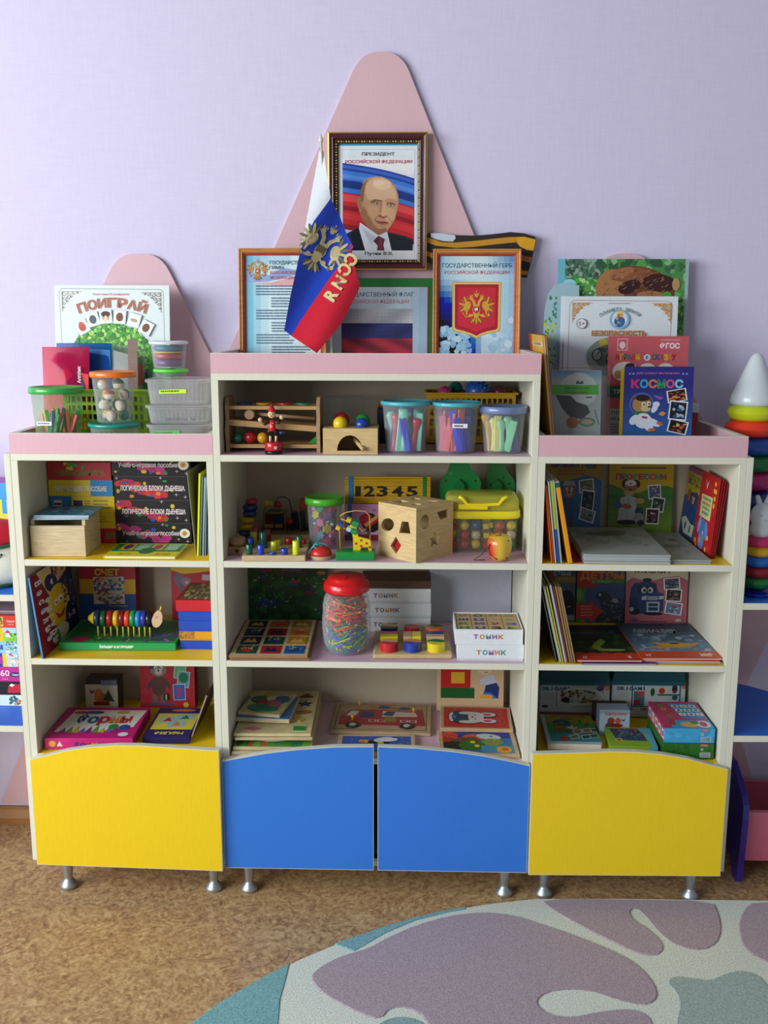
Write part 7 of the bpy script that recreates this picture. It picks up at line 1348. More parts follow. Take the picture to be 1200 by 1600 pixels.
photo(a, 996, 497, 142, 90, -10, '2a1418', ['d8703a', 'b04a2a', 'e0a050'], 1); photo(a, 1008, 605, 132, 140, 5, '14202c', ['6a8ab0', 'a8b8c8', '2a5a9a'], 2); photo(a, 1010, 722, 142, 96, 12, '140c10', ['c85a2a', 'd8a878', '5a2a1c'], 3); a.ell(760, ybt-30, 105, 62, '14203a', 24); a.ell(760, ybt-30, 112, 4, '3a8ac8', 12)
book('picture_book', 'blue space book with an astronaut bear, standing in the right tray', 'book', M, w_, h, .006, a, '2a3a90')
# clear bag with the picture
M, w_, h = up(859, 948, 574, zt, .125, 5); bt = (yb0(900, .125, zt)-510)*4.615
M = T(0, 0, .001) @ M; t = thing('plastic_bag', 'clear plastic bag with a grey mole picture and a green label', 'bag', M); MB().box(.003, .002, .0, w_*.88, .004, h*.96, 'c8ccc8').build('picture_sheet', 'card', t)
a = Art(85, 320, 410, bt, 'a8b4b0'); a.grad(85, 320, 410, 400, lambda u, v: mix('5a94c0', 'a8b8b4', v), 4, 6); a.ell(260, 460, 125, 125, 'c4ccce', 28); a.poly([(110, 495), (210, 500), (250, 545), (320, 570), (340, 620), (290, 670), (210, 655), (160, 600)], '3a3e46'); a.poly([(240, 415), (250, 390), (268, 402), (288, 392), (292, 415)], '4a4e54'); a.ell(225, 695, 42, 42, 'a85a34', 18); a.ell(320, 690, 56, 34, '5a8a68', 18); a.ell(320, 690, 40, 20, 'b8a090', 16); a.line([(370, 600), (385, 660), (400, 710)], 5, '4a4a4a'); a.rect(310, 508, 350, 516, '33363a')
a.rect(85, 422, 390, 492, '4fb034'); a.text('Дидактическая игра', 250, 443, 13, '1c3a1c', w=165); a.text('«Собери картинку»', 250, 475, 13, '1c3a1c', w=160); a.mesh((X_*w_*.87, Z_*h*.955, -Y_, Vector((.004, .002, 0))), t, 'picture')
n = 12; vs = [(w_*1.04*i/n, -.003-.004*math.sin(i*1.7+j*.9)**2, h*1.02*j/n) for i in range(n+1) for j in range(n+1)]; mb = MB(); mb.add(vs, [(i*(n+1)+j, i*(n+1)+j+1, (i+1)*(n+1)+j+1, (i+1)*(n+1)+j) for i in range(n) for j in range(n)], 'e4ece8', True); mb.build('film', 'clear', t); MB().box(0, -.006, h*.985, w_*1.03, 0, h*.99, 'b03a44').build('red_seal', 'plastic', t)
P = F(905, 684, zt+.02); t = thing('plastic_bag', 'flat folded clear plastic packet lying in front of the mole picture bag', 'bag', T(.378, .022, zt)); vs = [(.16*i/n, .07*j/n, .003+.030*math.sin(math.pi*i/n)**.5*math.sin(math.pi*(j+.5)/(n+1))*(1+.2*math.sin(i*2+j))) for i in range(n+1) for j in range(n+1)]; mb = MB(); mb.add(vs, [(i*(n+1)+j, i*(n+1)+j+1, (i+1)*(n+1)+j+1, (i+1)*(n+1)+j) for i in range(n) for j in range(n)], 'd8dedc', True); mb.build('film', 'tinted', t); MB().box(.005, .005, 0, .15, .065, .003, 'a87080', .0005).build('paper_slip', 'card', t)
P = A(1086, 632, .2); t = thing('small_box', 'small red box with white lid right of the blue space book', 'box', T(Xat(1081, 650, .2), .2, zt)); hh = P.z-zt; ww = Xat(1091, 650, .2)-Xat(1081, 650, .2); MB().box(0, 0, 0, ww, .05, hh-.02, '8a2a34', .001).build('box_body', 'card', t); MB().box(-.0005, -.0005, hh-.0198, ww+.0005, .0505, hh, 'c4ccd0', .001).build('lid', 'card', t)

# ================================================================ right cabinet, upper bay
def cover(label, l, r_, yt, z, Y, a, col, lean=3, th_=.006, name='picture_book', clampx=None):
    M, w_, h = up(l, r_, yt, z, Y, lean); return book(name, label, 'book', M, w_, h, th_, a, col)
yb = lambda x, Y, z, o, s: (yb0(x, Y, z)-o)*s
def prof_cover(title, sub, seed, hillc, skyc='c8a81c'):
    pass
a = Art(0, 60, 755, yb(890, .325, Z1, 715, 7.273), '2a6aa8'); a.poly([(0, 60), (755, 60), (755, 345), (690, 310), (560, 292), (440, 315), (300, 350), (0, 360)], 'a08a1c'); a.text('Времена года', 400, 185, 50, '3a5a90', w=560, off=.07); a.letters('ВРЕМЕНА ГОДА', 125, 690, 185, 54, ['a83a4a', '2a5a90', '3a7a4a', '7a3a70'], .06, '8a3040', .03); a.dashes(210, 232, 640, 305, 2, '9a5a3c', .5)
photo(a, 568, 392, 190, 130, -6, '6a7a60', ['a0a058', '4a5a4a', '8a9a90'], 1); photo(a, 588, 535, 165, 205, 6, '101c2a', ['2a3a4a', '4a6a6a', '1a2a3a'], 2); photo(a, 587, 680, 195, 125, 14, '6a8890', ['3a5a44', '8aa0a8', '4a6a5a'], 3); kid(a, 350, 560, 420, '8a6a5a', '2a5a8a', '5a4a48', hat='a0a8a8', muz='b09080')
cover('seasons book with yellow top and blue cover at the back left of the right cabinet', 846, 939, 706, Z1, .325, a, '8a7a2a')
# professions: combine two crops: use px coordinates
a = Art(951, 700, 1052, yb0(1000, .325, Z1), '3a7a2c'); a.grad(951, 770, 1052, 840, lambda u, v: mix('1f6030', '7a9a24', max(0, v*.8+u*.15)), 6, 8); a.poly([(951, 700), (1052, 700), (1052, 758), (1040, 755), (1020, 758), (1000, 766), (985, 768), (966, 758), (951, 752)], 'b89c1c'); a.rect(970, 725, 1040, 727.5, '4a5a50'); a.letters('ПРОФЕССИИ', 961, 1041, 740.5, 8.5, ['b0325a', '2a7a9a', 'a83a8a', '2a8a6a'], .07, '5a2a50', .04)
a.ell(977, 752, 6, 8, '3a1c18', 12); a.ell(994, 752, 6, 7, '3a1c18', 12, -30); a.ell(985, 757, 10, 11, '8a6a4a', 16); a.ell(985, 751, 9, 5, 'd8d8d8', 14); a.ell(985, 752, 2.2, 1.6, 'c02a2a', 8); a.ell(983, 767, 9, 5, 'b89468', 12); a.ell(985, 762, 3, 2, '222', 8); a.poly([(970, 775), (983, 771), (996, 776), (994, 812), (966, 812)], 'a8b8bc'); a.ell(967, 787, 7, 5, '2a5a8a', 12, 20); a.ell(980, 789, 8, 4, 'a0503c', 12, 10); a.ell(982, 815, 17, 4, '141418', 14); a.line([(982, 775), (981, 810)], .7, '7a8a90')
a.ell(1000, 780, 8, 5, 'b09038', 10); a.ell(1000, 797, 7, 7, '2c3a4a', 12); a.ell(999, 808, 8, 9, '8a9098', 12); a.ell(1003, 816, 6, 5, '22262c', 10); photo(a, 1023, 765, 20, 23, -5, '4a5a8a', ['b04a4a', '7a90c0', 'c8a070'], 4); photo(a, 1029, 786, 20, 24, 7, '1c3a34', ['3a6a5a', 'a05a5a', '8a9a9a'], 5); photo(a, 1021, 805, 21, 26, 2, '2a1c1c', ['8a3a34', '5a5a8a', 'b0a0a0'], 6)
cover('professions book with a dog doctor on a green and yellow cover, upper bay', 951, 1051.5, 706, Z1, .325, a, '8a7a2a')
# leaning booklets on the left
for nm, lab, pb, pt, c, th_, top in (('thin_book', 'leftmost orange booklet leaning in the upper right bay', (862, 879.5), (851, 757), 'd8641c', .002, None), ('thin_book', 'second orange booklet from the left in the upper right bay', (865, 879.7), (853.2, 759), 'c8541a', .002, None), ('thin_book', 'pale grey booklet leaning third in the upper right bay', (867.6, 879.8), (856, 753), 'b8c0c4', .0028, None),
        ('thin_book', 'green and blue booklet leaning fourth in the upper right bay', (871, 880), (859.5, 753.5), 'a0b43a', .0055, '2a4a90'), ('thin_book', 'white grey booklet leaning fifth in the upper right bay', (876, 880.2), (864, 752.5), 'a4aeb0', .0035, None), ('thin_book', 'thick orange book leaning foremost in the upper right bay', (888, 880.8), (867.5, 755), 'dc961c', .0098, '1c5a44')):
    M, h, d = slab(pb, pt, None, Z1+.0003, .23, 0); t = thing(nm, lab, 'book', M)
    if top == '2a4a90': MB().box(0, -.0004, 0, th_, d, h*.42, top).box(0, 0, h*.42, th_, d, h, c).build('cover', 'print', t)
    elif top: MB().box(0, 0, 0, th_, d, h*.94, c, .0008).box(.0005, .002, h*.94, th_-.0005, d, h, top).build('cover', 'print', t)
    else: MB().box(0, 0, 0, th_, d, h, c, .0004).build('cover', 'print', t)
    MB().box(.0006, .003, h+.0001, th_-.0006, d-.002, h+.0012, 'c8c4b8').build('pages', 'paper', t)
# paper files lying
def files(label, l, r_, yb_, z0, th_, col, n=5, sk=0, art=None):
    M, w_, d = lying(l, r_, yb_, z0+th_, th_); d = min(d, .30); t = thing('document_file', label, 'folder', M)
    for i in range(n): k = random.Random(i).uniform(-.002, .002); MB().box(k, k+.001, th_*i/n, w_+k, d, th_*(i+.8)/n, mix(col, '8a8a98' if i % 2 else 'fff', .15), .0004).build('file_sleeve', 'plastic', t)
    if art: art.mesh((X_*w_, Y_*d, Z_, Vector((0, 0, th_))), t, 'paper_print')
    return t, M, w_, d
a = Art(0, 0, 400, 300, '98a29c'); a.blobs(20, 20, 380, 260, ['8f9a94', '879890', 'a0aaa4', '7f9088'], 30, 40, 3); a.ell(250, 160, 60, 24, '748478', 14); a.ell(300, 90, 30, 14, '806a60', 12)
files('right pile of clear document sleeves lying in the upper right bay', (1010, 874), (1111, 875), 832, Z1, .010, 'aab4b2', 4, art=a)
a = Art(0, 0, 400, 300, 'a0aaa6'); a.blobs(20, 20, 380, 180, ['8f9a94', '879890', 'a8b2ae'], 26, 44, 5); a.ell(170, 80, 110, 22, '5f7466', 14); a.ell(230, 60, 60, 20, '8a6a5a', 12); a.ell(330, 200, 14, 5, '7a6a5a', 8)
MB_t = one('magenta_folder', 'thin magenta folder under the left pile of document sleeves', 'folder', MB().box(0, 0, 0, .185, .24, .0015, 'b01c50', .0003), 'plastic', T(Xat(898, 882, .005), .008, Z1))
files('left pile of clear document sleeves lying on the magenta folder', (913, 866), (1048, 867.5), 822, Z1+.0018, .022, 'b4bcbc', 7, art=a)
# standing books on the right
pbR = F(1109.8, 872, Z1); pbB = F(1088.3, 852, Z1); dvec = pbB-pbR
def rstand(lab, pb, pt, art, col, th_, dep, dx, z=Z1):
    P0 = F(pb[0], pb[1], z); P1 = A(pt[0], pt[1], P0.y); U = P1-P0; V = Vector((dx, dep, 0)); N = V.cross(U).normalized(); V2 = U.cross(N).normalized(); V2 = V2 if V2.y > 0 else -V2; N = V2.cross(U).normalized()
    # local: x thickness towards +x (right), y back, z up
    M = frame3(P0, N, V2, U); h, d = U.length, V.length; t = thing('picture_book', lab, 'book', M)
    MB().box(0, 0, 0, .001, d, h, col).box(th_-.001, 0, 0, th_, d, h, col).box(0, -.0006, 0, th_, .0006, h, mix(col, '000', .25)).build('cover', 'print', t); MB().box(.001, .001, .001, th_-.001, d-.001, h-.001, 'c8a0a0').build('pages', 'paper', t)
    if art: art.mesh((-Y_*d, Z_*h, -X_, Vector((0, d, 0))), t, 'cover_print')
    return M
def redart(k):
    a = Art(0, 0, 250, 330, 'b81c24'); a.blobs(0, 0, 250, 330, ['b0181e', 'c22a30'], 30, 22, k)
    a.poly([(40, 95), (190, 90), (190, 190), (40, 190)], 'c8cc8c'); [a.text(s_, 115, 108+i*20, 12, c, w=110-i*8, off=.04) for i, (s_, c) in enumerate((('РАЗВИТИЕ', '3a5a3a'), ('МЫШЛЕНИЯ', '8a5a2a'), ('И РЕЧИ', '5a5a2a'), ('МАЛЫШЕЙ', '2a6a8a')))]
    a.ell(110, 240, 56, 44, '4a7ab8', 20); a.ell(105, 290, 40, 36, '5a8ac8', 18); a.ell(60, 225, 18, 40, '8a9ad8', 14, 20); a.ell(160, 235, 20, 40, '6a8ac8', 14, -20); a.ell(120, 250, 10, 8, 'd8a0b0', 8); a.ell(95, 285, 12, 16, 'c8902a', 10, 30)
    for x, y in ((30, 300), (200, 60), (215, 90), (205, 30), (190, 260), (180, 310), (215, 120), (45, 320), (222, 60)): a.ell(x, y, 12, 11, 'd8b83a', 8)
    a.poly([(75, 25), (95, 50), (118, 25), (98, 70)], 'd0d0d8'); return a
for i in range(3, -1, -1):
    rstand(['front red children book with a blue elephant leaning right, upper bay', 'second red book leaning behind the elephant book, upper right bay', 'third red book leaning towards the panel, upper right bay', 'last red book leaning against the right panel, upper bay'][i], (1108+i*2.4, 872+i*.4), (1126+i*3.7, 748+i*2.2), redart(i) if i == 0 else None, ['b81c24', 'a0161e', '981820', '8e141c'][i], .0021, .135, -.002)
a = Art(0, 0, 200, 300, '2a5088'); a.poly([(0, 0), (200, 0), (200, 110), (150, 90), (80, 105), (0, 130)], 'b0a01c'); a.rect(0, 0, 200, 20, '8a4a7a'); a.letters('МЕЖДУ', 20, 190, 50, 38, ['6a5a3a', '8a6a5a', '4a6a5a'], .08); kid(a, 120, 170, 150, '5a3a28', '2a4a8a', '2a2a3a', ear='4a2a1c', muz='c89a7a'); a.ell(60, 120, 22, 30, '8a5a3a', 12); a.poly([(10, 230), (60, 210), (130, 230), (180, 230), (170, 280), (60, 285)], 'c8d0c8'); a.ell(70, 250, 10, 18, '2a4a7a', 10); a.ell(130, 255, 10, 18, '3a8a3a', 10)
rstand('yellow and blue book standing behind the red books in the upper right bay', (1083, 849.5), (1101, 739.5), a, '9a8c24', .006, .13, -.002, Z1+.002)

# ================================================================ right cabinet, middle bay (crop 835,885 scale 3.934)
cv = lambda x, Y: yb(x, Y, Z2, 885, 3.934)
a = Art(100, -30, 250, cv(880, .325), '4a6274'); a.rect(100, 20, 250, 52, '3a4a58'); a.rect(130, 58, 250, 92, '9a7a20'); a.text('ЯМ', 170, 34, 30, '8a9aa0', w=100, off=.06); a.dashes(150, 68, 235, 82, 1, 'b89a40'); a.ell(200, 220, 50, 80, '181418', 20); a.rect(150, 230, 245, 290, '181418'); a.ell(215, 245, 12, 7, '8a7a74', 10); a.rect(195, 300, 250, 330, '8a9498')
cover('grey blue book partly hidden at the back left of the middle right bay', 858, 898.8, 880, Z2, .326, a, '3a4a58')
a = Art(262, -30, 560, cv(940, .325), '3c5284'); a.rect(262, -30, 560, 26, '5a2a24'); a.rect(262, 100, 315, 400, '3a7a30'); a.ell(320, 70, 90, 58, 'a82018', 24); a.text('ДЕТЯМ', 415, 48, 44, 'c87a28', w=265, off=.08); a.rect(350, 70, 560, 98, '4a7a34'); a.text('о птицах', 415, 82, 20, 'a8c890', w=120); a.poly([(378, 185), (400, 150), (440, 150), (500, 200), (560, 250), (560, 360), (380, 360), (400, 290), (420, 250), (400, 200)], '26323e'); a.blobs(390, 200, 556, 350, ['3a4a58', '1c2630', '5a6a76', '2a3844'], 70, 14, 5, lambda x, y: x > 400+(250-y)*.2); a.ell(405, 168, 8, 8, 'b8c0c8', 10); a.ell(500, 205, 22, 14, '8a94a0', 12, 30)
a.poly([(262, 225), (345, 225), (345, 205), (428, 275), (345, 345), (345, 318), (262, 318)], 'b83028'); a.dashes(290, 238, 375, 312, 4, 'c8806a', .5); a.ell(308, 335, 12, 12, 'c84a30', 10); a.ell(280, 170, 20, 40, '6a9a50', 12)
cover('dark bird book with a red arrow at the back of the middle right bay', 901, 977, 880, Z2, .323, a, '2a3a30')
a = Art(560, -30, 942, cv(1025, .325), 'b06474'); a.poly([(560, -30), (940, -30), (940, 75), (880, 48), (790, 60), (700, 85), (600, 60), (560, 90)], 'c8c0a8'); a.text('ТРАНСПОРТ', 720, 16, 30, '4a3a34', w=230, off=.06); a.ell(690, 75, 30, 12, '1c1c24', 12)
a.poly([(590, 130), (610, 95), (700, 82), (745, 95), (760, 150), (795, 160), (795, 260), (770, 285), (610, 285), (585, 250)], '1c3a6c'); a.poly([(625, 115), (735, 108), (745, 150), (640, 155)], '14243e'); [a.ell(x, 138, 17, 19, 'c0c8d0', 14) for x in (672, 712)]; [a.ell(x, 140, 9, 11, '3a2a24', 10) for x in (676, 708)]; a.rect(585, 180, 640, 275, '16305c'); a.poly([(660, 180), (690, 172), (690, 198), (660, 200)], 'b0bcc8'); a.poly([(765, 175), (795, 172), (795, 192), (765, 196)], 'b0bcc8'); a.rect(695, 175, 760, 200, '8a98a8'); a.frame(692, 210, 772, 275, 10, 'a8b4c4'); a.rect(702, 238, 762, 244, 'a8b4c4'); a.ell(620, 275, 34, 18, '10141c', 14); a.ell(735, 285, 60, 10, '10141c', 14); a.ell(600, 258, 14, 14, 'a8b0b8', 12)
photo(a, 842, 96, 100, 72, -6, '3a4a5c', ['7a8a9a', '5a6a84', '22304a'], 1); photo(a, 856, 168, 100, 76, 3, '2a1c20', ['8a2a34', '5a5a60', 'b06a60'], 2); photo(a, 858, 250, 106, 76, 8, '6a84a0', ['a8b8c8', 'b8404a', '3a5a8a'], 3); a.ell(622, 325, 24, 16, '7a4a7a', 12); a.dashes(650, 332, 860, 345, 1, '3a4a70'); a.ell(890, 325, 20, 10, 'b8c0c0', 10)
cover('pink transport book with a dark blue cartoon lorry, middle right bay', 977.5, 1074.5, 880, Z2, .318, a, '3a2430')
for nm, lab, pb, pt, c, th_ in (('thin_book', 'thin black folder leaning at the far left of the middle right bay', (868, 1034.5), (845.5, 925), '16161a', .004), ('thin_book', 'white green booklet leaning second in the middle right bay', (874, 1035), (848.5, 917), 'b4c4ac', .0045), ('thin_book', 'yellow booklet leaning third in the middle right bay', (878.5, 1035.2), (853.5, 917), 'd4c42c', .003), ('thin_book', 'pale blue booklet leaning fourth in the middle right bay', (882.5, 1035.4), (858.5, 915), 'b8c4d4', .004), ('thin_book', 'dark red booklet leaning fifth in the middle right bay', (886, 1035.5), (863.3, 916), '8a2a34', .0025),
        ('thin_book', 'brown card-edged book leaning sixth in the middle right bay', (889.8, 1035.8), (867, 916.5), 'a08050', .0035), ('thin_book', 'brown and red book leaning seventh in the middle right bay', (893.5, 1036), (871, 917), '9a7444', .0035), ('thin_book', 'brown book leaning last and foremost in the middle right bay', (897.3, 1036.2), (874.5, 918), 'a88a5c', .003)):
    M, h, d = slab(pb, pt, None, Z2+.0003, .25, 0); t = thing(nm, lab, 'book', M); MB().box(0, 0, 0, th_*.25, d, h, c).box(th_*.75, 0, 0, th_, d, h, c).box(0, d-.001, 0, th_, d, h, c).build('cover', 'print', t); MB().box(th_*.25, .0008, .001, th_*.75, d-.001, h-.001, mix(c, 'd8c8a8', .35)).build('pages', 'paper', t)
# flat magazines
z = Z2
for lab, l, r_, yb_, c in (('purple booklet at the bottom of the left magazine pile', (910, 1036.8), (1026, 1037.3), 985, '4a2a90'), ('sky blue booklet at the bottom of the right magazine pile', (1006, 1034.5), (1130, 1035.5), 985, '3a8ac8')):
    flatbook('booklet', lab, 'booklet', l, r_, yb_, z+.003, .0028, None, c)
flatbook('booklet', 'orange booklet under the plane magazine in the middle right bay', 'booklet', (1004, 1031.5), (1126, 1034), 983, Z2+.0068, .0032, None, 'd0501c')
a = Art(0, 0, 400, 260, '2a4a66'); a.grad(0, 0, 400, 225, lambda u, v: mix('1f3448', '6a90b0', min(1, v*.8+.2*math.sin(u*7)*.4)), 14, 10); a.blobs(20, 90, 380, 215, ['7a9ab4', '9ab4c8', '5a80a4', '6a8cb0'], 60, 30, 3, asp=.5); a.text('АВИАЦИЯ', 175, 62, 26, 'a8b4bc', w=230, off=.04); a.ell(180, 62, 60, 16, '5a3a30', 14); a.text('АВИАЦИЯ', 175, 62, 24, '9aa8b4', w=225, off=.04); a.poly([(60, 185), (180, 165), (310, 160), (360, 150), (320, 175), (250, 185), (130, 195)], 'c8982a'); a.ell(215, 162, 90, 11, 'd0a030', 16); a.ell(225, 157, 26, 6, '5a3a1c', 12); a.poly([(120, 160), (110, 135), (135, 150)], 'c8982a'); a.poly([(0, 225)]+[(i*40, 216-6*(i % 2)) for i in range(11)]+[(400, 260), (0, 260)], 'cc4a1c'); a.text('3-7', 45, 240, 15, 'e8d0c0', off=.06); a.text('МИР', 335, 238, 17, 'ece0d4', w=60, off=.08)
flatbook('magazine', 'aviation magazine with a yellow plane lying in the middle right bay', 'magazine', (1002.8, 1028.4), (1129.5, 1028.6), 974.5, Z2+.0112, .0042, a, 'c8481a')
a = Art(0, 0, 400, 260, '142a1c'); a.rect(0, 0, 400, 80, '142634'); a.text('НАСЕКОМЫЕ', 200, 62, 22, '4a6a70', w=300, off=.04); a.blobs(0, 90, 400, 225, ['1c3a1c', '243f1a', '163018', '2f5220'], 70, 34, 4, asp=.6); a.poly([(130, 180), (170, 140), (230, 110), (250, 130), (200, 165), (180, 190)], '8aa040'); a.ell(250, 190, 90, 8, 'a0b048', 14); a.line([(180, 170), (250, 200)], 4, 'a8b060'); a.poly([(0, 222)]+[(i*40, 214-7*(i % 2)) for i in range(11)]+[(400, 260), (0, 260)], 'c43c28'); a.text('3-7', 60, 240, 15, 'e8c8c0', off=.06); a.text('М', 335, 238, 17, 'ece0d4', off=.08)
flatbook('magazine', 'dark green insect magazine lying in the middle right bay', 'magazine', (901.5, 1031.5), (1004, 1031.8), 977, Z2+.0085, .0042, a, 'b8381f')

# ================================================================ right cabinet, lower bay (crop 835,1040 scale 4.138)
cw = lambda x, Y: yb(x, Y, Z3, 1040, 4.138)
def origami(lab, l, r_, xa, art):
    Y = .262; zt_ = A((l+r_)/2, 1068, Y).z; M, w_, h = up(l, r_, 1067.5, Z3, Y, 2); M = T(0, 0, .004) @ M; t = thing('craft_box', lab, 'box', M); MB().box(0, 0, 0, w_, .082, h, 'c4ccd0', .0008).build('box_body', 'card', t)
    MB().prism([(-.0008, h+.0005), (w_+.0008, h+.0005), (w_-.004, h+.028), (.004, h+.028)], .001, .081, '0f4a58').build('teal_lid', 'card', t); MB().box(-.0012, -.0012, h-.0095, w_+.0012, .0, h+.0004, '14586a').build('teal_band', 'card', t); art.mesh((X_*w_, Z_*(h-.0098), -Y_, Vector((0, 0, 0))), t, 'cover_print')
a = Art(35, 122, 492, cw(895, .215), 'b4bcc0'); a.letters('ORIGAMI', 42, 240, 150, 28, ['1c2a5a', '14606a', '1c3a5a'], .08, wob=8); a.rect(250, 125, 455, 310, 'a8a890'); a.ell(300, 215, 155, 75, 'c0c4bc', 26); a.ell(300, 215, 140, 62, 'a8b0a4', 26); a.blobs(170, 160, 400, 270, ['8a3a24', '2a4a2a', '4a3a70', 'c8642a', '2a2a30', '5a7a4a', 'b03a34'], 60, 15, 3); a.ell(205, 245, 28, 24, '14120f', 14); a.ell(430, 145, 26, 24, '4a3a80', 12); a.rot(455, 122, 60, 24, 6, 'a82a3c'); a.ell(478, 140, 16, 24, 'c87a3a', 10); a.dashes(60, 190, 135, 250, 5, '8a9298', .3); a.ell(70, 300, 22, 12, '3a2024', 10); a.line([(145, 175), (145, 300)], 4, '3a3430')
origami('white origami craft box with a teal lid, back left of the lower right bay', 843.5, 952, 0, a)
a = Art(500, 112, 975, cw(1013, .215), 'b8c0c4'); a.letters('ORIGAMI', 525, 720, 140, 30, ['1c2a5a', '14606a', '1c3a5a'], .08, wob=8); a.frame(625, 105, 945, 300, 8, '2a4a78'); a.rect(640, 165, 710, 290, '3a6a80'); a.ell(680, 190, 30, 28, 'b84a4a', 14); a.ell(660, 200, 16, 18, '2a7a50', 10); a.rect(640, 240, 680, 280, '8a2420'); a.ell(762, 170, 14, 36, '2a4a2a', 12); a.poly([(790, 140), (860, 130), (858, 180), (800, 185)], 'd0c8b8'); a.ell(822, 158, 22, 26, 'b83a2c', 12); a.ell(905, 140, 18, 38, '2a2030', 12); a.ell(905, 165, 14, 14, '8a2a34', 10); a.ell(908, 215, 18, 22, '3a4a5a', 12); a.rect(795, 185, 940, 200, '2a6a60'); a.ell(965, 115, 18, 24, 'c86a3a', 10); a.text('ПО', 715, 318, 20, '8a2430', w=50, off=.08); a.text('К', 630, 318, 20, '8a2430', off=.08); a.dashes(540, 175, 620, 225, 4, '8a9298', .3)
origami('white origami craft box with a teal lid, back right of the lower right bay', 956.5, 1070, 0, a)
# book flat at the left
a = Art(0, 0, 350, 330, '4a8a3a'); a.rect(0, 0, 350, 36, '7a1c18'); a.rect(0, 30, 350, 120, 'a89a3a'); a.text('Дидактические', 185, 44, 16, 'b8642a', w=240, off=.05); a.text('ИГРЫ', 180, 74, 18, 'b03a24', w=90, off=.06); a.rect(0, 30, 26, 330, 'b8c8cc'); a.ell(150, 170, 80, 50, 'a8481c', 18); a.ell(190, 160, 36, 26, 'd0ccc0', 14); a.ell(130, 110, 60, 24, '2a4a7a', 14); a.blobs(60, 100, 340, 230, ['3a8a34', '8a4a24', '5aa048', '2a6a6a'], 40, 22, 5); a.rect(26, 230, 350, 310, '3a90a8')
for x, y in ((220, 210), (285, 195), (340, 190), (190, 262), (265, 262), (320, 250)): a.rot(x, y, 62, 40, -14, 'd0d8d4'); a.rot(x, y, 50, 30, -14, random.Random(x).choice(['6a7a4a', '2a6a5a', '8a6a4a']))
a.ell(120, 285, 34, 22, 'b8501c', 12); a.rect(0, 312, 350, 330, 'c8d4dc')
flatbook('picture_book', 'white edged book with green game cover lying at the lower right bay left', 'book', (855.5, 1161), (940.5, 1163), 1113, Z3+.017, .0165, a, 'b8c4cc')
t = thing('thin_book', 'dark slim book standing at the left wall of the lower right bay', 'book', T(.3475, .05, Z3)); MB().box(0, 0, 0, .004, .16, .145, '5a6a8a', .0005).build('cover', 'print', t); MB().box(.0045, .001, 0, .007, .158, .12, '4a2a3a', .0004).build('inner_cover', 'print', t)
# small cube box
M, w_, h = up(936.5, 983.5, 1109.5, Z3, .150, 0)
a = Art(420, 285, 615, cw(960, .15), 'a8bcd0'); a.rect(420, 285, 615, 310, '8aa4c0'); a.text('Шнуровка', 525, 308, 20, 'b86a3a', w=140, off=.06); a.ell(495, 355, 24, 22, 'a03a2c', 12); a.ell(540, 355, 20, 20, 'b8642a', 12); a.ell(515, 385, 60, 14, '7a1c20', 14); a.poly([(560, 340), (575, 350), (590, 338), (582, 356), (568, 356)], '2a3a5a'); a.ell(480, 385, 18, 20, '3a4a5a', 10)
b = Art(0, 0, 10, 10, '8a9cb8'); gbox('card_box', 'small pale blue cube box in the middle of the lower right bay', 'box', M, w_, .045, h, '9aacc4', {'front': a, 'left': b}, 0)
M, w_, d = lying((925, 1120), (975, 1119), 1103, Z3+.05, .05); one('brown_box', 'brown card box in the shadow behind the small cube box', 'box', MB().box(0, 0, 0, .085, .012, .052, '4a3020', .0008), 'card', T(Xat(926, 1110, .24), .24, Z3))
# green box
M, w_, d = lying((953.4, 1164.5), (1028, 1167.5), 1137, Z3+.023, .0225)
a = Art(0, 0, 330, 170, '8ab42a'); a.poly([(30, 15), (230, 5), (262, 60), (275, 120), (60, 118)], '2a4a6a'); a.blobs(50, 15, 250, 110, ['3a6a8a', '5a3a6a', '1c3a5a', '3a7a5a', 'a85a4a'], 60, 18, 3, lambda x, y: 45 < x < 250 and 18 < y < 108); a.poly([(235, 0), (270, 50), (285, 120), (300, 170), (330, 170), (330, 0)], '5ab0cc'); a.rect(0, 0, 240, 8, 'c8a02a'); a.ell(75, 118, 26, 14, 'd8c040', 14); a.ell(75, 118, 16, 8, 'a83a2a', 12)
b = Art(0, 0, 330, 50, '8ab42a'); b.poly([(270, 0), (330, 0), (330, 50), (290, 50)], '4aa8cc'); b.dashes(180, 30, 270, 42, 1, '4a6a1c')
gbox('game_box', 'lime green flat game box in the middle front of the lower right bay', 'box', M, w_, d, .0225, '7aa82a', {'top': a, 'front': b}, .9)
# two boxes at the right
p0, p1 = F(1035.6, 1186, Z3), F(1113.5, 1186, Z3); Yr = max(.004, p0.y); wr = p1.x-p0.x; h1 = A(1070, 1161.5, Yr).z-Z3; h2 = A(1070, 1138.5, Yr).z-Z3-h1; dr = F(1046, 1096.5, Z3+h1+h2).y-Yr
b = Art(0, 0, 330, 95, '2a6a24'); b.blobs(0, 0, 330, 95, ['2c7026', '256020'], 30, 30, 2); 
def spine(b, y, bc='c4ccd0'): b.rect(238, y+4, 292, y+18, 'b03a3a'); b.text('СТЕЛЛА', 265, y+11, 9, 'e8d0d0', w=44); b.rect(240, y+58, 308, y+92, bc); [b.rect(243+i*4.4, y+60, 243+i*4.4+(2 if i % 3 else 1), y+90, '3a3a40') for i in range(14)]; b.ell(252, y+38, 10, 10, '9ab09a', 12)
spine(b, 0); b.rect(30, 88, 200, 95, '8a9a2a')
gbox('game_box', 'green game box at the bottom right of the lower right bay', 'box', T(p0.x, Yr, Z3), wr, dr, h1-.0004, '2a6420', {'front': b}, .9)
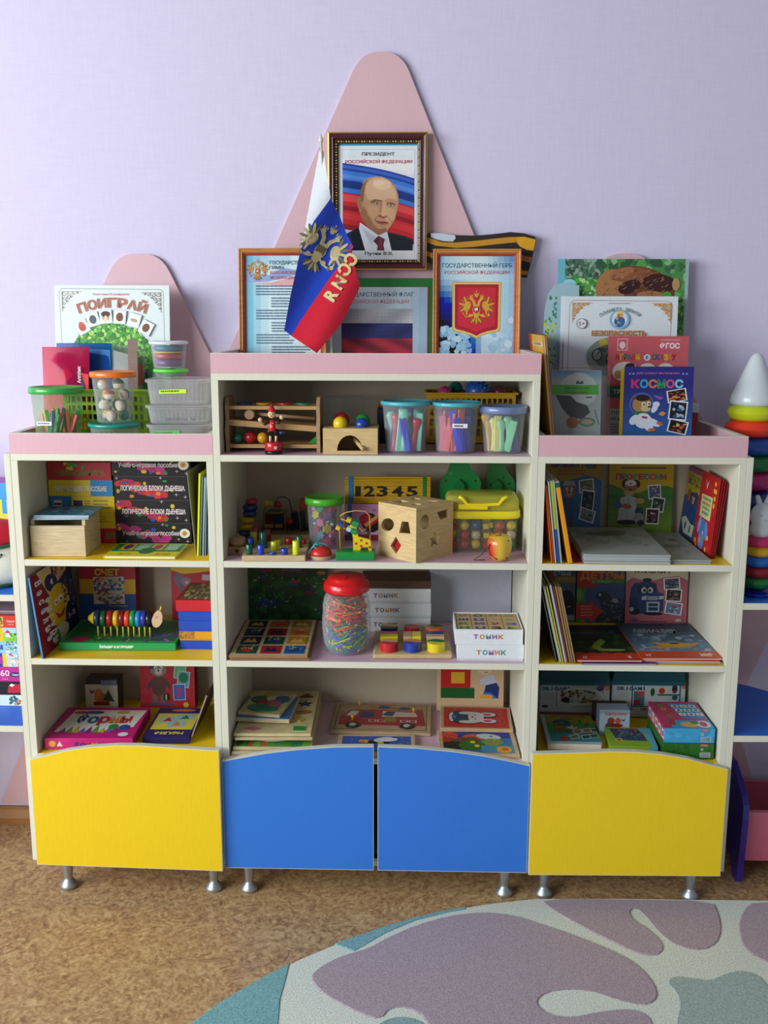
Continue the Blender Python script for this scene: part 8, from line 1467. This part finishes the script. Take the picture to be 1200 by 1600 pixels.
b = Art(0, 0, 330, 100, '3aa0d0'); b.blobs(0, 20, 330, 100, ['3c9ccc', '48a8d8', '3594c4'], 40, 36, 3); spine(b, 2, 'a8c8d4')
a = Art(0, 0, 350, 330, 'b8406c'); a.poly([(130, 20), (330, 24), (345, 210), (180, 205)], '3a8ac0')
for i in range(3):
    for j in range(3): a.rot(175+j*62+i*8, 55+i*52, 50, 34, 2, 'd0d8dc'); a.ell(175+j*62+i*8, 55+i*52, 14, 10, ['a03a4a', '3a5a9a', 'c8a03a', '4a8a4a'][(i+2*j) % 4], 10)
for i, ch in enumerate('ЛОТО'): a.text(ch, 70+i*8, 50+i*45, 36, ['6a9a2a', 'c8a02a', 'b8602a', '6a9a2a'][i], rot=60, off=.08)
a.rect(60, 235, 350, 330, '3a9ac8'); a.ell(195, 285, 70, 30, 'd8a85a', 18); a.ell(290, 280, 50, 42, 'd4d4d8', 20); a.ell(290, 280, 26, 30, 'b84a7a', 16); a.ell(235, 262, 30, 18, '3a8a3a', 12); a.rot(80, 262, 40, 60, 8, 'b03a3a')
c_ = Art(0, 0, 300, 100, 'b03a64'); [c_.rect(20+i*60, 18, 62+i*60, 82, 'd0d8dc') for i in range(5)]; [c_.ell(41+i*60, 50, 14, 22, ['3a7ab0', 'c8a03a', 'b03a3a', '3a8a4a', '6a4a8a'][i], 10) for i in range(5)]
gbox('game_box', 'blue and pink lotto game box on top of the green one, lower right bay', 'box', T(p0.x, Yr+.001, Z3+h1), wr, dr-.002, h2, '3a98c8', {'front': b, 'top': a, 'left': c_}, .95)

# ================================================================ ring pyramids on the right edge unit
zs_ = .7701; Yp = .245; P = A(1177, 700, Yp)
bp_ = thing('ring_pyramid', 'tall plastic ring pyramid with a white cone top at the right edge', 'toy', T(Xat(1181, 590, Yp), Yp, zs_)); X0 = Xat(1181, 590, Yp)
def ringat(par, y0, y1, xl, c, X0, Y, zb_, nm='ring'):
    zm = (A(xl, y0, Y).z+A(xl, y1, Y).z)/2-zb_; hh = (A(xl, y0, Y).z-A(xl, y1, Y).z)/2; Ro = X0-Xat(xl, (y0+y1)/2, Y); r_ = hh*1.25; hh = min(hh, zm)
    if zm < .003: return
    MB().torus((0, 0, zm), Ro-r_, r_, c, 36, 12, hh/r_).build(nm, 'plastic', par)
for y0, y1, xl, c in ((631, 657, 1136.5, 'c8d81c'), (654, 682, 1133.5, 'e83a1c'), (681, 709, 1131, '1c5ab8'), (708, 735, 1129, '127a3a'), (733, 763, 1127, 'b81c6c'), (762, 795, 1125, '14206a'), (790, 822, 1123, '9a1420'), (818, 850, 1122, 'c8a01c'), (846, 880, 1121, '14703a'), (876, 908, 1120, '1c4aa8')): ringat(bp_, y0, y1, xl, c, X0, Yp, zs_)
hc0 = A(1180, 633, Yp).z-zs_; hc1 = A(1180, 551, Yp).z-zs_; Rc = X0-Xat(1141, 625, Yp); HH = hc1-hc0
MB().lathe([(Rc*.8, hc0), (Rc*.96, hc0+HH*.02), (Rc, hc0+HH*.08), (Rc*.93, hc0+HH*.2), (Rc*.76, hc0+HH*.38), (Rc*.56, hc0+HH*.6), (Rc*.36, hc0+HH*.82), (Rc*.26, hc0+HH*.92), (Rc*.15, hc0+HH*.975), (.0001, hc1)], 'd4dee2', 40).build('cone_top', 'plastic', bp_); MB().cyl((0, 0, 0), .03, hc0*.16, '1c4aa8', 24).build('base', 'plastic', bp_); MB().cyl((0, 0, .01), .008, hc0, 'd4dee2', 12).build('rod', 'plastic', bp_)
Yq = .075; X1 = Xat(1185, 880, Yq); sp_ = thing('ring_pyramid', 'small ring pyramid with a white rabbit head top at the right edge', 'toy', T(X1, Yq, zs_))
for y0, y1, xl, c in ((837, 853, 1166, 'd82a70'), (851, 868, 1164, 'd8a81c'), (866, 884, 1162, '1c6ac0'), (882, 900, 1160, '8a1420'), (898, 917, 1158, '127030'), (915, 935, 1156, '1428a0')): ringat(sp_, y0, y1, xl, c, X1, Yq, zs_)
MB().cyl((0, 0, 0), .02, .012, '1428a0', 20).build('base', 'plastic', sp_)
zq = lambda y: A(1185, y, Yq).z-zs_; kk = (Xat(1186, 880, Yq)-Xat(1185, 880, Yq)); mb = MB()
mb.lathe([(.0001, zq(838)), (14*kk, zq(837)), (17*kk, zq(826)), (15*kk, zq(818)), (17.5*kk, zq(810)), (16*kk, zq(797)), (9*kk, zq(788)), (.0001, zq(785))], 'dce2e8', 30); mb.build('rabbit_head', 'plastic', sp_)
for s_ in (-1, 1): MB().tube([(s_*4*kk, 0, zq(792)), (s_*6*kk, 0, zq(784)), (s_*9.5*kk, .0, zq(774)+.0)], [3.4*kk, 4.6*kk, 3.0*kk], 'dce2e8', 12).build('ear', 'plastic', sp_)
MB().ball((0, -16.5*kk, zq(810)), 2.5*kk, 'c8d0d8', 10).build('nose', 'plastic', sp_); [MB().ball((s_*6*kk, -15*kk, zq(803)), 1.6*kk, 'b0b8c4', 8).build('eye', 'plastic', sp_) for s_ in (-1, 1)]
